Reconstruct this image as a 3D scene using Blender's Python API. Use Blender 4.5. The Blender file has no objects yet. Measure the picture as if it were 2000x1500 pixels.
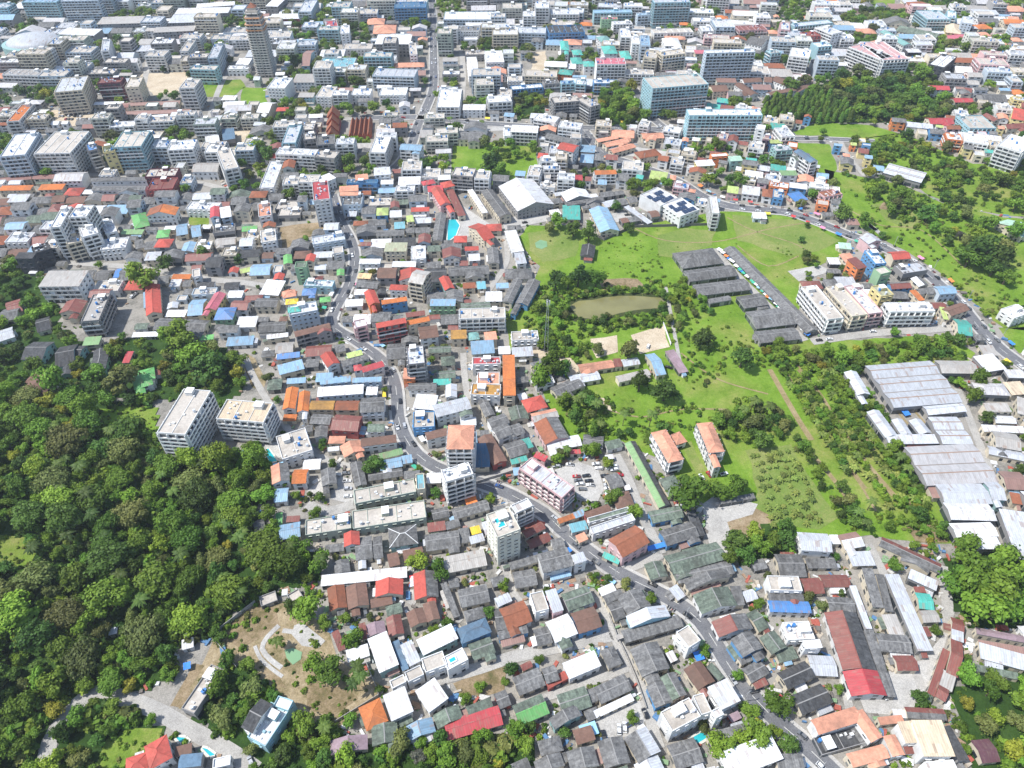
import bpy, math, random
import numpy as np
from mathutils import Vector, Matrix

random.seed(7); RNG = np.random.default_rng(11)
SC = bpy.context.scene
COL = SC.collection

# ------------------------------------------------------------------ camera, sky, sun, exposure
HAZE = 0.00009
CAM_H = 300.0
PITCH = math.radians(44.0)
FPX = 1389.0                      # focal length in pixels of the 2000 x 1500 photograph
cam_data = bpy.data.cameras.new('camera')
cam_data.sensor_width = 36.0
cam_data.lens = 36.0 * FPX / 2000.0
cam_data.clip_start = 1.0
cam_data.clip_end = 60000.0
cam = bpy.data.objects.new('camera', cam_data); COL.objects.link(cam)
cam.location = (0, 0, CAM_H)
cam.rotation_euler = (math.pi / 2 - PITCH, 0, 0)
SC.camera = cam

SHADOW = Vector((0.62, 0.09, -1.0))          # the way the sunlight travels
world = bpy.data.worlds.new('World'); SC.world = world; world.use_nodes = True
wn = world.node_tree
sky = wn.nodes.new('ShaderNodeTexSky'); sky.sky_type = 'NISHITA'; sky.sun_disc = False
sky.sun_elevation = math.atan2(1.0, math.hypot(SHADOW.x, SHADOW.y))
sky.sun_rotation = math.atan2(-SHADOW.x, -SHADOW.y)
sky.altitude = 200; sky.air_density = 1.0; sky.dust_density = 1.0; sky.ozone_density = 1.0
bg = wn.nodes['Background']; bg.inputs['Strength'].default_value = 0.15
wn.links.new(sky.outputs['Color'], bg.inputs['Color'])
sun_data = bpy.data.lights.new('sun', 'SUN'); sun_data.energy = 4.0
sun_data.angle = math.radians(0.53); sun_data.color = (1.0, 0.99, 0.972)
sun = bpy.data.objects.new('sun', sun_data); COL.objects.link(sun)
sun.rotation_euler = SHADOW.to_track_quat('-Z', 'Y').to_euler()
sun.location = (-200, 0, 500)
SC.view_settings.view_transform = 'Standard'; SC.view_settings.look = 'None'
SC.view_settings.gamma = 1.0; SC.view_settings.exposure = 0.54
SC.view_settings.use_curve_mapping = False
SC.cycles.use_denoising = True
SC.cycles.max_bounces = 5; SC.cycles.diffuse_bounces = 3; SC.cycles.glossy_bounces = 2
SC.cycles.transmission_bounces = 2; SC.cycles.transparent_max_bounces = 4

# ------------------------------------------------------------------ survey: photograph pixel -> place
SP, CP = math.sin(PITCH), math.cos(PITCH)
def hill_z(x, y):
    return 22.0 * math.exp(-((x + 330) / 90.0) ** 2 - ((y - 190) / 110.0) ** 2)
def at(u, v, z=None):
    """Point at height z (or on the ground) seen at pixel u, v."""
    xc, yc = (u - 1000.0) / FPX, -(v - 750.0) / FPX
    dx, dy, dz = xc, CP + yc * SP, -SP + yc * CP
    if z is not None:
        t = (z - CAM_H) / dz
        return Vector((dx * t, dy * t, z))
    zz = 0.0
    for _ in range(6):
        t = (zz - CAM_H) / dz
        zz = hill_z(dx * t, dy * t)
    return Vector((dx * t, dy * t, zz))
def to_px(p):
    x, y, z = p[0], p[1], p[2] - CAM_H
    d = y * CP - z * SP
    up = y * SP + z * CP
    if d < 1: return (-9999, -9999, 1)
    return (1000 + FPX * x / d, 750 - FPX * up / d, d)

# ------------------------------------------------------------------ materials
MATS = {}
def _nodes(name):
    m = bpy.data.materials.new(name); m.use_nodes = True
    nt = m.node_tree; b = nt.nodes['Principled BSDF']
    return m, nt, b
def N(nt, t, **kw):
    n = nt.nodes.new(t)
    for k, v in kw.items():
        if k.startswith('i_'): n.inputs[int(k[2:])].default_value = v
        else: setattr(n, k, v)
    return n
def coords(nt, obj_random=True):
    tc = N(nt, 'ShaderNodeTexCoord'); oi = N(nt, 'ShaderNodeObjectInfo')
    if not obj_random: return tc.outputs['Object'], oi
    vm = N(nt, 'ShaderNodeVectorMath', operation='MULTIPLY_ADD')
    cb = N(nt, 'ShaderNodeCombineXYZ')
    nt.links.new(oi.outputs['Random'], cb.inputs[0]); nt.links.new(oi.outputs['Random'], cb.inputs[1])
    nt.links.new(cb.outputs[0], vm.inputs[0]); vm.inputs[1].default_value = (170, 310, 0)
    nt.links.new(tc.outputs['Object'], vm.inputs[2])
    return vm.outputs[0], oi
def ramp(nt, fac, stops):
    r = N(nt, 'ShaderNodeValToRGB'); e = r.color_ramp.elements
    while len(e) < len(stops): e.new(0.5)
    for el, (p, c) in zip(e, stops):
        el.position = p; el.color = (*c, 1) if len(c) == 3 else c
    nt.links.new(fac, r.inputs[0]); return r.outputs[0]
def mixc(nt, fac, a, b, mode='MIX'):
    n = N(nt, 'ShaderNodeMix', data_type='RGBA', blend_type=mode)
    for sock, v in ((n.inputs['Factor'], fac), (n.inputs['A'], a), (n.inputs['B'], b)):
        if hasattr(v, 'is_output'): nt.links.new(v, sock)
        elif isinstance(v, (int, float)): sock.default_value = v
        else: sock.default_value = (*v, 1)
    return n.outputs['Result']
def noise(nt, vec, scale, detail=3, rough=0.6):
    n = N(nt, 'ShaderNodeTexNoise'); n.inputs['Scale'].default_value = scale
    n.inputs['Detail'].default_value = detail; n.inputs['Roughness'].default_value = rough
    nt.links.new(vec, n.inputs['Vector']); return n.outputs['Fac']
def maprange(nt, v, a, b, c, d):
    n = N(nt, 'ShaderNodeMapRange'); nt.links.new(v, n.inputs[0])
    for i, x in enumerate((a, b, c, d)): n.inputs[i + 1].default_value = x
    return n.outputs[0]
def scaled(c, k): return tuple(min(1, x * k) for x in c)

ROOF = {  # code: (colour, surface)
 'k': ((.172, .170, .166), 'fibre'), 'K': ((.075, .077, .08), 'fibre'), 'G': ((.15, .185, .145), 'fibre'),
 'w': ((.74, .74, .73), 'metal'), 'l': ((.54, .56, .58), 'metal'), 'L': ((.52, .505, .495), 'metal'), 'b': ((.07, .24, .55), 'metal'),
 'b2': ((.05, .16, .27), 'metal'), 'b3': ((.12, .27, .55), 'metal'), 'c': ((.17, .43, .49), 'metal'), 'c2': ((.25, .41, .54), 'metal'),
 'g': ((.13, .42, .11), 'metal'), 'g2': ((.22, .38, .16), 'metal'), 'r': ((.50, .055, .065), 'metal'), 'r2': ((.50, .10, .075), 'tile'),
 'R': ((.22, .065, .05), 'metal'), 'R2': ((.33, .19, .155), 'metal'), 'o': ((.60, .19, .06), 'tile'), 's': ((.66, .31, .20), 'tile'),
 't': ((.47, .425, .365), 'slab'), 't2': ((.43, .405, .365), 'metal'), 'T': ((.30, .11, .06), 'tile'), 'T2': ((.20, .115, .085), 'tile'),
 'p': ((.60, .17, .21), 'tile'), 'y': ((.85, .60, .03), 'metal'), 'y2': ((.45, .55, .17), 'metal'), 'y3': ((.42, .43, .28), 'metal'),
 'm': ((.07, .42, .34), 'metal'), 'm2': ((.18, .38, .35), 'metal'), 'm3': ((.42, .62, .47), 'metal'), 'v': ((.30, .215, .235), 'tile'),
 'V': ((.12, .045, .06), 'metal'), 'e': ((.68, .55, .38), 'metal'), 'e2': ((.70, .50, .25), 'metal'), 'O': ((.46, .25, .07), 'tile'),
 'B': ((.13, .21, .29), 'tile'), 'q': ((.62, .36, .34), 'metal'),
}
RNAME = {'k': 'grey', 'K': 'charcoal', 'G': 'mossy green-grey', 'w': 'white', 'l': 'pale grey', 'L': 'warm grey', 'b': 'blue', 'b2': 'dark blue', 'b3': 'bright blue',
 'c': 'turquoise', 'c2': 'light blue', 'g': 'green', 'g2': 'dull green', 'r': 'red', 'r2': 'brick red', 'R': 'maroon', 'R2': 'rusty', 'o': 'orange', 's': 'salmon',
 't': 'stained beige', 't2': 'beige', 'T': 'terracotta', 'T2': 'brown', 'p': 'pinkish red', 'y': 'yellow', 'y2': 'lime green', 'y3': 'olive', 'm': 'teal', 'm2': 'dusty teal',
 'm3': 'mint', 'v': 'mauve', 'V': 'dark maroon', 'e': 'cream', 'e2': 'ochre', 'O': 'mustard', 'B': 'slate blue', 'q': 'dusty pink'}
WALL = {'w': (.74, .73, .70), 'e': (.66, .58, .44), 'p': (.66, .44, .43), 'b': (.12, .30, .52), 'g': (.32, .50, .30), 'k': (.30, .29, .28), 'o': (.72, .24, .09),
 'r': (.40, .10, .09), 'y': (.72, .60, .28), 'm': (.27, .42, .40), 'l': (.50, .57, .62), 'c': (.34, .52, .56), 'R': (.16, .05, .07), 'K': (.06, .065, .075), 'G': (.42, .46, .38), 'H': (.60, .59, .50)}
WNAME = {'w': 'white', 'e': 'cream', 'p': 'pink', 'b': 'blue', 'g': 'green', 'k': 'grey', 'o': 'orange', 'r': 'red', 'y': 'yellow', 'm': 'teal', 'l': 'pale blue', 'c': 'blue-green',
 'R': 'maroon', 'K': 'charcoal', 'G': 'grey-green', 'H': 'off-white'}

def roof_mat(code, axis='x'):
    key = 'roof_%s_%s' % (code, axis)
    if key in MATS: return MATS[key]
    col, surf = ROOF[code]
    m, nt, b = _nodes(key); vec, oi = coords(nt)
    big = noise(nt, vec, 0.09, 4); fine = noise(nt, vec, 0.8, 4, 0.7)
    base = mixc(nt, maprange(nt, oi.outputs['Random'], 0, 1, 0, 1), scaled(col, .84), scaled(col, 1.14))
    if surf == 'fibre':
        c = mixc(nt, maprange(nt, fine, .3, .7, 0, 1), (.52, .52, .53), (1.35, 1.33, 1.28))
        c = mixc(nt, 1.0, base, c, 'MULTIPLY')
        c = mixc(nt, maprange(nt, big, .52, .72, 0, .65), c, (.075, .07, .062))
    elif surf == 'slab':
        c = mixc(nt, maprange(nt, fine, .3, .72, 0, 1), scaled(col, 1.25), scaled(col, .62))
        c = mixc(nt, .45, c, base)
        c = mixc(nt, maprange(nt, big, .5, .75, 0, .6), c, (.20, .165, .13))
    elif surf == 'tile':
        c = mixc(nt, maprange(nt, fine, .3, .7, 0, 1), (.78, .78, .78), (1.15, 1.15, 1.15))
        c = mixc(nt, 1.0, base, c, 'MULTIPLY')
        c = mixc(nt, maprange(nt, big, .48, .75, 0, .62), c, (.115, .085, .065))
    else:
        c = mixc(nt, maprange(nt, fine, .35, .75, 0, .22), base, (.20, .15, .11))
        c = mixc(nt, maprange(nt, big, .58, .78, 0, .4), c, (.22, .17, .13))
    # sheet joints running down the slope
    if surf != 'slab':
        tc = N(nt, 'ShaderNodeTexCoord')
        sn = N(nt, 'ShaderNodeVectorMath', operation='SNAP'); nt.links.new(vec, sn.inputs[0])
        sn.inputs[1].default_value = (1.1, 3.4, 50) if axis == 'x' else (3.4, 1.1, 50)
        wn_ = N(nt, 'ShaderNodeTexWhiteNoise', noise_dimensions='3D'); nt.links.new(sn.outputs[0], wn_.inputs['Vector'])
        k_ = {'metal': (.86, 1.08), 'fibre': (.74, 1.22), 'tile': (.93, 1.06)}[surf]
        sc_ = N(nt, 'ShaderNodeVectorMath', operation='SCALE'); nt.links.new(c, sc_.inputs[0]); nt.links.new(maprange(nt, wn_.outputs['Value'], 0, 1, *k_), sc_.inputs['Scale']); c = sc_.outputs[0]
        if surf == 'metal':
            old = maprange(nt, wn_.outputs['Value'], .955, .96, 0, .55); c = mixc(nt, old, c, (.26, .17, .12))
            mp2 = N(nt, 'ShaderNodeMapping'); mp2.inputs['Scale'].default_value = (1, .12, 1) if axis == 'x' else (.12, 1, 1); nt.links.new(vec, mp2.inputs[0])
            st = noise(nt, mp2.outputs[0], .9, 4, .7); c = mixc(nt, maprange(nt, st, .52, .74, 0, .55), c, (.27, .19, .14))
        w = N(nt, 'ShaderNodeTexWave', wave_type='BANDS', bands_direction='X' if axis == 'x' else 'Y', wave_profile='SIN')
        w.inputs['Scale'].default_value = 0.31 if surf != 'tile' else 0.9
        w.inputs['Distortion'].default_value = 0.25; w.inputs['Detail'].default_value = 1.0
        nt.links.new(tc.outputs['Object'], w.inputs['Vector'])
        c = mixc(nt, maprange(nt, w.outputs['Fac'], 0, 1, .0, .16), c, (.10, .09, .08))
        bp = N(nt, 'ShaderNodeBump'); bp.inputs['Strength'].default_value = .35; bp.inputs['Distance'].default_value = .08
        nt.links.new(w.outputs['Fac'], bp.inputs['Height']); nt.links.new(bp.outputs[0], b.inputs['Normal'])
    nt.links.new(c, b.inputs['Base Color'])
    b.inputs['Roughness'].default_value = .55 if surf == 'metal' else .9
    b.inputs['Specular IOR Level'].default_value = .4 if surf == 'metal' else .2
    MATS[key] = m; return m

def wall_mat(code):
    key = 'wall_' + code
    if key in MATS: return MATS[key]
    col = WALL[code]
    m, nt, b = _nodes(key); vec, oi = coords(nt)
    mp = N(nt, 'ShaderNodeMapping'); mp.inputs['Scale'].default_value = (1, 1, .18); nt.links.new(vec, mp.inputs[0])
    streak = noise(nt, mp.outputs[0], .9, 4, .65); blot = noise(nt, vec, .22, 3)
    base = mixc(nt, oi.outputs['Random'], scaled(col, .86), scaled(col, 1.1))
    c = mixc(nt, maprange(nt, streak, .5, .8, 0, .45), base, scaled(col, .5))
    c = mixc(nt, maprange(nt, blot, .45, .75, 0, .3), c, (.26, .23, .19))
    nt.links.new(c, b.inputs['Base Color']); b.inputs['Roughness'].default_value = .85
    b.inputs['Specular IOR Level'].default_value = .25
    MATS[key] = m; return m

def plain(key, col, rough=.7, spec=.3, var=.15, scale=1.2, metal=0):
    if key in MATS: return MATS[key]
    m, nt, b = _nodes(key); vec, oi = coords(nt)
    n = noise(nt, vec, scale, 3)
    c = mixc(nt, maprange(nt, n, .3, .7, 0, 1), scaled(col, 1 - var), scaled(col, 1 + var))
    nt.links.new(c, b.inputs['Base Color']); b.inputs['Roughness'].default_value = rough
    b.inputs['Specular IOR Level'].default_value = spec; b.inputs['Metallic'].default_value = metal
    MATS[key] = m; return m

def ground_mat(key, stops, scale=.02, fine=.35, rough=.95, bump=.0, stops2=None):
    """Ground cover: two noise sizes choose between the stops."""
    if key in MATS: return MATS[key]
    m, nt, b = _nodes(key); tc = N(nt, 'ShaderNodeTexCoord'); vec = tc.outputs['Object']
    a = noise(nt, vec, scale, 6, .68); f = noise(nt, vec, fine, 4, .7)
    mx = N(nt, 'ShaderNodeMath', operation='MULTIPLY_ADD'); nt.links.new(f, mx.inputs[0]); mx.inputs[1].default_value = .45
    sh = N(nt, 'ShaderNodeMath', operation='SUBTRACT'); nt.links.new(a, sh.inputs[0]); sh.inputs[1].default_value = .22
    nt.links.new(sh.outputs[0], mx.inputs[2])
    c = ramp(nt, mx.outputs[0], stops)
    if stops2:
        s = noise(nt, vec, scale * .35, 3, .6)
        c = mixc(nt, maprange(nt, s, .5, .62, 0, 1), c, ramp(nt, mx.outputs[0], stops2))
    g = noise(nt, vec, 2.2, 4, .75)
    gm_ = N(nt, 'ShaderNodeVectorMath', operation='SCALE'); nt.links.new(c, gm_.inputs[0]); nt.links.new(maprange(nt, g, .28, .72, .62, 1.34), gm_.inputs['Scale']); c = gm_.outputs[0]
    nt.links.new(c, b.inputs['Base Color']); b.inputs['Roughness'].default_value = rough
    b.inputs['Specular IOR Level'].default_value = .15
    if bump:
        bp = N(nt, 'ShaderNodeBump'); bp.inputs['Strength'].default_value = bump; bp.inputs['Distance'].default_value = .5
        nt.links.new(f, bp.inputs['Height']); nt.links.new(bp.outputs[0], b.inputs['Normal'])
    MATS[key] = m; return m

def leaf_mat(key, dark, light, trans=.25):
    if key in MATS: return MATS[key]
    m, nt, b = _nodes(key)
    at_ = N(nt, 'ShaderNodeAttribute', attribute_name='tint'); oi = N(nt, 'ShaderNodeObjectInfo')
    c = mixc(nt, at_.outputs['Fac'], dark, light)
    h = N(nt, 'ShaderNodeHueSaturation')
    nt.links.new(maprange(nt, oi.outputs['Random'], 0, 1, .474, .514), h.inputs['Hue'])
    mul = N(nt, 'ShaderNodeMath', operation='MULTIPLY'); mul.inputs[1].default_value = 7.31
    fr = N(nt, 'ShaderNodeMath', operation='FRACT'); nt.links.new(oi.outputs['Random'], mul.inputs[0]); nt.links.new(mul.outputs[0], fr.inputs[0])
    nt.links.new(maprange(nt, fr.outputs[0], 0, 1, .66, 1.6), h.inputs['Value'])
    h.inputs['Saturation'].default_value = 1.0
    nt.links.new(c, h.inputs['Color']); nt.links.new(h.outputs[0], b.inputs['Base Color'])
    b.inputs['Roughness'].default_value = .6; b.inputs['Specular IOR Level'].default_value = .25
    t = N(nt, 'ShaderNodeBsdfTranslucent'); nt.links.new(h.outputs[0], t.inputs[0])
    ms = N(nt, 'ShaderNodeMixShader'); ms.inputs[0].default_value = trans
    nt.links.new(b.outputs[0], ms.inputs[1]); nt.links.new(t.outputs[0], ms.inputs[2])
    nt.links.new(ms.outputs[0], nt.nodes['Material Output'].inputs['Surface'])
    MATS[key] = m; return m

def water_mat(key, col, rough=.08):
    if key in MATS: return MATS[key]
    m, nt, b = _nodes(key); tc = N(nt, 'ShaderNodeTexCoord')
    n = noise(nt, tc.outputs['Object'], .05, 3); f = noise(nt, tc.outputs['Object'], 1.2, 2)
    c = mixc(nt, maprange(nt, n, .35, .65, 0, 1), scaled(col, .85), scaled(col, 1.12))
    nt.links.new(c, b.inputs['Base Color']); b.inputs['Roughness'].default_value = rough
    bp = N(nt, 'ShaderNodeBump'); bp.inputs['Strength'].default_value = .08; bp.inputs['Distance'].default_value = .05
    nt.links.new(f, bp.inputs['Height']); nt.links.new(bp.outputs[0], b.inputs['Normal'])
    MATS[key] = m; return m

def glass_mat():
    if 'glass' in MATS: return MATS['glass']
    m, nt, b = _nodes('glass'); vec, oi = coords(nt)
    sn = N(nt, 'ShaderNodeVectorMath', operation='SNAP'); nt.links.new(vec, sn.inputs[0]); sn.inputs[1].default_value = (3.3, 3.3, 3.0)
    wn_ = N(nt, 'ShaderNodeTexWhiteNoise', noise_dimensions='3D'); nt.links.new(sn.outputs[0], wn_.inputs['Vector'])
    c = ramp(nt, wn_.outputs['Value'], [(.0, (.018, .025, .032)), (.55, (.05, .06, .068)), (.8, (.14, .15, .15)), (.93, (.34, .32, .28))])
    nt.links.new(c, b.inputs['Base Color']); b.inputs['Roughness'].default_value = .12
    MATS['glass'] = m; return m
def solar_mat():
    return plain('solar_glass', (.035, .055, .10), .25, .5)

# ------------------------------------------------------------------ mesh builder
class MB:
    def __init__(s): s.v = []; s.f = []; s.m = []; s.mats = []
    def mi(s, mat):
        if mat not in s.mats: s.mats.append(mat)
        return s.mats.index(mat)
    def add(s, verts, faces, mat):
        o = len(s.v); k = s.mi(mat); s.v.extend(verts)
        for f in faces: s.f.append([i + o for i in f]); s.m.append(k)
    def box(s, x0, x1, y0, y1, z0, z1, mat, bottom=False):
        v = [(x0, y0, z0), (x1, y0, z0), (x1, y1, z0), (x0, y1, z0), (x0, y0, z1), (x1, y0, z1), (x1, y1, z1), (x0, y1, z1)]
        f = [(4, 5, 6, 7), (0, 1, 5, 4), (1, 2, 6, 5), (2, 3, 7, 6), (3, 0, 4, 7)]
        if bottom: f.append((3, 2, 1, 0))
        s.add(v, f, mat)
    def slab(s, pts, t, mat):
        """polygon pts (counter-clockwise from above) thickened downwards by t"""
        n = len(pts); v = list(pts) + [(p[0], p[1], p[2] - t) for p in pts]
        f = [tuple(range(n)), tuple(range(2 * n - 1, n - 1, -1))]
        for i in range(n): j = (i + 1) % n; f.append((i, i + n, j + n, j))
        s.add(v, f, mat)
    def cyl(s, x, y, z0, z1, r, mat, n=10, r1=None):
        r1 = r if r1 is None else r1
        v = [(x + r * math.cos(2 * math.pi * i / n), y + r * math.sin(2 * math.pi * i / n), z0) for i in range(n)]
        v += [(x + r1 * math.cos(2 * math.pi * i / n), y + r1 * math.sin(2 * math.pi * i / n), z1) for i in range(n)]
        f = [(i, (i + 1) % n, n + (i + 1) % n, n + i) for i in range(n)] + [tuple(range(n, 2 * n))]
        s.add(v, f, mat)
    def mesh(s, name):
        me = bpy.data.meshes.new(name); me.from_pydata(s.v, [], s.f)
        for m in s.mats: me.materials.append(m)
        if len(s.mats) > 1: me.polygons.foreach_set('material_index', s.m)
        me.update(); return me
    def build(s, name, parent=None, kind=None):
        if not s.f: return None
        o = bpy.data.objects.new(name, s.mesh(name)); COL.objects.link(o)
        if parent: o.parent = parent
        if kind: o['kind'] = kind
        return o

def empty(name, loc, rz=0.0):
    o = bpy.data.objects.new(name, None); COL.objects.link(o)
    o.location = loc; o.rotation_euler = (0, 0, rz); o.empty_display_size = .5
    return o
def tag(o, label=None, cat=None, group=None, kind=None):
    if label: o['label'] = label
    if cat: o['category'] = cat
    if group: o['group'] = group
    if kind: o['kind'] = kind
    return o
def dup(root, loc, rz, scale=None):
    r = root.copy(); COL.objects.link(r); r.location = loc; r.rotation_euler = (0, 0, rz)
    if scale: r.scale = scale
    for ch in root.children:
        c = ch.copy(); COL.objects.link(c); c.parent = r
    return r

# ------------------------------------------------------------------ occupancy raster (1 m cells)
OX, OY, OW, OH = -1300, 40, 2600, 1760
OCC = np.zeros((OH, OW), bool)
def mark_rect(c, ang, L, D, grow=0.0, test=False):
    hx, hy = L / 2 + grow, D / 2 + grow
    r = math.hypot(hx, hy)
    x0, x1 = int(c[0] - r - OX), int(c[0] + r - OX) + 2
    y0, y1 = int(c[1] - r - OY), int(c[1] + r - OY) + 2
    x0, y0 = max(0, x0), max(0, y0); x1, y1 = min(OW, x1), min(OH, y1)
    if x1 <= x0 or y1 <= y0: return 1.0
    X, Y = np.meshgrid(np.arange(x0, x1) + .5 + OX - c[0], np.arange(y0, y1) + .5 + OY - c[1])
    ca, sa = math.cos(ang), math.sin(ang)
    inside = (np.abs(X * ca + Y * sa) <= hx) & (np.abs(-X * sa + Y * ca) <= hy)
    if test:
        k = inside.sum()
        return 1.0 if k == 0 else (OCC[y0:y1, x0:x1] & inside).sum() / k
    OCC[y0:y1, x0:x1] |= inside
def poly_mask(pts):
    P = np.array([(p[0], p[1]) for p in pts])
    x0, y0 = np.floor(P.min(0)).astype(int) - (OX, OY); x1, y1 = np.ceil(P.max(0)).astype(int) - (OX, OY) + 1
    x0, y0 = max(0, x0), max(0, y0); x1, y1 = min(OW, x1), min(OH, y1)
    if x1 <= x0 or y1 <= y0: return None
    X, Y = np.meshgrid(np.arange(x0, x1) + .5 + OX, np.arange(y0, y1) + .5 + OY)
    ins = np.zeros(X.shape, bool)
    for i in range(len(P)):
        (ax, ay), (bx, by) = P[i], P[(i + 1) % len(P)]
        if ay == by: continue
        hit = ((ay > Y) != (by > Y)) & (X < (bx - ax) * (Y - ay) / (by - ay) + ax)
        ins ^= hit
    return x0, y0, x1, y1, ins
def mark_poly(pts):
    r = poly_mask(pts)
    if r: x0, y0, x1, y1, ins = r; OCC[y0:y1, x0:x1] |= ins
def occupied(x, y):
    i, j = int(y - OY), int(x - OX)
    return not (0 <= i < OH and 0 <= j < OW) or OCC[i, j]
# ------------------------------------------------------------------ ground and land cover
G_CITY = ground_mat('ground_town', [(.25, (.10, .098, .08)), (.42, (.215, .20, .172)), (.56, (.315, .29, .25)), (.70, (.25, .235, .205)), (.84, (.11, .125, .06))], .06, .7)
G_SCRUB = ground_mat('ground_scrub', [(.22, (.07, .085, .024)), (.36, (.17, .14, .065)), (.50, (.29, .225, .13)), (.64, (.39, .31, .20)), (.80, (.16, .16, .055))], .09, .6, bump=.5)
G_MEADOW = ground_mat('ground_meadow', [(.22, (.062, .125, .012)), (.40, (.115, .205, .018)), (.55, (.155, .255, .028)), (.72, (.215, .285, .05))], .05, .45, bump=.6,
                      stops2=[(.22, (.08, .125, .018)), (.42, (.15, .215, .03)), (.58, (.225, .25, .06)), (.78, (.31, .275, .11))])
G_LAWN = ground_mat('ground_lawn', [(.25, (.10, .165, .03)), (.45, (.155, .215, .045)), (.62, (.225, .245, .075)), (.8, (.31, .285, .125))], .03, .5, bump=.25)
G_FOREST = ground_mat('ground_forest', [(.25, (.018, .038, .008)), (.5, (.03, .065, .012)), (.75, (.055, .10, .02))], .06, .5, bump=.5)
G_SOIL = ground_mat('ground_soil', [(.25, (.075, .085, .028)), (.40, (.16, .125, .06)), (.55, (.27, .20, .12)), (.68, (.34, .265, .17)), (.82, (.12, .14, .045))], .06, .5, bump=.3)
G_DRY = ground_mat('ground_dry', [(.25, (.17, .15, .06)), (.5, (.28, .215, .11)), (.75, (.35, .28, .16))], .1, .6)
G_SAND = ground_mat('ground_sand', [(.25, (.36, .28, .19)), (.5, (.50, .41, .29)), (.75, (.58, .50, .38))], .08, .6)
G_PAVE = ground_mat('ground_concrete', [(.25, (.30, .285, .26)), (.5, (.42, .40, .365)), (.75, (.50, .48, .44))], .08, .7)
G_ASPH = ground_mat('ground_asphalt', [(.2, (.105, .105, .11)), (.5, (.155, .155, .16)), (.8, (.21, .205, .20))], .12, 1.2, rough=.9)
G_LANE = ground_mat('ground_lane', [(.25, (.27, .255, .23)), (.5, (.37, .35, .315)), (.8, (.44, .415, .37))], .1, .9)

def sheet(name, px, z, mat, kind='structure', mark=True):
    pts = [at(u, v, 0) for u, v in px]
    # fine outline: irregular natural edge
    out = []
    for i, p in enumerate(pts):
        q = pts[(i + 1) % len(pts)]; n = max(1, int((q - p).length / 9))
        for k in range(n):
            r = p.lerp(q, k / n)
            if kind == 'structure' and name in ('meadow', 'bare_soil', 'sand_patch', 'pond_water', 'lawn') and k:
                r = r + Vector((random.uniform(-1.4, 1.4), random.uniform(-1.4, 1.4), 0))
            out.append(r)
    import bmesh
    bm = bmesh.new(); vs = [bm.verts.new((p.x, p.y, z)) for p in out]
    f = bm.faces.new(vs); f.normal_update()
    if f.normal.z < 0: f.normal_flip()
    bmesh.ops.triangulate(bm, faces=[f])
    me = bpy.data.meshes.new(name); bm.to_mesh(me); bm.free(); me.materials.append(mat)
    o = bpy.data.objects.new(name, me); COL.objects.link(o); o['kind'] = kind
    if mark: mark_poly(out)
    return o

# the ground: one sheet to the horizon, finer where the wooded hill rises
xs = sorted(set([-30000, -12000, -5000, -2500, -1400] + list(np.arange(-700, 1, 8.0)) + list(np.arange(0, 1300, 100.0)) + [1400, 2500, 5000, 12000, 30000]))
ys = sorted(set([-30000, -8000, -2000, -600] + list(np.arange(-160, 560, 8.0)) + list(np.arange(560, 1800, 80.0)) + [2500, 5000, 12000, 40000]))
gv = [(x, y, hill_z(x, y)) for y in ys for x in xs]; nx = len(xs)
gf = [(j * nx + i, j * nx + i + 1, (j + 1) * nx + i + 1, (j + 1) * nx + i) for j in range(len(ys) - 1) for i in range(nx - 1)]
gm = bpy.data.meshes.new('ground'); gm.from_pydata(gv, [], gf); gm.materials.append(G_CITY)
ground = bpy.data.objects.new('ground', gm); COL.objects.link(ground); ground['kind'] = 'structure'

FOREST_PX = [
 [(-250, 790), (60, 770), (180, 775), (300, 780), (310, 860), (400, 890), (520, 900), (545, 960), (500, 1000),
  (560, 1060), (640, 1085), (625, 1130), (500, 1170), (430, 1230), (330, 1270), (340, 1330), (240, 1352), (160, 1355), (90, 1430), (85, 1520), (-250, 1600)],
 [(130, 1420), (180, 1375), (250, 1385), (330, 1420), (300, 1440), (250, 1520), (110, 1520)],
 [(400, 1330), (450, 1290), (500, 1310), (560, 1400), (640, 1430), (700, 1440), (740, 1465), (860, 1450), (1000, 1425), (1050, 1440), (1040, 1500), (1000, 1540), (520, 1540), (470, 1470), (380, 1400)],
 [(1835, 1100), (1890, 1075), (1960, 1080), (2010, 1110), (2000, 1225), (1900, 1222), (1850, 1180)],
 [(1850, 1345), (1920, 1300), (2050, 1290), (2080, 1520), (1910, 1520), (1880, 1430)],
 [(1420, 1065), (1500, 1020), (1560, 1040), (1550, 1085), (1450, 1105)],
 [(1495, 195), (1600, 165), (1700, 140), (1800, 150), (1870, 200), (1860, 230), (1790, 250), (1720, 240), (1560, 238), (1480, 240)],
 [(1170, 190), (1230, 180), (1268, 240), (1172, 247)],
 [(1010, 190), (1075, 190), (1060, 225), (1010, 235)],
 [(-60, 520), (40, 520), (110, 560), (120, 640), (190, 690), (250, 660), (330, 640), (470, 690), (480, 760), (430, 790), (300, 780), (180, 775), (60, 770), (-250, 790), (-250, 600)],
]
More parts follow.
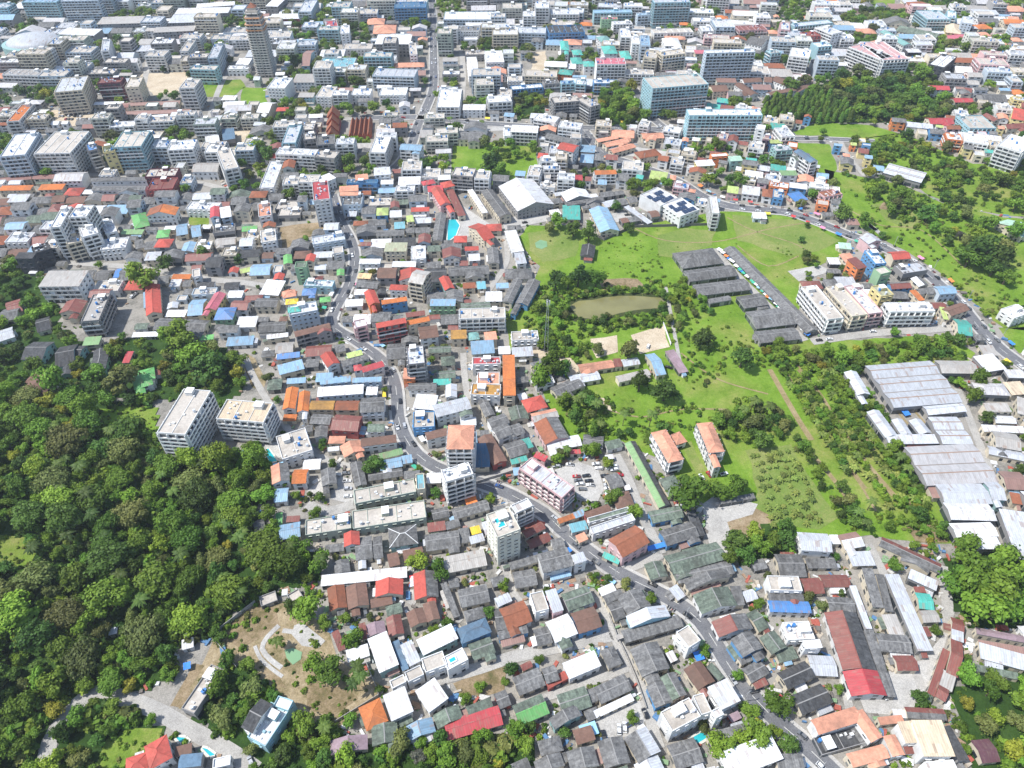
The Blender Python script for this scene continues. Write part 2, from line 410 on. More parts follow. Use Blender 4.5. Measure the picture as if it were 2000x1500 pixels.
def cells(name, polys, step, dz, mat):
    vs, fs, idx = [], [], {}
    def vid(x, y):
        if (x, y) not in idx:
            idx[(x, y)] = len(vs); vs.append((x, y, hill_z(x, y) + dz))
        return idx[(x, y)]
    for px in polys:
        pts = [at(u, v) for u, v in px]; r = poly_mask(pts)
        if not r: continue
        x0, y0, x1, y1, ins = r; OCC[y0:y1, x0:x1] |= ins
        for j in range(0, ins.shape[0] - step, step):
            for i in range(0, ins.shape[1] - step, step):
                if ins[j + step // 2, i + step // 2]:
                    X, Y = OX + x0 + i, OY + y0 + j
                    fs.append((vid(X, Y), vid(X + step, Y), vid(X + step, Y + step), vid(X, Y + step)))
    me = bpy.data.meshes.new(name); me.from_pydata(vs, [], fs); me.materials.append(mat)
    o = bpy.data.objects.new(name, me); COL.objects.link(o); o['kind'] = 'structure'; return o
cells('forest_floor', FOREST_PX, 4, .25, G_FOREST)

MEADOW_PX = [
 [(1000, 690), (985, 620), (1040, 560), (1055, 520), (1005, 470), (1030, 440), (1110, 440), (1180, 468), (1235, 442), (1410, 413), (1480, 412), (1560, 425), (1655, 468), (1640, 500),
  (1590, 525), (1560, 560), (1560, 650), (1600, 668), (1850, 655), (1905, 690), (1870, 715), (1680, 722), (1660, 745), (1720, 820), (1800, 900), (1850, 1010), (1865, 1062), (1700, 1045),
  (1570, 1052), (1500, 1050), (1420, 1085), (1385, 1050), (1380, 990), (1345, 960), (1300, 900), (1215, 862), (1130, 885), (1085, 820), (1060, 765), (1115, 745), (1060, 700)],
 [(1610, 330), (1680, 345), (1760, 360), (1850, 400), (1960, 425), (2100, 430), (2100, 660), (1960, 640), (1900, 590), (1830, 528), (1770, 490), (1700, 455), (1640, 420), (1640, 390)],
 [(1540, 262), (1600, 238), (1700, 245), (1760, 262), (1690, 272), (1640, 268)],
 [(1548, 278), (1620, 282), (1635, 330), (1625, 360), (1600, 345), (1560, 300)],
 [(884, 285), (960, 278), (1048, 290), (1055, 345), (960, 362), (884, 358)],
 [(375, 405), (410, 405), (408, 440), (370, 440)], [(360, 158), (470, 155), (480, 170), (450, 190), (370, 190)],
 [(475, 170), (520, 172), (520, 205), (490, 215), (470, 200)], [(1950, 640), (2050, 640), (2060, 690), (1990, 690)],
 [(1700, -5), (1750, -5), (1745, 15), (1700, 15)],
 [(1690, 270), (1760, 260), (1830, 290), (1900, 320), (2100, 330), (2100, 430), (1960, 420), (1850, 400), (1760, 350), (1700, 330)],
]
for p in MEADOW_PX: sheet('meadow', p, .10, G_MEADOW)
# the near clearing in the forest and other bright grass
for p in [[(195, 800), (250, 790), (310, 800), (305, 850), (230, 860), (200, 840)], [(-20, 1050), (60, 1050), (75, 1110), (-20, 1120)], [(215, 1440), (270, 1425), (322, 1425), (262, 1500), (190, 1500)]]:
    cells('meadow', [p], 3, .4, G_MEADOW)
LAWN_PX = [[(1455, 880), (1545, 868), (1580, 930), (1640, 1010), (1600, 1035), (1520, 1020), (1490, 1040), (1420, 1050), (1400, 1010), (1470, 985), (1480, 960)],
           [(1285, 460), (1340, 445), (1400, 450), (1390, 480), (1330, 505), (1285, 500)], [(1030, 455), (1085, 450), (1130, 465), (1125, 500), (1060, 512), (1035, 490)],
           [(1430, 420), (1560, 430), (1640, 470), (1600, 490), (1540, 500), (1440, 470)], [(1330, 870), (1350, 862), (1380, 920), (1360, 925)],
           [(1700, 400), (1760, 390), (1800, 430), (1780, 450), (1730, 430)]]
for p in LAWN_PX: sheet('lawn', p, .16, G_LAWN, mark=False)
SCRUB_PX = [(428, 1240), (480, 1185), (520, 1165), (570, 1180), (640, 1225), (660, 1290), (740, 1335), (740, 1375), (660, 1425), (600, 1410), (540, 1370), (495, 1320), (440, 1280)]
sheet('scrub_ground', SCRUB_PX, .14, G_SCRUB)
SCRUB2 = [[(330, 1335), (350, 1290), (395, 1262), (418, 1247), (440, 1282), (455, 1302), (440, 1330), (400, 1392), (335, 1382)], [(290, 762), (440, 745), (475, 780), (430, 800), (445, 892), (312, 872)], [(480, 690), (498, 700), (520, 745), (500, 800), (470, 790)]]
for p in SCRUB2: sheet('scrub_ground', p, .15, G_SCRUB)
SOIL_PX = [[(430, 1240), (470, 1195), (505, 1172), (540, 1190), (545, 1220), (510, 1245), (470, 1268)], [(600, 1330), (680, 1345), (700, 1365), (650, 1400), (600, 1385)], [(505, 1300), (545, 1320), (560, 1345), (520, 1330)],
           [(340, 1325), (375, 1295), (400, 1300), (370, 1345), (390, 1390), (340, 1380), (300, 1375), (260, 1360)],
           [(1165, 545), (1245, 545), (1260, 560), (1180, 568)],
           [(1420, 1070), (1400, 1030), (1470, 990), (1510, 1010), (1500, 1060)], [(545, 445), (650, 430), (655, 440), (600, 465), (550, 490)],
           [(1770, 1030), (1850, 1020), (1850, 1060), (1790, 1060)], [(480, 700), (498, 720), (500, 760), (480, 750)],
           [(885, 1335), (960, 1305), (990, 1290), (985, 1350), (905, 1370)], [(1725, 395), (1750, 398), (1745, 412), (1715, 408)]]
for p in SOIL_PX: sheet('bare_soil', p, .18, G_SOIL)
SAND_PX = [[(1153, 662), (1205, 655), (1207, 688), (1165, 700)], [(1232, 655), (1298, 636), (1308, 678), (1250, 692)], [(1012, 688), (1060, 682), (1115, 700), (1145, 722), (1112, 738), (1080, 706)],
           [(1140, 774), (1180, 778), (1206, 806), (1180, 800)], [(268, 145), (372, 140), (366, 175), (300, 188)], [(100, 216), (235, 206), (230, 236), (112, 250)], [(1035, 103), (1066, 100), (1072, 138), (1040, 142)],
           [(452, 258), (496, 255), (482, 304), (458, 306)]]
for p in SAND_PX: sheet('sand_patch', p, .22, G_SAND)
PAVE_PX = [[(1083, 918), (1130, 903), (1168, 915), (1180, 955), (1165, 985), (1128, 972), (1095, 942)], [(1372, 985), (1400, 965), (1480, 985), (1470, 1005), (1420, 1020), (1440, 1080), (1395, 1092), (1378, 1040)],
           [(1748, 1300), (1800, 1290), (1842, 1240), (1850, 1150), (1872, 1170), (1842, 1270), (1812, 1340), (1772, 1400), (1690, 1392), (1680, 1368)], [(1538, 530), (1600, 518), (1625, 530), (1560, 550)],
           [(1185, 1390), (1260, 1365), (1265, 1400), (1240, 1440), (1180, 1440), (1150, 1420)], [(1090, 1240), (1190, 1215), (1210, 1250), (1100, 1275)], [(640, 920), (690, 940), (690, 985), (640, 975), (600, 960)],
           [(1150, 425), (1240, 410), (1240, 430), (1160, 440)], [(980, 425), (1070, 420), (1080, 430), (985, 450)], [(860, 440), (900, 400), (960, 440), (900, 470)], [(975, 985), (1035, 1000), (1015, 1020)],
           [(880, 245), (1000, 240), (1010, 255), (880, 258)], [(1140, 285), (1190, 280), (1330, 300), (1330, 315), (1180, 300)], [(505, 870), (560, 860), (570, 900), (540, 905)],
           [(1270, 895), (1300, 900), (1330, 905), (1300, 915)]]
for p in PAVE_PX: sheet('paved_yard', p, .24, G_PAVE)
for p in [[(208, 625), (255, 590), (288, 572), (282, 622), (238, 665), (250, 690), (318, 690), (310, 722), (228, 700)]]: sheet('car_park', p, .24, G_ASPH)

sheet('pond_bank', [(1101, 600), (1122, 584), (1180, 575), (1242, 572), (1298, 575), (1316, 591), (1303, 609), (1263, 611), (1213, 619), (1160, 633), (1120, 628)], .17, ground_mat('ground_bank', [(.3, (.03, .045, .012)), (.6, (.06, .07, .025)), (.8, (.045, .075, .015))], .15, .8))
sheet('pond_water', [(1112, 598), (1130, 588), (1180, 581), (1240, 578), (1290, 582), (1304, 592), (1295, 602), (1260, 604), (1210, 612), (1160, 624), (1130, 620)], .20, water_mat('water_pond', (.20, .185, .075), .12))
sheet('garden_pond_water', [(1045, 475), (1055, 469), (1068, 472), (1069, 482), (1058, 487), (1047, 484)], .3, water_mat('water_garden', (.19, .33, .17), .35))
sheet('garden_pond_water', [(556, 1270), (572, 1266), (590, 1274), (588, 1288), (572, 1299), (560, 1286)], .3, water_mat('water_garden', (.19, .33, .17), .35))
WPOOL = water_mat('water_pool', (.03, .42, .46), .1)
def pool(px, label, z=.5):
    pts = [at(u, v, z) for u, v in px]; c = sum(pts, Vector()) / len(pts)
    t = empty('swimming_pool', (c.x, c.y, 0)); tag(t, label, 'swimming pool')
    m = MB(); m.slab([(p.x - c.x, p.y - c.y, z) for p in pts][::-1], .45, WPOOL); m.build('water', t)
    m = MB(); w = plain('pool_coping', (.60, .56, .48)); n = len(pts)
    for i in range(n):
        a, b = pts[i] - c, pts[(i + 1) % n] - c; d = (b - a).normalized(); q = Vector((-d.y, d.x, 0)) * .9
        if (a + q).length < a.length: q = -q
        m.slab([(a.x, a.y, z + .1), (b.x, b.y, z + .1), (b.x + q.x, b.y + q.y, z + .1), (a.x + q.x, a.y + q.y, z + .1)], .6, w)
    m.build('coping', t); mark_poly(pts)
pool([(875, 429), (890, 429), (897.5, 440), (890, 460), (874, 472)], 'large turquoise pool with curved edge beside a long grey roof')
pool([(514, 880), (524, 876), (541, 900), (528, 903)], 'small blue pool between the cream hotel and the forest')
pool([(342, 1439), (362, 1441), (370, 1449), (352, 1450)], 'deep blue pool behind the red hip roofed villa')
pool([(394, 1460), (405, 1463), (420, 1474), (410, 1477)], 'narrow teal pool next to a brown terrace by the hill road')
pool([(1345, 1445), (1375, 1427), (1382, 1440), (1356, 1456)], 'green pool in front of the long white apartment block')
pool([(1625, 206), (1640, 201), (1665, 203), (1668, 209), (1640, 212)], 'turquoise resort pool among the park trees')

# ------------------------------------------------------------------ roads
def smooth(px, step=6.0):
    P = [at(u, v) for u, v in px]; out = []
    for i in range(len(P) - 1):
        p0, p1, p2, p3 = P[max(0, i - 1)], P[i], P[i + 1], P[min(len(P) - 1, i + 2)]
        n = max(2, int((p2 - p1).length / step))
        for k in range(n):
            t = k / n
            q = .5 * ((2 * p1) + (p2 - p0) * t + (2 * p0 - 5 * p1 + 4 * p2 - p3) * t * t + (3 * p1 - p0 - 3 * p2 + p3) * t ** 3)
            out.append(Vector((q.x, q.y, 0)))
    out.append(Vector((P[-1].x, P[-1].y, 0))); return out
def normals(P):
    r = []
    for i in range(len(P)):
        d = P[min(i + 1, len(P) - 1)] - P[max(i - 1, 0)]
        d = d.normalized() if d.length > 1e-6 else Vector((1, 0, 0)); r.append(Vector((-d.y, d.x, 0)))
    return r
def ribbon(name, P, a, b, z, mat, parent=None, thick=0.0, dash=None):
    nn = normals(P); m = MB()
    for i in range(len(P) - 1):
        if dash and (i % 2): continue
        q = [P[i] + nn[i] * a, P[i + 1] + nn[i + 1] * a, P[i + 1] + nn[i + 1] * b, P[i] + nn[i] * b]
        v = [(p.x, p.y, hill_z(p.x, p.y) + z) for p in q]
        if thick: m.slab(v[::-1], thick, mat)
        else: m.add(v[::-1], [(0, 1, 2, 3)], mat)
    o = m.build(name, parent, None if parent else 'structure')
    return o
ROADS = []
W_LINE = plain('line_paint', (.7, .68, .6))
def road(px, w, main=True, mat=None, mark=True):
    P = smooth(px); mat = mat or (G_ASPH if main else G_LANE)
    if main:
        r = ribbon('road', P, -w / 2, w / 2, .30, mat)
        ribbon('centre_line', P, -.09, .09, .32, W_LINE, r, dash=True)
        for s in (-1, 1):
            a, b = s * (w / 2), s * (w / 2 + 1.5)
            ribbon('pavement', P, min(a, b), max(a, b), .43, G_PAVE, None, .3)
    else:
        ribbon('lane', P, -w / 2, w / 2, .27, mat)
    if mark:
        for i in range(len(P) - 1):
            d = P[i + 1] - P[i]
            mark_rect((P[i] + P[i + 1]) / 2, math.atan2(d.y, d.x), d.length + 2, w + (3.0 if main else .4))
    ROADS.append((P, w, main)); return P
MAIN = road([(1680, 1560), (1610, 1492), (1560, 1445), (1500, 1392), (1440, 1325), (1400, 1262), (1368, 1215), (1325, 1180), (1270, 1150), (1210, 1120), (1150, 1078), (1095, 1033), (1062, 1003), (1000, 968),
             (945, 946), (890, 928), (850, 912), (815, 888), (790, 853), (778, 815), (775, 772), (768, 738), (745, 703), (715, 680), (685, 660), (655, 642), (648, 622), (662, 592), (680, 560), (690, 530),
             (693, 500), (686, 470), (670, 440), (658, 410), (650, 380)], 7.0)
NORTH = road([(843, -30), (846, 60), (847, 120), (846, 172), (832, 212), (815, 248), (803, 285), (775, 325), (735, 345)], 8.5)
CROSS = road([(690, 232), (760, 230), (830, 230), (900, 238), (1000, 245), (1080, 250), (1140, 250), (1230, 250), (1310, 256), (1345, 264)], 9.0)
EAST = road([(1140, 255), (1165, 285), (1190, 305), (1250, 325), (1320, 352), (1372, 384), (1420, 402), (1480, 410), (1540, 416), (1600, 436), (1660, 460), (1720, 482), (1780, 514), (1822, 545), (1872, 592),
             (1912, 640), (1952, 680), (2000, 716), (2060, 760)], 9.0)
road([(1237, 172), (1258, 205), (1282, 238), (1310, 256)], 8.0)
road([(1345, 264), (1450, 272), (1560, 271), (1640, 273), (1710, 277)], 7.0)
LANES = [
 ([(1640, 273), (1650, 295), (1672, 325), (1690, 345)], 5.0),
 ([(1168, 1165), (1190, 1212), (1207, 1257), (1226, 1287), (1246, 1325), (1260, 1362), (1268, 1400), (1288, 1462)], 4.6),
 ([(780, 1345), (875, 1322), (940, 1304), (1000, 1284), (1100, 1262), (1195, 1240)], 5.5), ([(1010, 1378), (1120, 1345), (1225, 1305)], 3.4),
 ([(92, 1560), (92, 1470), (108, 1430), (135, 1393), (165, 1363), (195, 1352), (235, 1362), (275, 1375), (320, 1395), (365, 1422), (410, 1446), (455, 1473), (500, 1505)], 6.5),
 ([(1203, 888), (1228, 938), (1252, 1000), (1272, 1042), (1292, 1082)], 5.0), ([(1292, 1082), (1240, 1105), (1200, 1112)], 5.0),
 ([(1394, 486), (1434, 532), (1475, 573), (1521, 618), (1572, 666)], 6.0), ([(1585, 668), (1700, 652), (1830, 643), (1888, 636)], 6.5),
 ([(100, 512), (190, 517), (280, 525), (400, 545), (500, 556), (560, 575)], 6.0), ([(480, 700), (500, 745), (560, 835), (640, 900), (700, 910)], 4.0),
 ([(600, 985), (640, 1000), (690, 985)], 6.0), ([(690, 880), (690, 930), (700, 1000)], 3.2), ([(905, 690), (908, 740), (915, 780)], 4.0), ([(940, 940), (1000, 915), (1010, 880), (1035, 850)], 4.0),
 ([(1695, 1062), (1722, 1112), (1760, 1230), (1800, 1345)], 4.0), ([(1610, 1170), (1640, 1300), (1660, 1390)], 3.6), ([(1840, 1105), (1850, 1180), (1848, 1240)], 5.0),
 ([(800, 1180), (830, 1140), (825, 1110)], 4.2), ([(985, 1100), (1010, 1170), (1060, 1190), (1160, 1165)], 3.6), ([(1870, 760), (1925, 900), (1960, 1010), (1985, 1110)], 4.5),
 ([(0, 345), (200, 342), (350, 350), (440, 370)], 6.0), ([(0, 270), (120, 262), (300, 250), (500, 240), (690, 232)], 7.0), ([(290, 120), (280, 170), (270, 210), (262, 260)], 6.0),
 ([(985, 455), (990, 510), (960, 560), (935, 600)], 4.0), ([(900, 80), (905, 150), (900, 205)], 6.0), ([(800, 40), (950, 48), (1140, 50), (1300, 60)], 6.0), ([(1015, 120), (1025, 170)], 5.0),
 ([(1710, 450), (1690, 435), (1705, 445), (1725, 462)], 4.0), ([(1300, 560), (1330, 720)], 2.4), ([(500, 100), (440, 150), (400, 260)], 6.0), ([(880, 1160), (890, 1200), (900, 1215)], 3.0),
]
for px, w in LANES: road(px, w, False)
for px, w in [([(1503, 722), (1530, 770), (1562, 825), (1585, 860)], 3.4), ([(1560, 722), (1600, 770), (1650, 850), (1700, 915), (1745, 968)], 3.2), ([(1570, 870), (1610, 915), (1645, 960), (1672, 1005)], 2.6), ([(1612, 850), (1650, 900), (1690, 955)], 2.2)]:
    road(px, w, False, G_DRY)
for px in [[(1238, 446), (1300, 470), (1400, 472), (1500, 448), (1570, 436)], [(1420, 425), (1470, 450), (1560, 480), (1600, 515)], [(1330, 690), (1400, 740), (1500, 770)], [(1185, 800), (1250, 815), (1330, 800), (1420, 800)], [(1640, 400), (1720, 440), (1800, 450), (1880, 520)], [(1560, 500), (1500, 520), (1440, 480)]]:
    ribbon('footpath', smooth(px), -.55, .55, .21, G_DRY)
for px, w in [([(545, 1222), (522, 1245), (512, 1268), (530, 1290), (550, 1305)], 2.2), ([(498, 1262), (508, 1285), (530, 1306), (552, 1322)], 1.6), ([(552, 1232), (580, 1236), (600, 1248)], 2.2)]: road(px, w, False, G_PAVE)
sheet('concrete_slab', [(575, 1222), (590, 1216), (636, 1252), (622, 1266), (590, 1262), (570, 1240)], .3, G_PAVE)
# ------------------------------------------------------------------ surveyed buildings
# per line: three roof corners (front left, front right, back right) in a 4x enlarged tile of the photograph, eaves height, form, roof, wall | label
SURVEY = {
(500, 1125): '''
575 275 715 250 690 70 4 h T e | house with burnt orange gable, left one of the steep pair by the ruined walls
720 265 885 225 860 50 4 h T2 e | steep brown gabled house, right one of the pair by the ruined walls
900 170 1120 150 1180 20 4.5 h r2 e
910 250 1080 215 1050 150 3.5 g T2 e
515 80 1190 10 1170 -70 4 s w k | long white shed roof behind the steep orange gables
1235 190 1425 165 1415 -40 3.6 h r2/k e
1200 410 1335 360 1310 240 4.5 h T2 e
1340 365 1440 330 1400 190 4.5 h T2 e
1040 480 1160 450 1130 300 4.5 h R e
880 480 1030 440 990 350 4 h v e
830 500 880 485 850 360 3.5 g R e
1545 330 1595 310 1490 50 3 s k k
1600 250 1830 200 1800 60 4 g k e
1520 95 1600 80 1570 15 4 g k e
965 765 1115 685 1020 430 7 s w m | tall white flat roofed house with teal walls beside the bare plot
1150 745 1190 720 1110 500 5 s B w
1200 710 1290 660 1215 500 6 s l w
1300 625 1575 490 1530 370 7 s w m
1625 525 1860 430 1775 330 5 p B b | slate blue hip roofed house with blue walls
1065 880 1175 825 1150 765 7 f t w
1185 830 1310 770 1285 690 8 f t w
1320 755 1490 690 1460 580 9 f t w
1500 735 1660 650 1610 555 9 f w w P | white terrace house with a green roof pool and sun loungers
1690 665 1865 600 1835 470 4 g G e
1060 1135 1235 1055 1160 865 6.5 s w w | left of two white cube houses near the orange hip roof
1335 1080 1490 965 1410 785 6.5 s w w | right of two white cube houses near the orange hip roof
865 1215 1035 1130 965 950 4 p o e | bright orange hip roofed bungalow beside a white cube
925 1330 1130 1290 1085 1140 4 h G e
1190 1300 1420 1210 1360 1105 4 h c2 w
1440 1190 1640 1100 1560 1010 4 h G e
1680 1090 1870 1010 1810 950 4 g G e
1500 1290 1935 1160 1890 1010 4 g r w | long red gabled row house above the near tree belt
600 1400 895 1350 850 1240 4 h v e | mauve cross gabled house above the near trees
650 600 700 560 640 410 3 g R w
60 230 190 180 130 120 3 f t k
300 230 390 175 320 100 3 f t k
1880 440 1990 400 1965 230 4 g k e
1900 240 2010 190 1960 130 5 g l w
1890 1050 1985 1010 1960 880 4 g k r
''',
(1000, 1125): '''
-40 430 155 355 95 185 5 g T w
-90 500 140 440 100 380 4 g k b
20 100 195 70 180 -60 4 g k e
185 285 290 255 240 110 9 f t w
320 290 405 265 340 100 8 s l p
435 280 640 205 590 70 6 g G w
520 455 705 395 640 235 6 g T2 b
335 525 515 450 435 290 5 g w w
200 550 320 520 280 390 4 g k e
465 800 715 695 625 590 6 s w w | broad white sheet roof between a red stair and a grey hip
760 725 870 680 790 545 4 p k e
50 940 260 855 210 710 4 g k e
280 840 385 805 320 695 5 g k e
285 885 440 800 410 740 3.5 s r2 r
85 745 165 705 140 660 3 g R e
65 1170 300 1070 225 920 4.5 g g/G e | bright green gabled house with a dull near slope
410 1090 635 1015 560 860 4.5 g G w
690 1005 940 890 880 760 4.5 g k e
600 1000 680 970 640 870 4 g k e
330 1205 540 1090 500 1000 5 h k m
665 1110 960 970 925 920 3 s w e
590 1140 690 1100 660 1020 3 s k e
40 1560 170 1500 100 1420 4 g k e
210 1560 420 1480 370 1375 4 h k e
480 1530 700 1480 620 1330 5 h k e
760 1500 960 1450 830 1255 5 h k e
985 1470 1160 1370 1050 1170 5 h k/l e
1010 1580 1200 1500 1130 1400 4 h l e
705 160 820 110 780 55 3 s w e
740 220 880 160 840 100 4 g k e
905 310 1090 230 1000 90 5 h k e
800 350 895 320 830 190 4 g k e
945 400 1255 310 1180 230 6 h l c
885 525 1340 395 1300 300 4 g k k
1020 790 1240 720 1130 510 5 h k e
1375 565 1470 505 1385 375 11 f t w | narrow white four storey block standing alone at the curving road
1240 680 1295 655 1255 580 2.6 s w k
1455 895 1590 820 1470 660 5 h T2 e | brown gabled house behind the long white apartment block
1615 820 1660 790 1560 680 3 s G k
1130 1030 1265 985 1170 820 5 h k b
1250 970 1370 930 1270 750 5 h G/k e
1250 1215 1475 1095 1385 945 12 f t w | long white apartment block with rows of small windows at the lower road
1485 1095 1560 1050 1490 900 11 f t w
1640 1045 1795 970 1670 805 9 s w w
1600 1110 1660 1080 1620 1020 13 f w w
1720 1140 1800 1100 1760 1060 3 s v r
1370 120 1700 10 1680 -60 5 h k e
1300 190 1365 150 1280 70 3 s l e
1480 300 1760 230 1690 80 5 h G w
1740 240 1820 215 1780 70 4 s k e
1620 480 1890 410 1820 290 5 h R/k w
1930 440 2010 400 1900 260 3.5 g G e
1800 640 1960 565 1870 420 7 h k b
1870 840 2010 760 1930 650 4 g k e
1790 700 1880 660 1850 600 4 g k e
1900 880 2000 840 1980 800 3 s R e
1720 1580 2140 1420 2000 1240 6 s w w | vast pale sheet roof at the lower road bend
''',
(1500, 1125): '''
0 110 250 115 260 0 8 f t w
0 190 280 200 270 125 5 g k e
10 280 335 290 320 200 5 g b w | shed with bright blue gabled roof below a flat concrete frame
160 500 370 490 320 350 7 f w w
285 570 420 560 410 495 9 s w w
90 680 240 640 190 550 3 s G e
20 620 140 560 60 420 5 h G e
150 890 370 790 290 660 5 g K e
270 1090 510 990 410 840 4.5 g K e
585 740 850 735 690 285 5 h R/K w | very long shed, maroon left slope and charcoal right slope
650 940 930 935 855 740 5.5 h r w | vivid red end bay of the long shed by the pale yard
925 950 1000 940 815 420 4 s k k
765 415 815 410 680 80 5 s l k
480 275 690 285 655 170 5 g k e
820 250 905 240 810 -60 5 s k e
915 270 985 285 900 0 5 s k/R e
960 480 1060 450 985 290 4 s t2 e
910 590 1170 610 1050 460 4 g k e
1005 740 1170 740 1140 620 4 g R e
1180 600 1285 570 1010 -20 5 s l k
1080 10 1300 110 1345 50 5 s l k
1190 255 1310 270 1255 140 4 g m e | teal roofed hall inside the pale yard
1150 130 1235 130 1220 85 3.5 s R e
1210 365 1345 360 1310 265 4 g t2 e
1215 480 1275 470 1250 395 3 s R e
1435 440 1530 445 1520 335 4 g R e
1430 490 1525 520 1530 440 4 s l e
1390 760 1485 790 1520 520 4 g R e
1245 920 1300 935 1415 590 3.5 s R e
1330 860 1440 900 1470 780 3.5 s t2 e
1305 940 1385 985 1415 890 3.5 g R e
1620 450 2000 520 2005 470 4 g v e
1640 560 2000 620 2010 560 4 s R2 e
1650 640 2010 740 2010 620 4 s l e
1610 740 1950 810 1960 760 3 s G e
1090 1110 1400 1130 1370 1040 4 g k/R e
970 1100 1070 1110 1080 1050 3 s w e
370 1250 720 1140 700 1010 7 g s w | salmon tiled front wing of the courtyard building
805 1300 900 1260 740 1040 7 h s w | salmon tiled cross wing of the courtyard building
660 1500 950 1420 900 1310 5 g s e
980 1420 1070 1390 990 1230 6 h s w
425 1400 780 1300 700 1165 3 f K k
880 1150 1070 1130 1040 1100 4 s s e
1050 1310 1180 1300 1160 1130 8 s e w
1230 1410 1475 1410 1340 1130 10 s e w | large cream sheet roofed hall beside the salmon wings
1485 1440 1580 1440 1420 1180 6 s K k
1680 1465 1825 1450 1720 1270 4 g V e | dark maroon roof among the corner trees
1240 1530 1470 1510 1460 1430 6 f w w
120 1500 330 1500 220 1390 4 s k e
''',
(0, 750): '''
1230 365 1440 405 1640 60 24 f t w B | white hotel slab with balconies rising out of the forest
''',
(500, 750): '''
-320 268 52 300 140 148 18 f e w B | cream roofed hotel with dark balcony bands and blue stripe, beside the forest hotel
205 200 305 195 335 30 6 h o w
320 220 410 215 425 60 6 h o w
215 290 320 290 315 240 3 s o e
420 200 610 200 615 130 6 g O e
620 205 805 205 805 130 6 g T e
480 100 840 75 840 5 7 s w l
860 85 950 85 950 25 6 s w l
820 225 1010 215 1000 100 8 g k w
605 360 820 375 810 250 7 g R r
430 310 590 320 590 240 5 g k e
870 375 1005 375 1005 315 6 s G w
565 465 695 465 700 410 4 s s e
680 580 840 525 820 430 5 h s e
830 490 1110 455 1085 395 7 g T2 w
560 525 650 515 650 490 4 s w e
975 590 1155 545 1130 500 4 g g2 e
985 675 1160 640 1120 570 4 g c2 e
1155 625 1240 610 1200 555 4 s c2 e
260 570 495 495 330 355 9 f t w
125 780 265 760 250 620 7 h s/k w
300 780 415 775 390 665 6 g o w
515 790 635 790 620 665 5 h k e
770 800 870 795 830 610 4 h k e
880 760 1150 720 1140 650 3 g k e
770 935 1250 840 1235 735 7 f t G | upper of two long stained concrete terraces
1255 830 1320 810 1310 690 9 f c e
390 1180 750 1125 735 1010 7 f t G
760 1130 1335 1040 1310 905 7 f t G | lower and longest of the stained concrete terraces
150 1130 205 1125 210 1010 3 s g e
190 1220 355 1190 340 1075 5 g c2 e
240 1080 345 1075 340 1030 3 s R e
0 1190 90 1170 60 1060 4 h k e
690 1275 815 1255 805 1150 6 h r2 w | small brick red gabled house below the long concrete terraces
780 1375 915 1365 905 1190 4 g k e
920 1365 995 1355 985 1185 4 g k e
550 1320 700 1300 680 1240 3 g k e
1045 1280 1270 1245 1250 1095 6 p k m | villa with grey hip roof and pale ridge lines
1330 1310 1600 1270 1580 1140 4 g k e
1340 1160 1480 1140 1480 1070 4 s R e
1490 1140 1600 1110 1580 1050 4 g k e
1400 1060 1530 1030 1480 960 4 g k e
1550 1060 1830 980 1800 900 4 g k e
1690 1180 1765 1160 1740 1105 3.5 s y e | small vivid yellow roof beside the tall pool hotel
1690 1250 1800 1220 1760 1170 3.5 s l e
1600 1250 1680 1230 1660 1120 3.5 s k e
1440 1490 1815 1415 1770 1290 4 g t2 e
1230 190 1400 205 1420 95 8 s w w
1415 260 1690 190 1640 100 9 g l w | apartment block with plain pale grey gable roof at the road curve
1240 340 1410 330 1380 210 8 f t b
1200 50 1420 45 1400 -10 6 g k w
1480 110 1570 100 1570 0 6 h l w
1330 440 1500 400 1490 340 8 g T2 w
1490 510 1700 510 1705 320 22 p s w B | tall white hotel with a salmon hip roof at the road curve
1480 765 1700 700 1660 610 20 f w w B | white hotel block in front of the salmon hip roofed hotel
1705 650 1830 650 1820 470 5 s b2 e
1790 260 1870 240 1810 120 5 h k e
1850 640 1965 600 1840 390 5 h T2 r
1890 440 2010 390 1960 300 6 g k w
1850 350 1990 300 1930 230 6 g k w
1690 80 1920 90 1900 0 9 f O w
1080 1010 1190 990 1180 940 4 s l e
''',
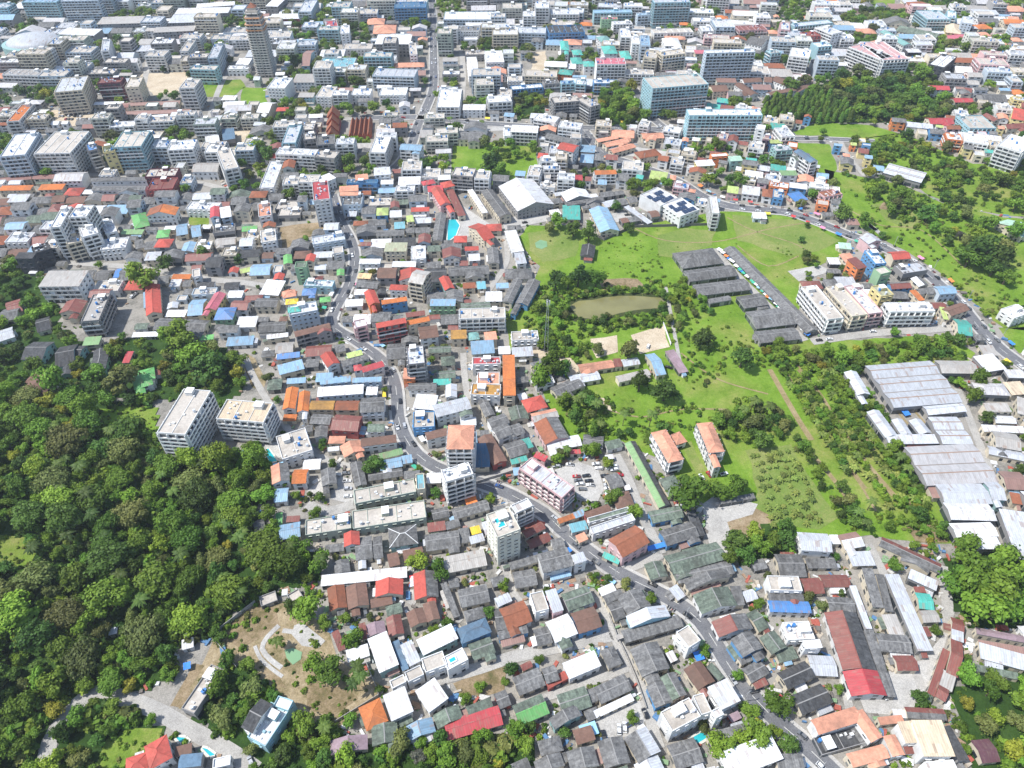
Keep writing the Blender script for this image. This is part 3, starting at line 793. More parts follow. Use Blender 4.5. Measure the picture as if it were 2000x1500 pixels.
(1000, 750): '''
345 110 555 20 510 -60 4 g k e
140 220 300 175 210 90 5 p r2 e
0 290 140 270 100 170 4 h G e
0 420 100 385 60 300 5 g k w
180 300 375 255 330 190 6 g t2/s p
275 470 465 415 340 260 6 h T/k p
280 525 545 480 520 395 4 g w e
455 545 540 540 535 515 3 s r e
555 490 715 510 710 410 4 g k e
0 580 150 530 60 430 4 g k e
110 510 170 490 130 420 4 s m e
0 630 130 600 110 560 3 s m e
50 650 385 885 490 805 13 f l p B | pink hotel slab with a plain pale grey roof beside the car park
170 570 260 610 280 565 5 s r p
-90 1190 92 1124 -48 964 24 f t H P | tall off-white hotel with a rooftop pool above the road
32 1008 164 948 120 888 15 f w w B
105 1210 260 1130 230 1070 4 g R e
150 1290 320 1220 270 1160 3 g R e
0 1450 240 1380 200 1330 4 g k e
240 1480 480 1420 430 1270 8 g k w
485 1410 580 1380 560 1310 9 s l w
600 1060 790 990 740 940 5 g T2 r
370 1090 510 1040 490 1010 3 s o e
500 1050 580 1020 550 980 3 s c2 e
480 1160 610 1130 560 1070 4 s c w
610 1080 930 990 900 960 6 f G w
640 1170 970 1060 930 1010 7 f l w
860 1360 1075 1240 965 1100 9 g T p | pink walled house with a broad terracotta gable near the side lane
700 1350 830 1410 850 1370 3 s m e
530 1240 600 1210 560 1160 4 s s e
1150 975 1235 940 960 440 4 h g2/K e | long green and charcoal shed beside the dirt lane
1100 1090 1350 1040 1300 950 4 g G b
1205 1270 1460 1190 1400 1070 5 g k b
1440 1195 1510 1180 1430 985 4 s K k
1250 1490 1670 1370 1600 1230 5 g G e | wide mossy green vaulted hall south of the blue walled shed
1300 1560 1740 1480 1690 1380 4 g k e
1100 1530 1240 1500 1150 1385 4 h G e
1220 615 1345 590 1205 355 11 p s w B | left of the twin white apartment blocks with salmon hip roofs
1540 545 1660 520 1560 290 11 p s w B | right of the twin white apartment blocks with salmon hip roofs
1280 480 1370 450 1310 370 5 p s w
1630 940 1910 890 1880 855 3 s k k
735 590 800 580 790 550 3 s w k
880 830 925 820 920 790 3 s w k
''',
(1500, 750): '''
980 170 1470 130 1270 -168 6 m l k | huge pale multi ridge warehouse roof beyond the plantation
700 90 800 80 690 -100 6 h l k
1250 245 1550 215 1500 140 5 g l k
1370 460 1585 460 1470 265 6 m l k
960 470 1350 465 1285 395 5 s l k
925 430 1010 395 860 195 5 h l k
1040 400 1130 395 1050 275 5 h l k
1190 400 1280 380 1190 270 5 h l k
1250 780 1760 755 1590 480 6 m L k | wide warm grey warehouse roof with rusty ridge lines
1400 930 1740 930 1650 785 6 m l k
1290 890 1395 890 1340 790 4 s R2 e
1750 910 1865 905 1790 760 6 g l m
1420 1060 1780 1070 1730 935 6 m w k
1460 1200 1790 1190 1750 1078 6 m w k
1650 1290 1830 1290 1790 1197 6 s w k
1870 90 2010 80 2000 -20 5 s e e
1950 240 2020 235 2010 110 5 s t2 e
1770 305 1935 310 1920 250 4 g w e
1680 370 2010 385 2000 335 4 s w e
1780 490 1980 525 1940 395 5 g t2 e
1720 545 2010 605 2005 540 4 g l e
1830 820 2010 830 2000 690 5 g R2 e
1910 930 1990 945 1960 860 4 s T e
1960 1370 2200 1360 2050 1010 6 s l k
265 1300 510 1315 460 1170 7 g l w | pale blue-grey house with a small solar panel by the plantation foot
590 1300 745 1270 700 1150 4 g w/R2 e
490 1250 560 1250 550 1180 4 s w e
310 1440 545 1440 520 1365 3 s k e
880 1270 1350 1490 1340 1400 4 g k/R e
''',
(0, 375): '''
390 275 470 270 560 110 28 f w w B | left arm of the white hotel tower group at the forest edge
550 195 690 190 720 100 28 f w w B
640 350 770 320 740 245 20 f w w B
520 400 640 390 620 310 16 f t e B
830 340 910 290 870 200 12 f l w
800 450 1000 430 990 350 10 f w w
265 480 400 440 370 390 14 f K K
130 520 270 520 270 475 14 s K K
340 740 660 735 655 620 14 s t2 w B | white balconied hotel wing with plain beige roof above the houses
630 1010 770 1000 860 790 14 f t2 k B
875 680 930 660 960 595 3 s b e
750 690 860 690 870 610 3 g k e
940 690 1030 690 1030 600 3 g k e
1140 960 1265 955 1250 730 6 h r2 e | long brick red gabled house by the asphalt yard
1240 720 1330 710 1320 650 3 g k e
1345 680 1490 680 1490 645 4 s o e
1505 660 1565 660 1560 600 9 f t w
1440 800 1520 800 1510 755 4 p k e
1310 915 1395 905 1390 860 4 h l e
1300 975 1455 975 1455 925 3 s w e
1460 970 1580 960 1620 835 5 g c2 e
1590 925 1690 920 1770 790 7 h p y
1700 1000 1850 995 1820 900 7 p b3 g | bright blue hip roof on a green walled house
1820 920 1955 925 1940 850 6 g R w
1035 1135 1300 1125 1300 1090 3 s w k
1240 1080 1640 1100 1600 1000 4 g k e
1560 1160 1670 1150 1670 1115 3 s g e
1080 1490 1230 1450 1190 1370 5 p g w | green hip roofed house beside the grove
175 1490 360 1500 470 1400 4 p T2 e | wide brown hip roof in the left woods
950 1340 1010 1330 1050 1245 3 s r e
190 1310 360 1310 400 1170 5 g K m
430 1370 580 1350 610 1190 5 g K m
715 1370 830 1370 845 1230 5 h K g
660 1200 790 1190 780 1130 5 s g2 e
70 960 180 930 160 850 4 g R e
290 1090 400 1080 390 980 4 g K e
0 1150 130 1130 100 1080 4 g k l
1050 280 1175 270 1140 165 5 p g e
940 330 1110 330 1130 295 4 s g2 e
1230 360 1330 350 1320 290 5 p g e
1160 190 1390 180 1380 120 9 h T/o w
1640 200 1715 195 1715 115 9 h r l
1725 200 1810 195 1800 120 9 s w l
1670 320 1840 300 1830 245 6 f k k
1380 340 1470 330 1470 245 5 g c2 e
1500 350 1575 350 1570 260 5 g c2 e
1415 475 1525 470 1540 395 4 h c2 e
1890 310 2010 300 2010 265 6 s g e
1480 130 1720 140 1700 80 8 f w w
1870 640 1960 620 1970 585 3 s y2 e
1060 440 1130 440 1120 370 4 g k e
1140 450 1240 440 1230 380 4 g k e
1690 420 1850 405 1840 350 4 g t2 e
''',
(500, 375): '''
448 60 578 55 560 -90 24 f r w | white tower block with one pinkish red roof side at the road's upper end
690 100 840 95 820 10 10 f k l
665 30 810 25 790 0 12 s s w
945 185 1040 180 1030 120 7 p y2 b
1060 125 1130 120 1110 75 7 h R e
1055 200 1150 195 1130 140 7 g w e
1215 155 1360 150 1350 120 6 s r2 w
1440 110 1525 90 1440 -40 8 h r2 p | long red gabled shophouse row west of the pointed market gables
1370 390 1455 385 1490 165 4 h k e
1785 385 1865 350 1735 240 8 g r2 e
995 465 1170 465 1190 400 9 s y3 e
1080 290 1165 285 1165 230 6 g c e
1180 235 1235 230 1225 185 9 s y2 e
950 345 1170 340 1150 295 6 g k e
820 560 985 560 960 525 7 s w w
1075 585 1260 585 1240 545 6 s w e
805 675 910 680 890 640 5 s e2 e
790 740 960 760 960 700 5 g k e
1190 700 1300 728 1365 628 16 g t2 e B
1050 765 1190 770 1180 730 7 s r2 w
880 880 975 880 930 775 8 h r2 o
985 880 1185 850 1175 820 9 s o b | blue walled shophouse with an orange strip roof
1365 890 1565 890 1555 840 10 s c2 g | green walled block with a pale blue roof
1590 990 1950 980 1945 900 13 f t w B | wide white apartment block with gridded windows near the vacant grass
945 1065 1180 1020 1165 985 15 s r2 r B
1190 1040 1365 1005 1345 975 12 s o e
1290 1150 1440 1130 1400 1040 9 g T2 w
780 1060 870 1040 850 985 12 f w p B
320 1130 600 1060 560 1025 9 g T2 k B
270 960 490 920 460 850 14 f w l
215 830 320 810 300 760 13 p s w
240 880 340 870 320 830 13.5 p y e
255 945 355 930 340 890 14 p m l
360 810 470 805 470 750 7 p b3 e
500 865 585 855 580 815 5 p g e
40 800 190 810 220 700 4 s w e
0 900 180 900 170 830 6 g k e
310 590 400 585 390 540 15 f G g
390 545 465 545 460 490 9 h r2 e
215 565 285 560 280 490 5 h g e
630 660 690 650 690 600 6 h g e
385 730 610 740 600 690 7 f l c
85 1150 255 1130 250 1100 5 s w e
30 1100 245 1090 230 1010 4 g k e
160 1260 300 1250 290 1170 5 g t2 e
165 1310 345 1290 340 1250 5 s b3 e
185 1430 380 1380 360 1310 5 s c2 e
240 1500 390 1490 390 1450 5 s c2 e
500 1505 740 1480 740 1440 8 s c2 l
755 1490 985 1480 980 1445 8 s c2 l
555 1370 660 1340 600 1250 8 h r2 w
720 1300 840 1270 820 1235 7 s y2 w
680 1370 890 1300 860 1260 6 g k w
840 1410 1010 1360 980 1320 8 g r w
770 1400 835 1390 820 1345 8 p r w
1185 1340 1320 1340 1305 1200 18 f l k B | narrow grey tower with a plain pale roof above the road bend
1160 1460 1260 1460 1240 1380 8 s s o
1020 1310 1170 1300 1170 1180 6 g k e
1350 1260 1530 1250 1520 1200 6 g G e
1460 1360 1570 1350 1540 1280 5 p G e
1410 1460 1560 1450 1560 1390 5 g G e
1390 1510 1530 1505 1520 1460 5 s m e
1690 1345 1910 1340 1910 1285 10 f r w
1730 1500 1905 1500 1900 1405 9 f s w
1930 1590 2030 1590 2020 1280 10 s o e | narrow building under a long orange roof
1520 1150 1645 1145 1645 1080 7 s O e
1655 1160 1745 1150 1740 1090 5 p m2 e
1785 1160 1880 1150 1880 1090 7 s s e
1500 660 1820 640 1820 570 6 g k e
1465 520 1610 510 1590 440 7 h R w
1630 460 1740 455 1740 425 6 s r2 w
1660 540 1750 535 1750 485 5 s w w
1815 560 1905 565 1890 440 5 h k e
1480 780 1550 745 1500 650 7 h r2 m
1620 755 1720 750 1710 705 5 g T e
1730 760 1800 755 1790 700 5 s c e
1210 520 1325 520 1325 420 8 f w w
1770 170 1810 155 1690 -20 6 s w e
1900 200 2000 180 1850 -20 7 h k e | long grey ridge roofed market hall
1580 190 1640 180 1540 -20 5 s R e
600 480 680 470 680 420 8 f t w
440 410 690 370 690 310 8 f l l
40 390 160 380 150 290 10 f t w
20 190 120 180 110 80 10 f s w
1180 980 1330 960 1310 925 5 g R e
620 1260 700 1240 690 1180 4 g k e
''',
(1000, 375): '''
40 150 330 95 170 -95 8 h w k | very large white gabled market hall
430 75 630 45 570 -20 6 h w k
430 110 720 60 700 30 5 g k k
395 210 535 220 530 115 4 s m e | flat teal roof among trees by the market
690 320 840 300 745 120 5 h c2 e | pale blue curved roof beside the meadow
1330 185 1480 130 1310 45 11 f w w S | right block of the white building with rooftop solar panels
1165 105 1300 40 1130 -40 11 f w w S | left block of the white building with rooftop solar panels
1060 250 1100 235 910 110 3 s l k
1567 165 1621 161 1598 31 16 f w w B | thin white slab standing alone on the meadow edge
1880 205 1990 210 1985 165 4 s w l | small white shed on the meadow by the road
530 500 640 510 655 420 4 h K k | dark grey hut near the garden pond
0 475 95 460 30 300 5 s w w
40 570 115 550 90 470 5 s l w
1330 600 1655 555 1570 435 4 p k k | hip ended top row of the grey market sheds
1400 700 1780 650 1690 570 4 g k k | second row of the grey market sheds
1480 810 1890 760 1790 680 4 g k k | third row of the grey market sheds
1560 870 1730 840 1680 810 4 g k k
1820 910 2010 880 1930 790 4 g k k
1920 1068 2240 1028 2120 900 4 g k k
1960 1180 2280 1148 2180 1060 4 g k k
2310 1112 2390 1068 1732 420 4 h k k | long narrow grey shed running along the market lane
530 1410 800 1370 780 1310 4 g s e | long salmon roofed row by the sand patches
805 1370 865 1360 845 1300 4 s R e
870 1365 1000 1345 980 1290 4 g l e
480 1500 710 1460 650 1400 4 g l e
830 1490 1080 1430 1060 1380 4 g t2 e
1130 1440 1205 1420 1110 1255 4 g c2 e
1310 1425 1375 1395 1260 1230 3 s v k
0 1160 210 1150 200 1080 9 f t w
0 1290 165 1280 160 1210 6 s l e
-80 860 0 870 85 690 5 h k e
20 880 130 880 230 690 5 h k b
''',
(1500, 375): '''
473 1002 588 974 374 720 13 f t w B | white apartment block by the market lane, first of the row
660 974 776 950 568 722 13 f t e B | cream sided apartment block, second of the row by the market lane
786 950 900 940 704 722 12 f w p B
970 934 1324 930 1242 858 13 f w w B | wide white apartment block facing the tree lined lane
884 815 984 800 908 720 13 f y3 y | yellow apartment block behind the white ones
892 640 976 620 900 580 14 f t g | lime green apartment block with shaded front
700 600 780 588 688 516 12 s R o | building with a blank vivid orange wall
850 570 920 545 830 440 13 f w b | white building with large blue window panels
780 410 885 385 820 325 9 h l p
985 530 1125 520 1060 460 7 g r2 e
1045 640 1240 610 1190 540 7 f l k
560 440 660 450 640 405 4 s m3 e
970 760 1130 750 1080 700 5 g R/k b
1180 740 1260 730 1190 665 6 h w/k e
1350 800 1490 790 1420 730 7 g c2 l
1180 850 1230 845 1150 770 5 s o e
1190 800 1310 780 1270 740 5 g k e
1405 980 1550 930 1530 855 6 g T2 e | large brown roofed hall by the road's end
1490 1115 1600 1125 1550 1000 5 g m e | dark teal roof beside the brown hall
1375 1000 1410 990 1370 900 5 s y2 e
1880 1000 2000 960 1980 860 8 f w w
1690 1410 1845 1385 1770 1265 5 s w k
1990 365 2060 320 1860 205 5 g m3 e | long mint green roof in the right meadow
440 40 580 15 530 -30 10 f T p B
210 80 310 60 250 0 5 s b e
600 560 690 550 650 480 5 s s e
1240 800 1330 790 1290 740 5 g k e
''',
(0, 0): '''
0 1215 190 1215 300 1040 26 f w l B
270 1190 540 1200 690 1030 24 f t w B
690 1180 760 1160 740 1110 22 f b k B
890 1150 1115 1140 1160 1020 24 f t c B
805 1190 900 1180 890 1130 22 f G y
1190 1150 1320 1150 1330 1090 16 f l l B
1340 1170 1540 1160 1510 1090 18 f w w B
1750 1320 1865 1310 1800 1160 20 f t w B
775 650 960 640 950 600 20 f R R B | dark maroon hotel with pale balcony lines
975 680 1080 680 1120 600 20 f t e
420 720 640 700 690 590 24 f l e B
40 960 160 930 270 800 16 f o w B
500 270 780 280 760 230 12 s w k
780 190 1120 180 1110 130 12 s t2 k
1200 255 1520 240 1530 205 12 s t2 k
1320 180 1680 170 1700 110 14 s l k
1380 110 1800 100 1790 60 12 s w k
1540 60 1840 40 1830 15 12 s w k
490 5 780 0 770 -20 30 f l l B
190 15 460 15 450 -10 25 f c2 c B
1500 540 1700 545 1690 510 16 f t c B
1400 400 1470 395 1530 310 14 f t w
1620 460 1700 440 1750 330 20 f l l B
790 400 850 390 860 300 22 f l w B
0 1490 250 1485 250 1450 6 s o e
310 1485 500 1480 500 1440 6 s o e
0 1420 260 1400 250 1370 6 g R e
270 1400 480 1395 470 1360 6 g R e
720 1420 1160 1410 1150 1380 7 g k w
730 1490 1150 1485 1140 1450 7 g k w
1150 1380 1390 1370 1380 1310 10 f t R
1610 1130 1720 1120 1710 1060 6 s w w
1740 1090 1840 1090 1830 1010 7 s B k
1680 940 1820 930 1810 900 6 s l r
1170 930 1310 920 1310 895 8 s w w
950 900 1500 880 1480 850 5 g R2 e
960 830 1420 810 1400 785 5 g R2 e
50 580 360 590 350 545 14 f t2 w B
740 820 970 815 960 795 5 s w e
1180 1480 1380 1470 1360 1385 9 f R r
''',
(500, 0): '''
80 686 228 684 291 604 16 f w w | plain white cube shaped building beside the thirty storey tower
460 760 590 750 640 670 12 f t w
750 740 900 740 900 690 10 f w w
960 740 1170 740 1190 680 10 f w w
0 880 100 880 170 800 8 g w e
470 520 740 520 800 450 14 f c w B
920 590 1250 600 1250 540 16 f l l B
935 345 1210 345 1215 275 14 s w k
920 265 1100 260 1090 195 10 p s e
1200 430 1260 420 1250 330 16 f t w
1660 600 1740 590 1720 440 12 g w w
1800 490 1940 480 1920 390 14 f w w
1410 840 1590 830 1610 690 12 f w w B
1810 800 1990 790 1990 740 14 f w w B
1620 860 1800 860 1790 820 8 s w w
885 1190 1010 1190 1060 1060 16 f w w B
1140 1170 1310 1180 1290 1130 15 g c2 w B | white block with a pale blue gable roof
490 1130 630 1120 600 1050 18 f k k B
380 1090 470 1080 460 1030 16 f t k B
170 1200 480 1215 470 1165 16 f w w B
490 1225 650 1240 620 1180 16 f t k B
200 1120 310 1110 360 970 18 f l c B
720 1430 960 1430 940 1400 10 f b2 b B
650 1500 800 1490 800 1450 9 s s w
770 1410 870 1400 880 1360 10 s s e
950 1370 1080 1360 1020 1310 12 s l w
1360 1500 1480 1490 1440 1450 8 s r w
1470 1470 1560 1450 1520 1410 8 p r2 e
1310 1450 1410 1430 1380 1400 8 p r w
30 1450 130 1480 210 1270 8 f l w
500 1440 600 1400 600 1345 9 s w w
1590 1090 1790 1090 1770 1030 7 g k s
1940 1060 2010 1060 2000 990 10 f w w
70 50 170 50 250 -20 14 s w k
120 150 380 145 370 110 10 s w r
330 90 430 90 480 0 18 f l l B
1470 150 1910 150 1900 90 14 f w l B
1580 240 1750 240 1740 200 12 f k w
1640 200 1900 195 1890 170 10 s w w
550 210 640 210 630 160 14 f r w B
660 260 730 260 730 195 18 f w w
110 290 280 285 270 240 16 f t w B
350 520 420 510 460 390 10 g R2 c
1080 60 1330 55 1330 10 20 f b2 b B
''',
(1000, 0): '''
185 60 290 60 285 15 26 f w w B
300 110 525 110 520 70 18 f w w B
50 255 270 260 260 215 14 f l l B
280 260 560 250 550 190 14 f K b B
660 500 890 500 880 450 22 f p w B
1030 450 1130 450 1150 390 22 f t e B
1150 440 1330 420 1340 380 24 f t e B
1520 414 1904 404 1880 380 34 f w l B | broad pale blue and white hotel slab, tallest of the upper right
1100 690 1540 655 1450 570 30 f t c B | large blue-green glazed hotel with a white roof terrace
1375 900 1950 900 1940 850 27 f w c B | curved front hotel with white floors and a round roof pool
1890 1000 1960 1010 2000 980 22 f w w
300 805 500 790 540 740 18 f t k B | dark corner wing of the unfinished concrete building by the grove
610 835 690 815 580 750 18 f t k B
105 590 355 600 350 550 12 f t e B
0 700 240 680 230 650 10 f w b B
250 660 370 650 360 620 11 f k k B
380 655 490 650 490 625 12 f c2 c B
500 655 580 660 580 620 13 f w c B
640 650 830 650 820 620 12 f w b B
0 1030 210 1040 200 990 13 s w w B
250 1075 495 1135 540 1100 12 g k w B
375 990 550 1010 540 960 16 f w w B
190 930 360 960 350 910 14 f w w B
390 1170 520 1200 490 1130 17 g r2 w | plain pale tower with a red gable roof
240 1260 360 1260 330 1220 14 f w w B
250 1320 380 1320 370 1290 12 f w w B
440 1410 560 1410 540 1365 8 g r p
650 1365 820 1360 810 1330 12 s o w B
780 1070 960 1080 950 1020 5 g s e
980 1085 1150 1080 1210 1035 5 g s e
680 1110 840 1080 800 1060 5 g s e
740 1150 920 1110 880 1080 5 g s e
790 1200 970 1150 930 1120 5 g s e
1000 1240 1170 1210 1120 1160 6 p T e
1560 1225 1690 1215 1680 1190 11 f w o
1700 1260 1800 1255 1790 1220 10 s m3 m
1450 1300 1590 1290 1560 1250 10 s w y
1110 20 1390 15 1380 -10 30 f l c B
640 100 940 95 930 70 14 f c2 c B
980 120 1120 115 1110 95 14 f c2 l B
700 150 830 150 820 130 12 f p g
790 190 940 185 930 160 12 f w w B
850 290 930 290 920 220 18 f w w B
940 340 1000 340 990 280 18 f w w
1010 360 1080 350 1070 270 20 f c2 l B
1190 360 1320 360 1300 300 12 p w w
1100 260 1410 250 1400 215 14 f t w B
1580 210 1730 210 1720 150 16 f w l B
1480 240 1570 240 1560 200 14 f w w B
1760 240 1980 230 1970 190 10 f R p B
1850 340 1980 370 1990 310 10 g k w
1430 420 1520 420 1510 395 10 s p e
1752 672 1880 760 1912 724 7 g T2 w
1800 648 1944 640 1936 604 7 g T2 w
1968 644 2032 640 2028 600 7 g T2 w
1548 720 1672 712 1672 660 8 g T2 e
720 420 830 420 800 360 12 p m w
470 500 560 500 540 450 8 p m w
480 430 560 430 540 390 8 p m w
370 580 480 590 470 550 8 p m o
560 520 650 520 640 480 10 p m w
690 330 780 320 750 280 10 p m2 w
380 380 450 400 440 330 12 p m w
860 460 940 460 910 400 10 p m w
''',
(1500, 0): '''
650 370 900 470 960 430 22 f q w B | long left wing of the white hotel with pink roof
905 470 1105 455 900 320 22 f q w B | front wing of the white hotel with pink roof
155 430 310 450 350 390 20 f w w B
0 420 80 410 90 380 18 f t c B
390 220 530 275 560 240 22 f w w B
100 230 170 230 170 170 20 f w p B
190 210 490 180 480 150 18 f l c B
555 300 660 300 660 265 16 f w w B
360 370 470 360 480 320 20 f w c B
280 290 390 280 380 240 18 f R r B
170 280 270 280 260 240 18 f l l B
0 748 320 688 320 660 7 g T2 w
40 632 160 680 192 640 7 g T2 w
1245 510 1390 515 1490 430 18 f w K | charcoal sided building with a white roof at the park edge
1800 1130 1985 1190 2080 1100 20 f w w B | white hotel with dark glazed end, at the right grove
1530 1100 1720 1130 1720 1060 12 f w w B
1260 970 1450 970 1420 920 7 g r e
1390 1010 1500 1010 1490 980 9 g T p
1570 1000 1780 1000 1680 900 9 f t c B
1850 1010 2010 1000 2000 960 8 g R e
1690 910 1780 960 1800 930 8 g R e
1900 920 2010 950 2010 860 9 g r2 y
1450 800 1600 800 1580 765 6 g r e
1260 700 1410 705 1410 670 8 g r w
1530 720 1590 720 1590 690 7 g R w
900 1350 1200 1430 1240 1350 6 m l k | ridged pale sheds in the right grove
210 1190 340 1280 380 1250 18 g B w B | white apartment block with a slate blue roof at the meadow corner
110 1070 210 1060 150 990 14 f l w B
10 1120 110 1120 110 1095 9 s y2 b
60 1180 190 1170 160 1130 12 f l m B
100 1370 230 1370 220 1335 10 s g2 w
1210 150 1390 150 1370 80 16 f l c B
1400 140 1470 130 1470 80 16 f w c B
1510 180 1600 180 1610 130 18 f w l
1000 240 1310 310 1350 270 9 g G e
1080 410 1190 410 1190 385 9 s w K
890 260 1080 370 1110 340 10 g m2 w
1620 230 1730 225 1730 190 7 p o e
1820 490 2000 460 2000 410 7 g o e
1900 740 2000 740 1990 700 6 p o e
1390 310 1530 300 1520 270 7 g p e
1390 260 1510 260 1500 190 9 p e y
''',
}
# ------------------------------------------------------------------ building records
RECS = []
def rec_from_px(c, h, form, roof, wall, flags='', label=None):
    A0, B0, C0 = c
    z0 = 0.0
    for _ in range(3):
        A, B, C = (at(u, v, z0 + h) for u, v in (A0, B0, C0))
        ab, bc = B - A, C - B
        if bc.length > 1.35 * ab.length:
            n = bc.normalized(); u = Vector((n.y, -n.x, 0))
            if u.dot(ab) < 0: u = -u
            D = bc.length; L = ab.dot(u)
        else:
            u = ab.normalized(); n = Vector((-u.y, u.x, 0))
            if n.dot(bc) < 0: n = -n
            L = ab.length; D = bc.dot(n)
        o = (A + C) / 2
        z0 = hill_z(o.x, o.y)
    ang = math.atan2(u.y, u.x)
    if (Vector((-u.y, u.x, 0)) - n).length > .1: ang += math.pi
    D = max(D, 3.0); L = max(L, 3.0)
    return dict(c=(o.x, o.y), z=z0, ang=ang, L=L, D=D, h=h, form=form, roof=roof, wall=wall, flags=flags, label=label)
for (ox, oy), txt in SURVEY.items():
    for line in txt.strip().splitlines():
        body, _, lab = line.partition('|')
        t = body.split(); v = [float(x) for x in t[:7]]
        c = [(ox + v[i] / 4, oy + v[i + 1] / 4) for i in (0, 2, 4)]
        w = t[9] if t[9] in WALL else 'e'
        RECS.append(rec_from_px(c, v[6], t[7], t[8], w, t[10] if len(t) > 10 else '', lab.strip() or None))
for r in RECS:
    q = to_px((r['c'][0], r['c'][1], r['h']))
    if r['form'] in 'ms' and r['L'] * r['D'] > 250 and 1640 < q[0] and 700 < q[1] < 1100: r['L'] *= 1.10; r['D'] *= 1.10
for r in RECS: mark_rect(r['c'], r['ang'], r['L'], r['D'], .4)
N_HAND = len(RECS)
for (u, v, w_, d_, dx_, dy_) in ((519, 152, 30, 34, 0, 8), (652, 262, 52, 46, 15, 0), (75, 100, 78, 66, 0, 0)):      # room for the tower, the temple and the arena
    q = at(u, v, 0); mark_rect((q.x + dx_, q.y + dy_), 0, w_, d_)
# villas at the lower left corner, by hand
for c, h, f, ro, wa, lab in [
 ([(40, 770), (88, 772), (112, 735)], 5, 'p', 'T2', 'e', 'broad brown hip roof between trees above the forest'),
 ([(5, 628), (40, 622), (35, 600)], 4, 'g', 'k', 'e', 'grey gabled house in the upper left trees'), ([(0, 665), (30, 660), (25, 640)], 4, 'g', 'l', 'w', 'pale roofed house at the upper left edge trees'),
 ([(15, 610), (45, 605), (40, 585)], 4, 'g', 'R', 'e', 'maroon roof among the upper left trees'), ([(130, 700), (160, 700), (165, 675)], 5, 'g', 'K', 'm', 'charcoal roof beside the asphalt yard trees'),
 ([(175, 725), (205, 725), (212, 695)], 5, 'h', 'K', 'g', 'charcoal gable fronted house below the asphalt yard'), ([(262, 760), (300, 752), (292, 722)], 5, 'p', 'g', 'w', 'green hip roof at the clearing edge'),
 ([(300, 1500), (345, 1475), (318, 1438)], 7, 'p', 'r2', 'w', 'red hip roofed villa in the lower left grove'),
 ([(255, 1515), (300, 1500), (280, 1470)], 6, 'p', 'r2', 'w', 'lower red hip roof attached to the corner villa'),
 ([(355, 1500), (400, 1495), (390, 1470)], 6, 'g', 'B', 'k', 'dark slate roofed house between two corner pools'),
 ([(345, 1478), (378, 1470), (372, 1452)], 4, 's', 'T2', 'k', 'brown roof terrace between two corner pools'),
 ([(420, 1500), (455, 1492), (445, 1475)], 5, 'f', 'w', 'w', 'white flat roofed house at the foot of the hill road'),
 ([(350, 1388), (382, 1389), (440, 1302)], 7, 'f', 't', 'k', 'unfinished concrete building with bare roof at the hill road fork'),
 ([(480, 1442), (520, 1455), (566, 1385)], 8, 'f', 'w', 'c', 'modern white house with terraces below the bare plot'),
 ([(469, 1422), (494, 1431), (533, 1374)], 10.5, 'g', 'K', 'w', 'charcoal roofed upper wing of the modern white house'),
 ([(532, 1378), (562, 1388), (574, 1368)], 9, 'f', 'w', 'c', 'roof pool wing of the modern white house'),
 ([(216, 1240), (233, 1236), (226, 1225)], 3, 's', 'l', 'k', 'tiny tin roof deep in the forest'),
 ([(362, 1245), (376, 1240), (370, 1230)], 3, 's', 'l', 'k', 'tiny pale tin roof at the edge of the bare plot'),
]:
    r = rec_from_px(c, h, f, ro, wa, 'P' if 'roof pool wing' in lab else '', lab); RECS.append(r); mark_rect(r['c'], r['ang'], r['L'], r['D'], .4)

# ------------------------------------------------------------------ the town between the surveyed buildings
def zone_of(px, py):
    if py < 205: return 'far_w' if px < 1040 else 'far_e'
    if py < 372: return 'mid_w' if px < 880 else ('mid_c' if px < 1230 else 'town_e')
    if px > 1240 and py < 410: return 'town_e'
    if px < 1015 and py < 640: return 'old'
    if px < 1015 and py < 985: return 'road'
    if px > 1640 and 690 < py < 1095: return 'ware'
    if px > 1480: return 'yard'
    return 'near'
ZONES = {  # angle, (depth), (width), heights, roofs, walls, street every n rows
 'far_w': (0.02, (13, 22), (14, 36), [8, 10, 12, 14, 17, 20, 24], 'w w w l l l l t t t t t2 t2 k k k L L R2 s c2', 'w w w l l e e k k G H H c', 2),
 'far_e': (-.10, (13, 21), (13, 32), [6, 8, 10, 13, 16, 19], 'w w w l l l t t t t2 k k k L L R2 T s o c2', 'w w w l e e k H H p', 2),
 'mid_w': (.06, (11, 17), (11, 26), [6, 8, 10, 12, 15, 18], 'w w l l l t t t t t2 k k k k L R T c2 r2', 'w w w l e k H H G', 2),
 'mid_c': (-.12, (11, 17), (10, 22), [6, 8, 10, 12, 15], 'w w l l l t t t k k k L R s r2 c2', 'w w w e k', 2),
 'town_e': (-.30, (9, 14), (8, 16), [6, 7, 9, 11], 'w w w l l l k k k t t T R s c2 m y2', 'w w w p e e o b y', 2),
 'old': (.05, (9, 14), (9, 20), [3.5, 4, 5, 6, 7, 9], 'k k k k k k k k K l l w w t t G G R R T T2 c2 r2 l', 'w w e e k l', 2),
 'road': (.10, (8, 13), (8, 18), [3.5, 4, 6, 7], 'k k k k k k l w w t T2 R G c2', 'w w e e k', 2),
 'near': (.30, (8, 12), (8, 16), [3, 3.5, 4, 5], 'k k k k k k l w T2 G', 'w e e k', 2),
 'ware': (-.02, (11, 18), (16, 34), [4.5, 5, 6], 'l l l L L w w t2 R2 k', 'k k e', 3),
 'yard': (.0, (8, 13), (9, 20), [3.5, 4, 5], 'k k k l l w w R R2 t2', 'e k w', 2),
}
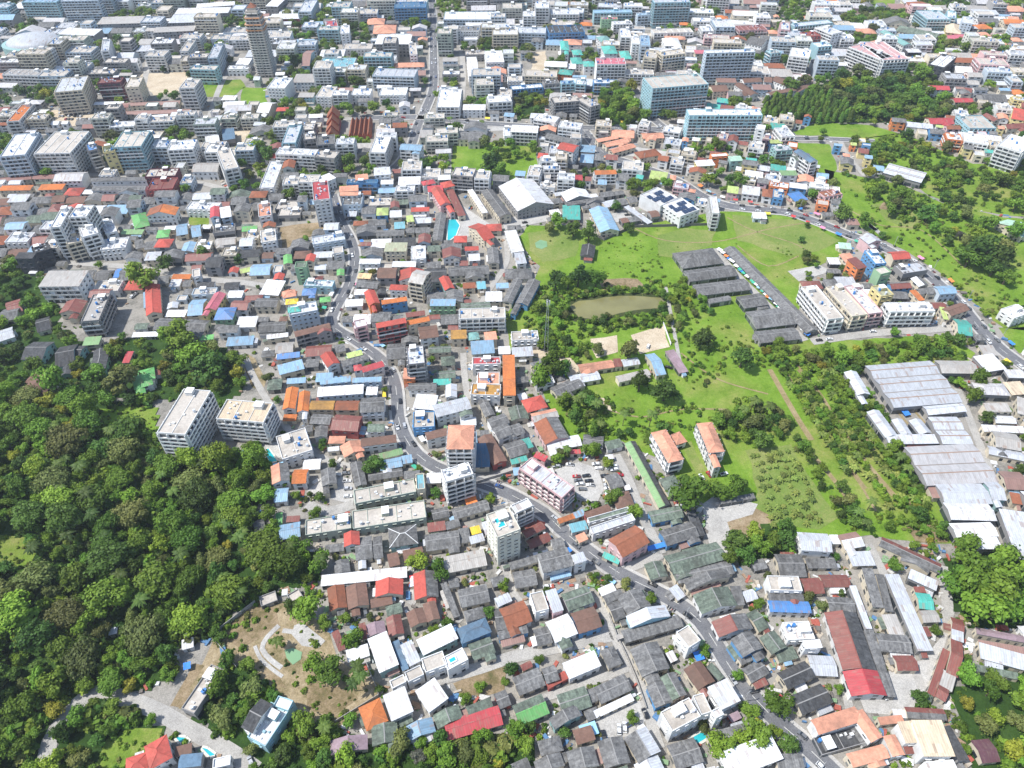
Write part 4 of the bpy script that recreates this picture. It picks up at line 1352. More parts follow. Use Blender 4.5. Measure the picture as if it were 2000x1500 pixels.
# pockets of trees between the far blocks
GROVES = []
grng = random.Random(77)
for _ in range(700):
    u, v = grng.uniform(-20, 2020), grng.uniform(2, 375)
    p = at(u, v, 0); rad = grng.uniform(9, 20 if v > 120 else 30)
    if mark_rect(p, 0, rad * 1.6, rad * 1.4, 0, True) > .12: continue
    pts = [p + Vector((math.cos(k * .785) * rad * grng.uniform(.7, 1.5), math.sin(k * .785) * rad * grng.uniform(.6, 1.1), 0)) for k in range(8)]
    GROVES.append(pts); mark_poly(pts)
    if len(GROVES) > 120: break
fill_rng = random.Random(5)
for zn, (ang, dr, wr, hs, roofs, walls, every) in ZONES.items():
    roofs, walls = roofs.split(), walls.split()
    R = 1500; ca, sa = math.cos(ang), math.sin(ang)
    v = 40.0; row = 0
    ox, oy = 0.0, 0.0
    v = -500.0
    while v < 1800:
        d = fill_rng.uniform(*dr); u = -1300.0
        if zn in ('near', 'yard', 'road', 'ware') and v > 900: break
        while u < 1300:
            w = fill_rng.uniform(*wr)
            cu, cv = u + w / 2, v + d / 2
            x, y = cu * ca - cv * sa, cu * sa + cv * ca
            u += w + fill_rng.choice((.15, .2, .3, .4, 1.0, 1.8))
            if y < 60: continue
            px, py, dist = to_px((x, y, 4))
            if not (-60 < px < 2060 and -45 < py < 1545) or zone_of(px, py) != zn: continue
            for k in (1.0, .8, .62, .48):
                for (su, sv) in ((0, 0), (.3, 0), (-.3, 0), (0, .3), (0, -.3)):
                    xx = x + (su * w) * ca - (sv * d) * sa; yy = y + (su * w) * sa + (sv * d) * ca
                    if mark_rect((xx, yy), ang, w * k, d * k, 0, True) < .02: break
                else: continue
                W, Dp = w * k, d * k
                if min(W, Dp) < 4.5: break
                h = fill_rng.choice(hs); ro = fill_rng.choice(roofs)
                if k < .7: h = min(h, 4 if zn in ('near', 'yard', 'road', 'old') else 8)
                if ro == 't': form = 'f'
                elif ro in ('w', 'l') and h >= 6: form = fill_rng.choice('sffg')
                elif ro in ('w', 'l', 'c2', 'b', 'b3', 't2', 'R2', 'c', 'm', 'y2'): form = fill_rng.choice('ssgg')
                elif ro in ('r2', 's', 'T', 'o', 'p'): form = fill_rng.choice('ghpp')
                else: form = fill_rng.choice('gggghp')
                if h >= 11 and form in 'ghps':
                    if fill_rng.random() < .62: form, ro = 'f', fill_rng.choice(('t', 't', 'w', 'l'))
                    else: h = 7.5
                jit = fill_rng.gauss(0, .03)
                fl = 'B' if (form == 'f' and h >= 9) else ''
                RECS.append(dict(c=(xx, yy), z=0.0, ang=ang + jit, L=W, D=Dp, h=h * fill_rng.uniform(.92, 1.08), form=form, roof=ro, wall=fill_rng.choice(walls), flags=fl, label=None, fill=zn))
                mark_rect((xx, yy), ang, W, Dp, .1); break
        row += 1
        v += d + ((fill_rng.uniform(4.0, 6.5) if zn[:3] not in ('far', 'mid', 'war') else fill_rng.uniform(3.0, 7.0)) if row % every == 0 else fill_rng.uniform(.3, 1.2))

# ------------------------------------------------------------------ building geometry
G_GLASS = glass_mat()
M_TANK = plain('tank_steel', (.55, .57, .60), .35, .5); M_TANKB = plain('tank_blue', (.06, .20, .45), .5); M_UNIT = plain('unit_white', (.62, .62, .60))
M_TRIM = plain('trim_white', (.72, .71, .68)); M_RIDGE = plain('ridge_cement', (.25, .24, .225))
def quad_on(m, side, a, b, z0, z1, hx, hy, off, mat):
    """vertical rectangle on one of the four walls; side 0 = front (-y), 1 = right, 2 = back, 3 = left"""
    if side == 0: v = [(a, -hy - off, z0), (b, -hy - off, z0), (b, -hy - off, z1), (a, -hy - off, z1)]
    elif side == 2: v = [(b, hy + off, z0), (a, hy + off, z0), (a, hy + off, z1), (b, hy + off, z1)]
    elif side == 1: v = [(hx + off, a, z0), (hx + off, b, z0), (hx + off, b, z1), (hx + off, a, z1)]
    else: v = [(-hx - off, b, z0), (-hx - off, a, z0), (-hx - off, a, z1), (-hx - off, b, z1)]
    m.add(v, [(0, 1, 2, 3)], mat)
def box_on(m, side, a, b, z0, z1, hx, hy, o0, o1, mat):
    if side == 0: m.box(a, b, -hy - o1, -hy - o0, z0, z1, mat, True)
    elif side == 2: m.box(a, b, hy + o0, hy + o1, z0, z1, mat, True)
    elif side == 1: m.box(hx + o0, hx + o1, a, b, z0, z1, mat, True)
    else: m.box(-hx - o1, -hx - o0, a, b, z0, z1, mat, True)

def building_parts(r, detail=True):
    """list of (part name, MB, kind) in the building's own frame"""
    L, D, h, form = r['L'], r['D'], r['h'], r['form']
    rg = random.Random(int(abs(r['c'][0] * 31 + r['c'][1] * 17)) + 3)
    rc = r['roof'].split('/'); c1, c2 = rc[0], rc[-1]
    ins = 0.05 if form == 'f' else min(.5, .06 * min(L, D))
    hx, hy = L / 2 - ins, D / 2 - ins; X, Y = L / 2, D / 2
    wm = wall_mat(r['wall']); W = MB(); Rf = MB(); out = []
    top = h - .75 if form == 'f' else h
    W.box(-hx, hx, -hy, hy, -1.0, top, wm)
    T = .14
    if form == 'f':
        rm = roof_mat(c1)
        Rf.add([(-hx + .2, -hy + .2, top + .02), (hx - .2, -hy + .2, top + .02), (hx - .2, hy - .2, top + .02), (-hx + .2, hy - .2, top + .02)], [(0, 1, 2, 3)], rm)
        P = MB(); t = .28
        for (a, b, c, d) in ((-hx, hx, -hy, -hy + t), (-hx, hx, hy - t, hy), (-hx, -hx + t, -hy + t, hy - t), (hx - t, hx, -hy + t, hy - t)):
            P.box(a, b, c, d, top - .01, h, wm)
        out.append(('parapet', P, None))
    elif form == 's':
        dz = min(.9, .05 * D + .15)
        Rf.slab([(-X, -Y, h), (X, -Y, h), (X, Y, h + dz), (-X, Y, h + dz)], T, roof_mat(c1))
        W.add([(-hx, hy, h - .01), (hx, hy, h - .01), (hx, hy, h + dz - T), (-hx, hy, h + dz - T)], [(1, 0, 3, 2)], wm)
        W.add([(-hx, -hy, h - .01), (-hx, hy, h - .01), (-hx, hy, h + dz - T - .02)], [(1, 0, 2)], wm)
        W.add([(hx, -hy, h - .01), (hx, hy, h - .01), (hx, hy, h + dz - T - .02)], [(0, 1, 2)], wm)
    elif form in 'ghm':
        along_x = form != 'h'
        span = D if along_x else L
        n = max(1, round(D / 13)) if form == 'm' else 1
        pitch = .44 if (c1 in ('T', 'r2', 'R', 'p', 'o') and span < 13) else (.24 if form == 'm' else .33)
        s1 = span / n; rise = min(pitch * s1 / 2, 5.0)
        m1, m2 = roof_mat(c1, 'x' if along_x else 'y'), roof_mat(c2, 'x' if along_x else 'y')
        hs = (hy if along_x else hx); he = (hx if along_x else hy); E = (X if along_x else Y); S = (Y if along_x else X)
        def pt(e, s, z): return (e, s, z) if along_x else (s, e, z)
        for k in range(n):
            s0 = -S + k * s1; sm = s0 + s1 / 2; s2 = s0 + s1
            for (a, b, za, zb, mm) in ((s0, sm, h, h + rise, m1), (sm, s2, h + rise, h, m2)):
                q = [pt(-E, a, za), pt(E, a, za), pt(E, b, zb), pt(-E, b, zb)]
                Rf.slab(q if along_x else q[::-1], T, mm)
            for e in (-he, he):
                g = [pt(e, s0 + ins, h - .01), pt(e, s2 - ins, h - .01), pt(e, sm, h + rise * (1 - 2 * ins / s1) - T)]
                W.add(g, [(0, 1, 2) if (e > 0) == along_x else (0, 2, 1)], wm)
        if detail and n == 1 and span > 6:
            C = MB(); a = pt(-E - .02, -.22, 0); b = pt(E + .02, .22, 0)
            C.box(min(a[0], b[0]), max(a[0], b[0]), min(a[1], b[1]), max(a[1], b[1]), h + rise - .05, h + rise + .07, M_RIDGE if c1 in 'kKG' else roof_mat(c1))
            out.append(('ridge_cap', C, None))
        elif n > 1:
            C = MB()
            for k in range(n):
                s = -S + (k + .5) * s1; C.box(-E, E, s - .3, s + .3, h + rise - .04, h + rise + .06, plain('ridge_rust', (.30, .20, .14)))
            for k in range(1, n):
                s = -S + k * s1; C.box(-E, E, s - .35, s + .35, h - .05, h + .08, plain('gutter_dirt', (.22, .19, .16)))
            out.append(('ridge_cap', C, 'stuff'))
    elif form == 'p':
        rise = min(.36 * min(L, D) / 2 * 1.15, 5.0); rl = abs(L - D) / 2
        a, b = ((-rl, 0), (rl, 0)) if L >= D else ((0, -rl), (0, rl))
        z = h + rise; cs = [(-X, -Y, h), (X, -Y, h), (X, Y, h), (-X, Y, h)]
        A, B = (a[0], a[1], z), (b[0], b[1] + .001, z)
        mx, my = roof_mat(c1, 'x'), roof_mat(c1, 'y')
        if L >= D: fs = [([cs[0], cs[1], B, A], mx), ([cs[1], cs[2], B], my), ([cs[2], cs[3], A, B], mx), ([cs[3], cs[0], A], my)]
        else: fs = [([cs[0], cs[1], A], mx), ([cs[1], cs[2], B, A], my), ([cs[2], cs[3], B], mx), ([cs[3], cs[0], A, B], my)]
        for q, mm in fs: Rf.slab(q, T, mm)
        if detail:
            C = MB(); mt = M_TRIM if r['label'] and 'pale ridge' in r['label'] else roof_mat(c1)
            for p, q in ((cs[0], A), (cs[1], B if L >= D else A), (cs[2], B), (cs[3], A if L >= D else B), (A, B)):
                p, q = Vector(p), Vector(q); d = (q - p)
                if d.length < .5: continue
                sx = Vector((-d.y, d.x, 0)).normalized() * .16
                up = Vector((0, 0, .1))
                C.add([tuple(p + sx + up * .2), tuple(p + up), tuple(p - sx + up * .2), tuple(q + sx + up * .2), tuple(q + up), tuple(q - sx + up * .2)], [(0, 1, 4, 3), (1, 2, 5, 4)], mt)
            out.append(('ridge_cap', C, None))
    out.insert(0, ('roof', Rf, None)); out.insert(0, ('wall', W, None))
    # openings
    Gz = MB(); Bl = MB()
    nf = max(1, int(round(h / 3.15))); fh = (top) / nf
    open_shed = r['wall'] == 'k' and h <= 7
    for side in range(4):
        ln = (hx if side in (0, 2) else hy)
        if open_shed:
            nb = max(1, int(ln * 2 / 6)); st = 2 * ln / nb
            if side in (0, 1, 3):
                for i in range(nb): quad_on(Gz, side, -ln + i * st + .35, -ln + (i + 1) * st - .35, .1, min(h - .6, 3.0), hx, hy, .04, G_GLASS)
            continue
        balc = 'B' in r['flags'] and (side == 0 or (side == 2 and L >= D) or (side in (1, 3) and D > 1.3 * L) or side in (1, 3) and rg.random() < .35)
        step = 3.7 if balc else (rg.uniform(3.0, 4.2) if h >= 6 else rg.uniform(3.6, 5.0))
        if detail is False: step *= 1.5
        nb = max(1, int((2 * ln - 1.0) / step)); step = (2 * ln - .8) / nb
        ww = step * rg.uniform(.34, .52) if not balc else step * .74
        if not balc and side in (1, 3) and rg.random() < .35 and h > 5: continue        # blank party wall
        for f in range(nf):
            z0 = f * fh + (.85 if not balc else .25); z1 = f * fh + min(fh - .55, 2.35)
            if f == 0 and not balc: z0 = .2
            for i in range(nb):
                a = -ln + .4 + i * step + (step - ww) / 2
                if rg.random() < .06: continue
                quad_on(Gz, side, a, a + ww, z0, z1, hx, hy, .05, G_GLASS)
                if detail and not balc and h >= 6 and f > 0: box_on(Bl, side, a - .12, a + ww + .12, z1 + .05, z1 + .17, hx, hy, .0, .45, wm)
            if balc and f > 0:
                tm = M_TRIM if r['wall'] not in ('w',) else wm
                box_on(Bl, side, -ln, ln, f * fh - .12, f * fh + .06, hx, hy, .0, 1.15, tm)
                box_on(Bl, side, -ln, ln, f * fh + .06, f * fh + .95, hx, hy, 1.05, 1.15, wm if rg.random() < .8 else tm)
        if balc and detail:
            for i in range(nb + 1):
                a = -ln + .4 + i * step - .1
                box_on(Bl, side, max(-ln, a), min(ln, a + .2), fh * .9, top - .2, hx, hy, .0, 1.1, wm)
    if Gz.f: out.append(('glazing', Gz, 'stuff'))
    if Bl.f: out.append(('balustrade' if 'B' in r['flags'] else 'window_hood', Bl, 'stuff'))
    # roof furniture
    if form == 'f' and min(L, D) > 6 and detail:
        if 'S' in r['flags']:
            ms = solar_mat()
            for i in range(int((L - 3) / 4.2)):
                for j in range(int((D - 3) / 5.5)):
                    if (i + 2 * j) % 5 == 0: continue
                    S = MB(); x0 = -hx + 1.5 + i * 4.2; y0 = -hy + 1.5 + j * 5.5
                    S.slab([(x0, y0, top + .5), (x0 + 3.9, y0, top + .5), (x0 + 3.9, y0 + 4.2, top + 1.1), (x0, y0 + 4.2, top + 1.1)], .08, ms)
                    out.append(('solar_panel', S, None))
        elif 'P' in r['flags']:
            S = MB(); px0 = -hx + L * .18; S.box(px0, px0 + L * .38, -hy + D * .3, hy - D * .25, top, top + .6, M_TRIM); out.append(('pool_rim', S, None))
            S = MB(); S.add([(px0 + .5, -hy + D * .3 + .5, top + .62), (px0 + L * .38 - .5, -hy + D * .3 + .5, top + .62), (px0 + L * .38 - .5, hy - D * .25 - .5, top + .62), (px0 + .5, hy - D * .25 - .5, top + .62)], [(0, 1, 2, 3)], WPOOL)
            out.append(('pool_water', S, None))
        if L * D > 90 and 'S' not in r['flags']:
            S = MB(); a, b = rg.uniform(2.8, 5), rg.uniform(3, 4.5); x0 = rg.uniform(-hx + .8, hx - a - .8); y0 = rg.uniform(max(-hy + .8, hy - b - 3), hy - b - .6)
            S.box(x0, x0 + a, y0, y0 + b, top, top + 2.6, wm); S.box(x0 - .2, x0 + a + .2, y0 - .2, y0 + b + .2, top + 2.6, top + 2.8, M_TRIM, True)
            out.append(('stair_house', S, None))
            for _ in range(rg.randint(1, 4)):
                S = MB(); x, y = rg.uniform(-hx + 1.3, hx - 1.3), rg.uniform(-hy + 1.3, hy - 1.3); S.cyl(x, y, top, top + 1.9, .75, M_TANK if rg.random() < .65 else M_TANKB, 8)
                out.append(('water_tank', S, None))
            U = MB()
            for _ in range(rg.randint(3, 9)):
                x, y = rg.uniform(-hx + 1.2, hx - 2.2), rg.uniform(-hy + 1.2, hy - 2.0); q = rg.uniform(.7, 1.6)
                U.box(x, x + q, y, y + rg.uniform(.6, 1.2), top, top + rg.uniform(.5, 1.1), M_UNIT if rg.random() < .7 else wm)
            out.append(('roof_unit', U, 'stuff'))
            if L > 14:
                U = MB()                                  # low upstands that divide the roof
                for k in range(1, int(L / 7)):
                    x = -hx + k * (2 * hx) / int(L / 7); U.box(x - .12, x + .12, -hy + .3, hy - .3, top, top + .35, wm)
                out.append(('roof_upstand', U, 'stuff'))
    elif detail and form in 'ghs' and L * D > 60 and rg.random() < .3:
        S = MB(); S.cyl(hx - .9, hy + .9, 0, 2.4, .7, M_TANK, 8); out.append(('water_tank', S, None))
    if detail and form in 'ghp' and 75 < L * D < 500 and not r.get('sub') and rg.random() < .34:
        l2, d2 = L * rg.uniform(.32, .5), D * rg.uniform(.4, .62); sx = rg.choice((-1, 1)) * (L / 2 - l2 / 2 - rg.uniform(0, .15) * L); sy = -D / 2 - d2 * .22
        sub = dict(r, L=l2, D=d2, h=h * rg.uniform(.78, .96), form='h', roof=c1 if rg.random() < .7 else rg.choice(('k', 'l', 'R', 'G')), flags='', label=None, sub=True, c=(r['c'][0] + 1, r['c'][1]))
        for nm, m_, kd in building_parts(sub, True):
            if nm in ('wall', 'roof', 'glazing'):
                m_.v = [(x + sx, y + sy, z) for x, y, z in m_.v]; out.append(('extension_' + nm if nm != 'glazing' else 'extension_glazing', m_, kd))
    if detail and not r.get('sub') and form in 'ghsp' and 30 < L * D < 420 and rg.random() < .62:
        side = rg.choice((0, 0, 1, 3, 2)); ln = hx if side in (0, 2) else hy
        a = rg.uniform(-ln, ln * .2); b = min(ln, a + ln * rg.uniform(.7, 1.7)); d = rg.uniform(1.6, 3.2); z1 = min(h - .35, rg.uniform(2.7, 3.4)); z0 = z1 - .45
        code = rg.choice(('k', 'k', 'l', 'w', 'R2', 'R', 'c2', 'G', 't2')); S = MB(); rm = roof_mat(code, 'x' if side in (0, 2) else 'y')
        if side == 0: q = [(a, -hy - d, z0), (b, -hy - d, z0), (b, -hy, z1), (a, -hy, z1)]
        elif side == 2: q = [(b, hy + d, z0), (a, hy + d, z0), (a, hy, z1), (b, hy, z1)]
        elif side == 1: q = [(hx + d, a, z0), (hx + d, b, z0), (hx, b, z1), (hx, a, z1)]
        else: q = [(-hx - d, b, z0), (-hx - d, a, z0), (-hx, a, z1), (-hx, b, z1)]
        S.slab(q, .07, rm); out.append(('lean_to_roof', S, None))
        S = MB(); box_on(S, side, a + .2, b - .3, -.5, z0 - .1, hx, hy, .01, d - .35, wall_mat(rg.choice(('k', 'e', 'w', r['wall'])))); out.append(('lean_to_wall', S, None))
    return out

def kind_of(r):
    a = r['L'] * r['D']
    if r['h'] >= 13: return 'hotel'
    if r['form'] == 'f': return 'apartment_block'
    if r['form'] in 'sm': return 'warehouse' if a > 700 else 'shed'
    return 'hall' if a > 650 else 'house'
FORMW = {'f': 'flat', 's': 'sheet', 'm': 'ridged', 'g': 'gable', 'h': 'front-gable', 'p': 'hip'}
LANDMARKS = [  # (phrase, pixel)
 ('murky pond', 1210, 600), ('pink hotel', 1070, 930), ('rooftop pool hotel', 990, 1060), ('salmon hip hotel', 900, 860), ('twin salmon roofed blocks', 1350, 880), ('grey market sheds', 1440, 570),
 ('palm orchard', 1540, 960), ('forest hotel slab', 360, 830), ('bare plot', 580, 1330), ('orange hip bungalow', 735, 1390), ('long red row house', 930, 1410), ('salmon courtyard wings', 1670, 1440),
 ('cream hall', 1830, 1440), ('vivid red shed bay', 1695, 1340), ('pale yard', 1790, 1330), ('long white apartment block', 1340, 1400), ('lone white block', 1345, 1255), ('mossy green hall', 1350, 1090),
 ('stained concrete terraces', 740, 990), ('asphalt yard', 250, 640), ('blue hip roof', 440, 610), ('triple coloured turrets', 590, 600), ('large turquoise pool', 885, 450), ('white market hall', 1040, 385),
 ('solar panel building', 1320, 405), ('lone white slab', 1395, 410), ('blue windowed building', 1710, 510), ('row of white apartments', 1650, 600), ('dark teal roof', 1885, 640), ('great pale warehouse', 1770, 750),
 ('rusty ridged warehouse', 1860, 900), ('right grove', 1920, 1160), ('thirty storey tower', 515, 120), ('white cube building', 550, 180), ('red temple', 670, 245), ('maroon hotel', 215, 160), ('white arena dome', 75, 100),
 ('sandy parking ground', 330, 160), ('straight north road', 846, 90), ('green temple roofs', 1130, 110), ('unfinished corner building', 1120, 205), ('curved front hotel', 1410, 240), ('tallest pale slab', 1425, 130),
 ('white pink-roofed hotel', 1710, 100), ('park woods', 1690, 190), ('salmon market roofs', 1210, 275), ('square green field', 965, 320), ('right white hotel', 1950, 280), ('orange walled block', 1400, 310),
 ('forest tower group', 150, 430), ('green hip roofs', 275, 440), ('upper left warehouses', 380, 40), ('upper right suburb', 1870, 60), ('upper middle rooftops', 1150, 30), ('long north slab', 770, 145),
 ('beige roofed slab', 450, 310), ('glazed hotel pair', 260, 290), ('red gabled shophouses', 860, 390), ('white apartment grid', 940, 620), ('road bend tower', 810, 700), ('orange strip building', 990, 740),
 ('blue roofed terraces', 690, 740), ('cluster of orange gables', 580, 790), ('grey hip villa', 790, 1045), ('white cube houses', 820, 1370), ('slate blue hip house', 930, 1230), ('bright green gable', 1040, 1385),
 ('red parking awnings', 1130, 1020), ('side lane', 1250, 1330), ('upper forest houses', 100, 690), ('grey road corner', 690, 500), ('wide vacant lot', 600, 460), ('sand patches', 1200, 690),
]
LM = [(n, at(u, v, 0)) for n, u, v in LANDMARKS]
ORD = ['', 'second', 'third', 'fourth', 'fifth', 'sixth', 'seventh', 'eighth', 'ninth', 'tenth', 'eleventh', 'twelfth', 'thirteenth', 'fourteenth', 'fifteenth', 'sixteenth', 'seventeenth', 'eighteenth', 'nineteenth', 'twentieth']
from collections import defaultdict
for i, r in enumerate(RECS):
    r['kind'] = kind_of(r)
    px, py, d = to_px((r['c'][0], r['c'][1], r['h'])); r['px'] = (px, py)
    r['size'] = (r['L'] * r['D'] * SP + (r['L'] + r['D']) * .5 * r['h'] * .7) / d ** 2 * (2.0 if i < N_HAND + 8 else 1.0)
by = defaultdict(list)
for r in RECS: by[r['kind']].append(r)
SOLO, REST = [], []
for k, rs in by.items():
    rs.sort(key=lambda r: -r['size'])
    SOLO += rs[:300]; REST += rs[300:]
names = defaultdict(list)
for r in SOLO:
    if r['label']: continue
    c = Vector((r['c'][0], r['c'][1], 0))
    # distance measured on the picture, so that the phrase holds for a viewer
    best = min(LANDMARKS, key=lambda l: (l[1] - r['px'][0]) ** 2 + ((l[2] - r['px'][1]) * 1.4) ** 2)
    r['lmd'] = (best[1] - r['px'][0]) ** 2 + (best[2] - r['px'][1]) ** 2; r['lm'] = best[0]
    a = r['L'] * r['D']; sz = 'small ' if a < 95 else ('large ' if a > 420 else '')
    r['base'] = '%s%s-walled %s with %s %s roof' % (sz, WNAME[r['wall']].replace(' ', '-'), r['kind'].replace('_', ' '), RNAME[r['roof'].split('/')[0]], FORMW[r['form']])
    names[(r['base'], r['lm'])].append(r)
for (base, lm), rs in names.items():
    rs.sort(key=lambda r: r['lmd'])
    for i, r in enumerate(rs):
        if len(rs) == 1: r['label'] = '%s near the %s' % (base, lm)
        elif i == 0: r['label'] = '%s, first from the %s' % (base, lm)
        else: r['label'] = '%s, %s from the %s' % (base, ORD[min(i, 19)], lm)
UNDER = {'glazing': 'wall', 'balustrade': 'wall', 'window_hood': 'wall', 'ridge_cap': 'roof', 'parapet': 'roof', 'roof_upstand': 'roof', 'pool_water': 'pool_rim', 'solar_panel': 'roof'}
GROUPS = {'house': 'houses of the town', 'shed': 'sheet roofed sheds of the town', 'apartment_block': 'flat roofed blocks of the town', 'hotel': 'tall hotels of the town', 'warehouse': 'warehouses of the town', 'hall': 'large ridge roofed halls'}
for r in SOLO:
    t = empty(r['kind'], (r['c'][0], r['c'][1], r['z']), r['ang'])
    tag(t, r['label'], r['kind'].replace('_', ' '), GROUPS[r['kind']])
    made = {}
    for nm, m, kd in building_parts(r, True):
        made[nm] = m.build(nm, made.get(UNDER.get(nm), t), kd)
if REST:
    A = MB()
    for r in REST:
        ca, sa = math.cos(r['ang']), math.sin(r['ang']); cx, cy = r['c']
        for nm, m, kd in building_parts(r, False):
            o = len(A.v); A.v.extend((x * ca - y * sa + cx, x * sa + y * ca + cy, z + r['z']) for x, y, z in m.v)
            idx = [A.mi(q) for q in m.mats]
            for f, k in zip(m.f, m.m): A.f.append([i + o for i in f]); A.m.append(idx[k])
    tag(A.build('distant_rooftops'), 'dense far rooftops filling the gaps of the town', None, None, 'stuff')
print('BUILDINGS', len(RECS), 'hand', N_HAND, 'solo', len(SOLO), 'rest', len(REST), {k: len(v) for k, v in by.items()})

# ------------------------------------------------------------------ landmarks of their own shape
def tower():
    b = at(519, 152, 0); t = empty('high_rise_tower', (b.x, b.y, 0), .06); t.scale = (.9, .9, .86)
    tag(t, 'thirty storey grey tower with stepped orange topped crown', 'tower')
    wm = plain('tower_wall', (.40, .36, .31)); tm = plain('tower_band', (.56, .53, .47)); om = plain('tower_orange', (.62, .30, .14))
    W = MB(); Hh = 0; levels = [(0, 63, 19, 19), (63, 71, 17, 17), (71, 77, 14, 14), (77, 80, 10, 10)]
    for z0, z1, w, d in levels: W.box(-w / 2, w / 2, -d / 2 + 11, d / 2 + 11, z0, z1, wm)
    W.build('wall', t)
    Bn = MB(); Gz = MB()
    for z0, z1, w, d in levels[:3]:
        z = z0 + 3.1
        while z < z1:
            m = om if 50 < z and int(z / 3.1) % 2 == 0 else tm
            for s in (-1, 1):
                Bn.box(s * w / 4 - w / 4 + .6, s * w / 4 + w / 4 - .6, 11 - d / 2 - 1.3, 11 - d / 2, z - .2, z + .9, m, True)
                Bn.box(s * (w / 2) - (1.2 if s < 0 else 0), s * (w / 2) + (1.2 if s > 0 else 0), 11 - d / 2 + .5, 11 + d / 2 - .5, z - .2, z + .9, m, True)
            for i in range(4):
                x = -w / 2 + 1.2 + i * (w - 2.4) / 4
                Gz.add([(x, 11 - d / 2 - .05, z - 2.6), (x + 2.8, 11 - d / 2 - .05, z - 2.6), (x + 2.8, 11 - d / 2 - .05, z - .4), (x, 11 - d / 2 - .05, z - .4)], [(0, 1, 2, 3)], G_GLASS)
                y = 11 - d / 2 + 1.2 + i * (d - 2.4) / 4
                Gz.add([(w / 2 + .05, y, z - 2.6), (w / 2 + .05, y + 2.8, z - 2.6), (w / 2 + .05, y + 2.8, z - .4), (w / 2 + .05, y, z - .4)], [(0, 1, 2, 3)], G_GLASS)
            z += 3.1
    Bn.build('balcony_band', t, 'stuff'); Gz.build('glazing', t, 'stuff')
    S = MB(); S.add([(-5, 6, 80), (5, 6, 80), (5, 16, 80), (-5, 16, 80), (0, 11, 85)], [(0, 1, 4), (1, 2, 4), (2, 3, 4), (3, 0, 4)], roof_mat('T')); S.build('spire_roof', t)
    mark_rect((b.x, b.y + 11), 0, 26, 26)
tower()
def arena():
    b = at(75, 100, 0); t = empty('arena', (b.x, b.y, 0)); tag(t, 'white domed arena with a curved teal rim in the upper left', 'arena')
    D = MB(); n, k = 28, 6; R = 31
    for j in range(k + 1):
        a = j / k * math.pi / 2; D.v += [(R * math.cos(a) * math.cos(2 * math.pi * i / n), R * math.cos(a) * math.sin(2 * math.pi * i / n) * .8, 10 + 9 * math.sin(a)) for i in range(n)]
    kk = D.mi(roof_mat('l'))
    for j in range(k):
        for i in range(n): D.f.append((j * n + i, j * n + (i + 1) % n, (j + 1) * n + (i + 1) % n, (j + 1) * n + i)); D.m.append(kk)
    o = D.build('dome', t)
    for p in o.data.polygons: p.use_smooth = True
    W = MB(); v = []
    for z, r in ((-1, 36), (10, 36), (11, 31)): v += [(r * math.cos(2 * math.pi * i / n), r * math.sin(2 * math.pi * i / n) * .8, z) for i in range(n)]
    W.add(v, [(j * n + i, j * n + (i + 1) % n, (j + 1) * n + (i + 1) % n, (j + 1) * n + i) for j in range(2) for i in range(n)], wall_mat('m')); W.build('rim', t)
arena()
def temple():
    b = at(652, 262, 0); t = empty('temple', (b.x, b.y, 0), .1); t.scale = (.6, .6, .62); tag(t, 'red temple with tiers of steep sharp orange gables', 'temple')
    W = MB(); W.box(-9, 9, -26, 40, -1, 6, wall_mat('r')); W.box(26, 60, -22, 34, -1, 5, wall_mat('r')); W.build('wall', t)
    rm = roof_mat('T', 'y'); rd = plain('gable_red', (.42, .09, .05))
    def gable(x, y0, y1, w, z, hgt):
        G = MB(); G.slab([(x, y0, z + hgt), (x - w, y0, z), (x - w, y1, z), (x, y1, z + hgt)][::-1], .2, rm); G.slab([(x, y0, z + hgt), (x + w, y0, z), (x + w, y1, z), (x, y1, z + hgt)], .2, rm)
        G.add([(x - w + .3, y0 + .4, z), (x + w - .3, y0 + .4, z), (x, y0 + .4, z + hgt - .4)], [(0, 1, 2)], rd)
        p = G.build('gable_roof', t)
    for i, (y, z) in enumerate(((-28, 6), (-12, 9), (4, 13), (20, 17))): gable(0, y, y + 22, 10, z, 11)
    for i in range(5): gable(29 + i * 7, -24, 36, 3.6, 5, 6)
    mark_rect((b.x + 16, b.y + 5), .1, 46, 44)
temple()
def mast():
    b = at(1066, 688, 0); t = empty('lattice_mast', (b.x, b.y, 0)); tag(t, 'slender grey lattice mast between trees beside the pond', 'mast')
    gm = plain('mast_steel', (.45, .46, .47), .5, .4); H = 42
    for sx, sy in ((-1, -1), (1, -1), (1, 1), (-1, 1)):
        m = MB(); m.add([(sx * 1.2 - .08, sy * 1.2, 0), (sx * 1.2 + .08, sy * 1.2, 0), (sx * .35 + .08, sy * .35, H), (sx * .35 - .08, sy * .35, H), (sx * 1.2, sy * 1.2 + .08, 0), (sx * .35, sy * .35 + .08, H)], [(0, 1, 2, 3), (1, 4, 5, 2), (4, 0, 3, 5)], gm); m.build('leg', t)
    m = MB()
    for k in range(14):
        z0, z1 = k * 3, k * 3 + 3; r0, r1 = 1.2 - .85 * z0 / H, 1.2 - .85 * z1 / H
        for (a, b_) in (((-r0, -r0), (r1, -r1)), ((r0, -r0), (r1, r1)), ((r0, r0), (-r1, r1)), ((-r0, r0), (-r1, -r1))):
            m.add([(a[0], a[1], z0), (a[0] + .1, a[1] + .1, z0), (b_[0] + .1, b_[1] + .1, z1), (b_[0], b_[1], z1)], [(0, 1, 2, 3)], gm)
    m.build('brace', t, 'stuff')
    for k in range(3):
        m = MB(); a = k * 2.1; m.box(math.cos(a) - .3, math.cos(a) + .3, math.sin(a) - .3, math.sin(a) + .3, H - 4, H - 1, M_UNIT, True); m.build('antenna', t)
mast()
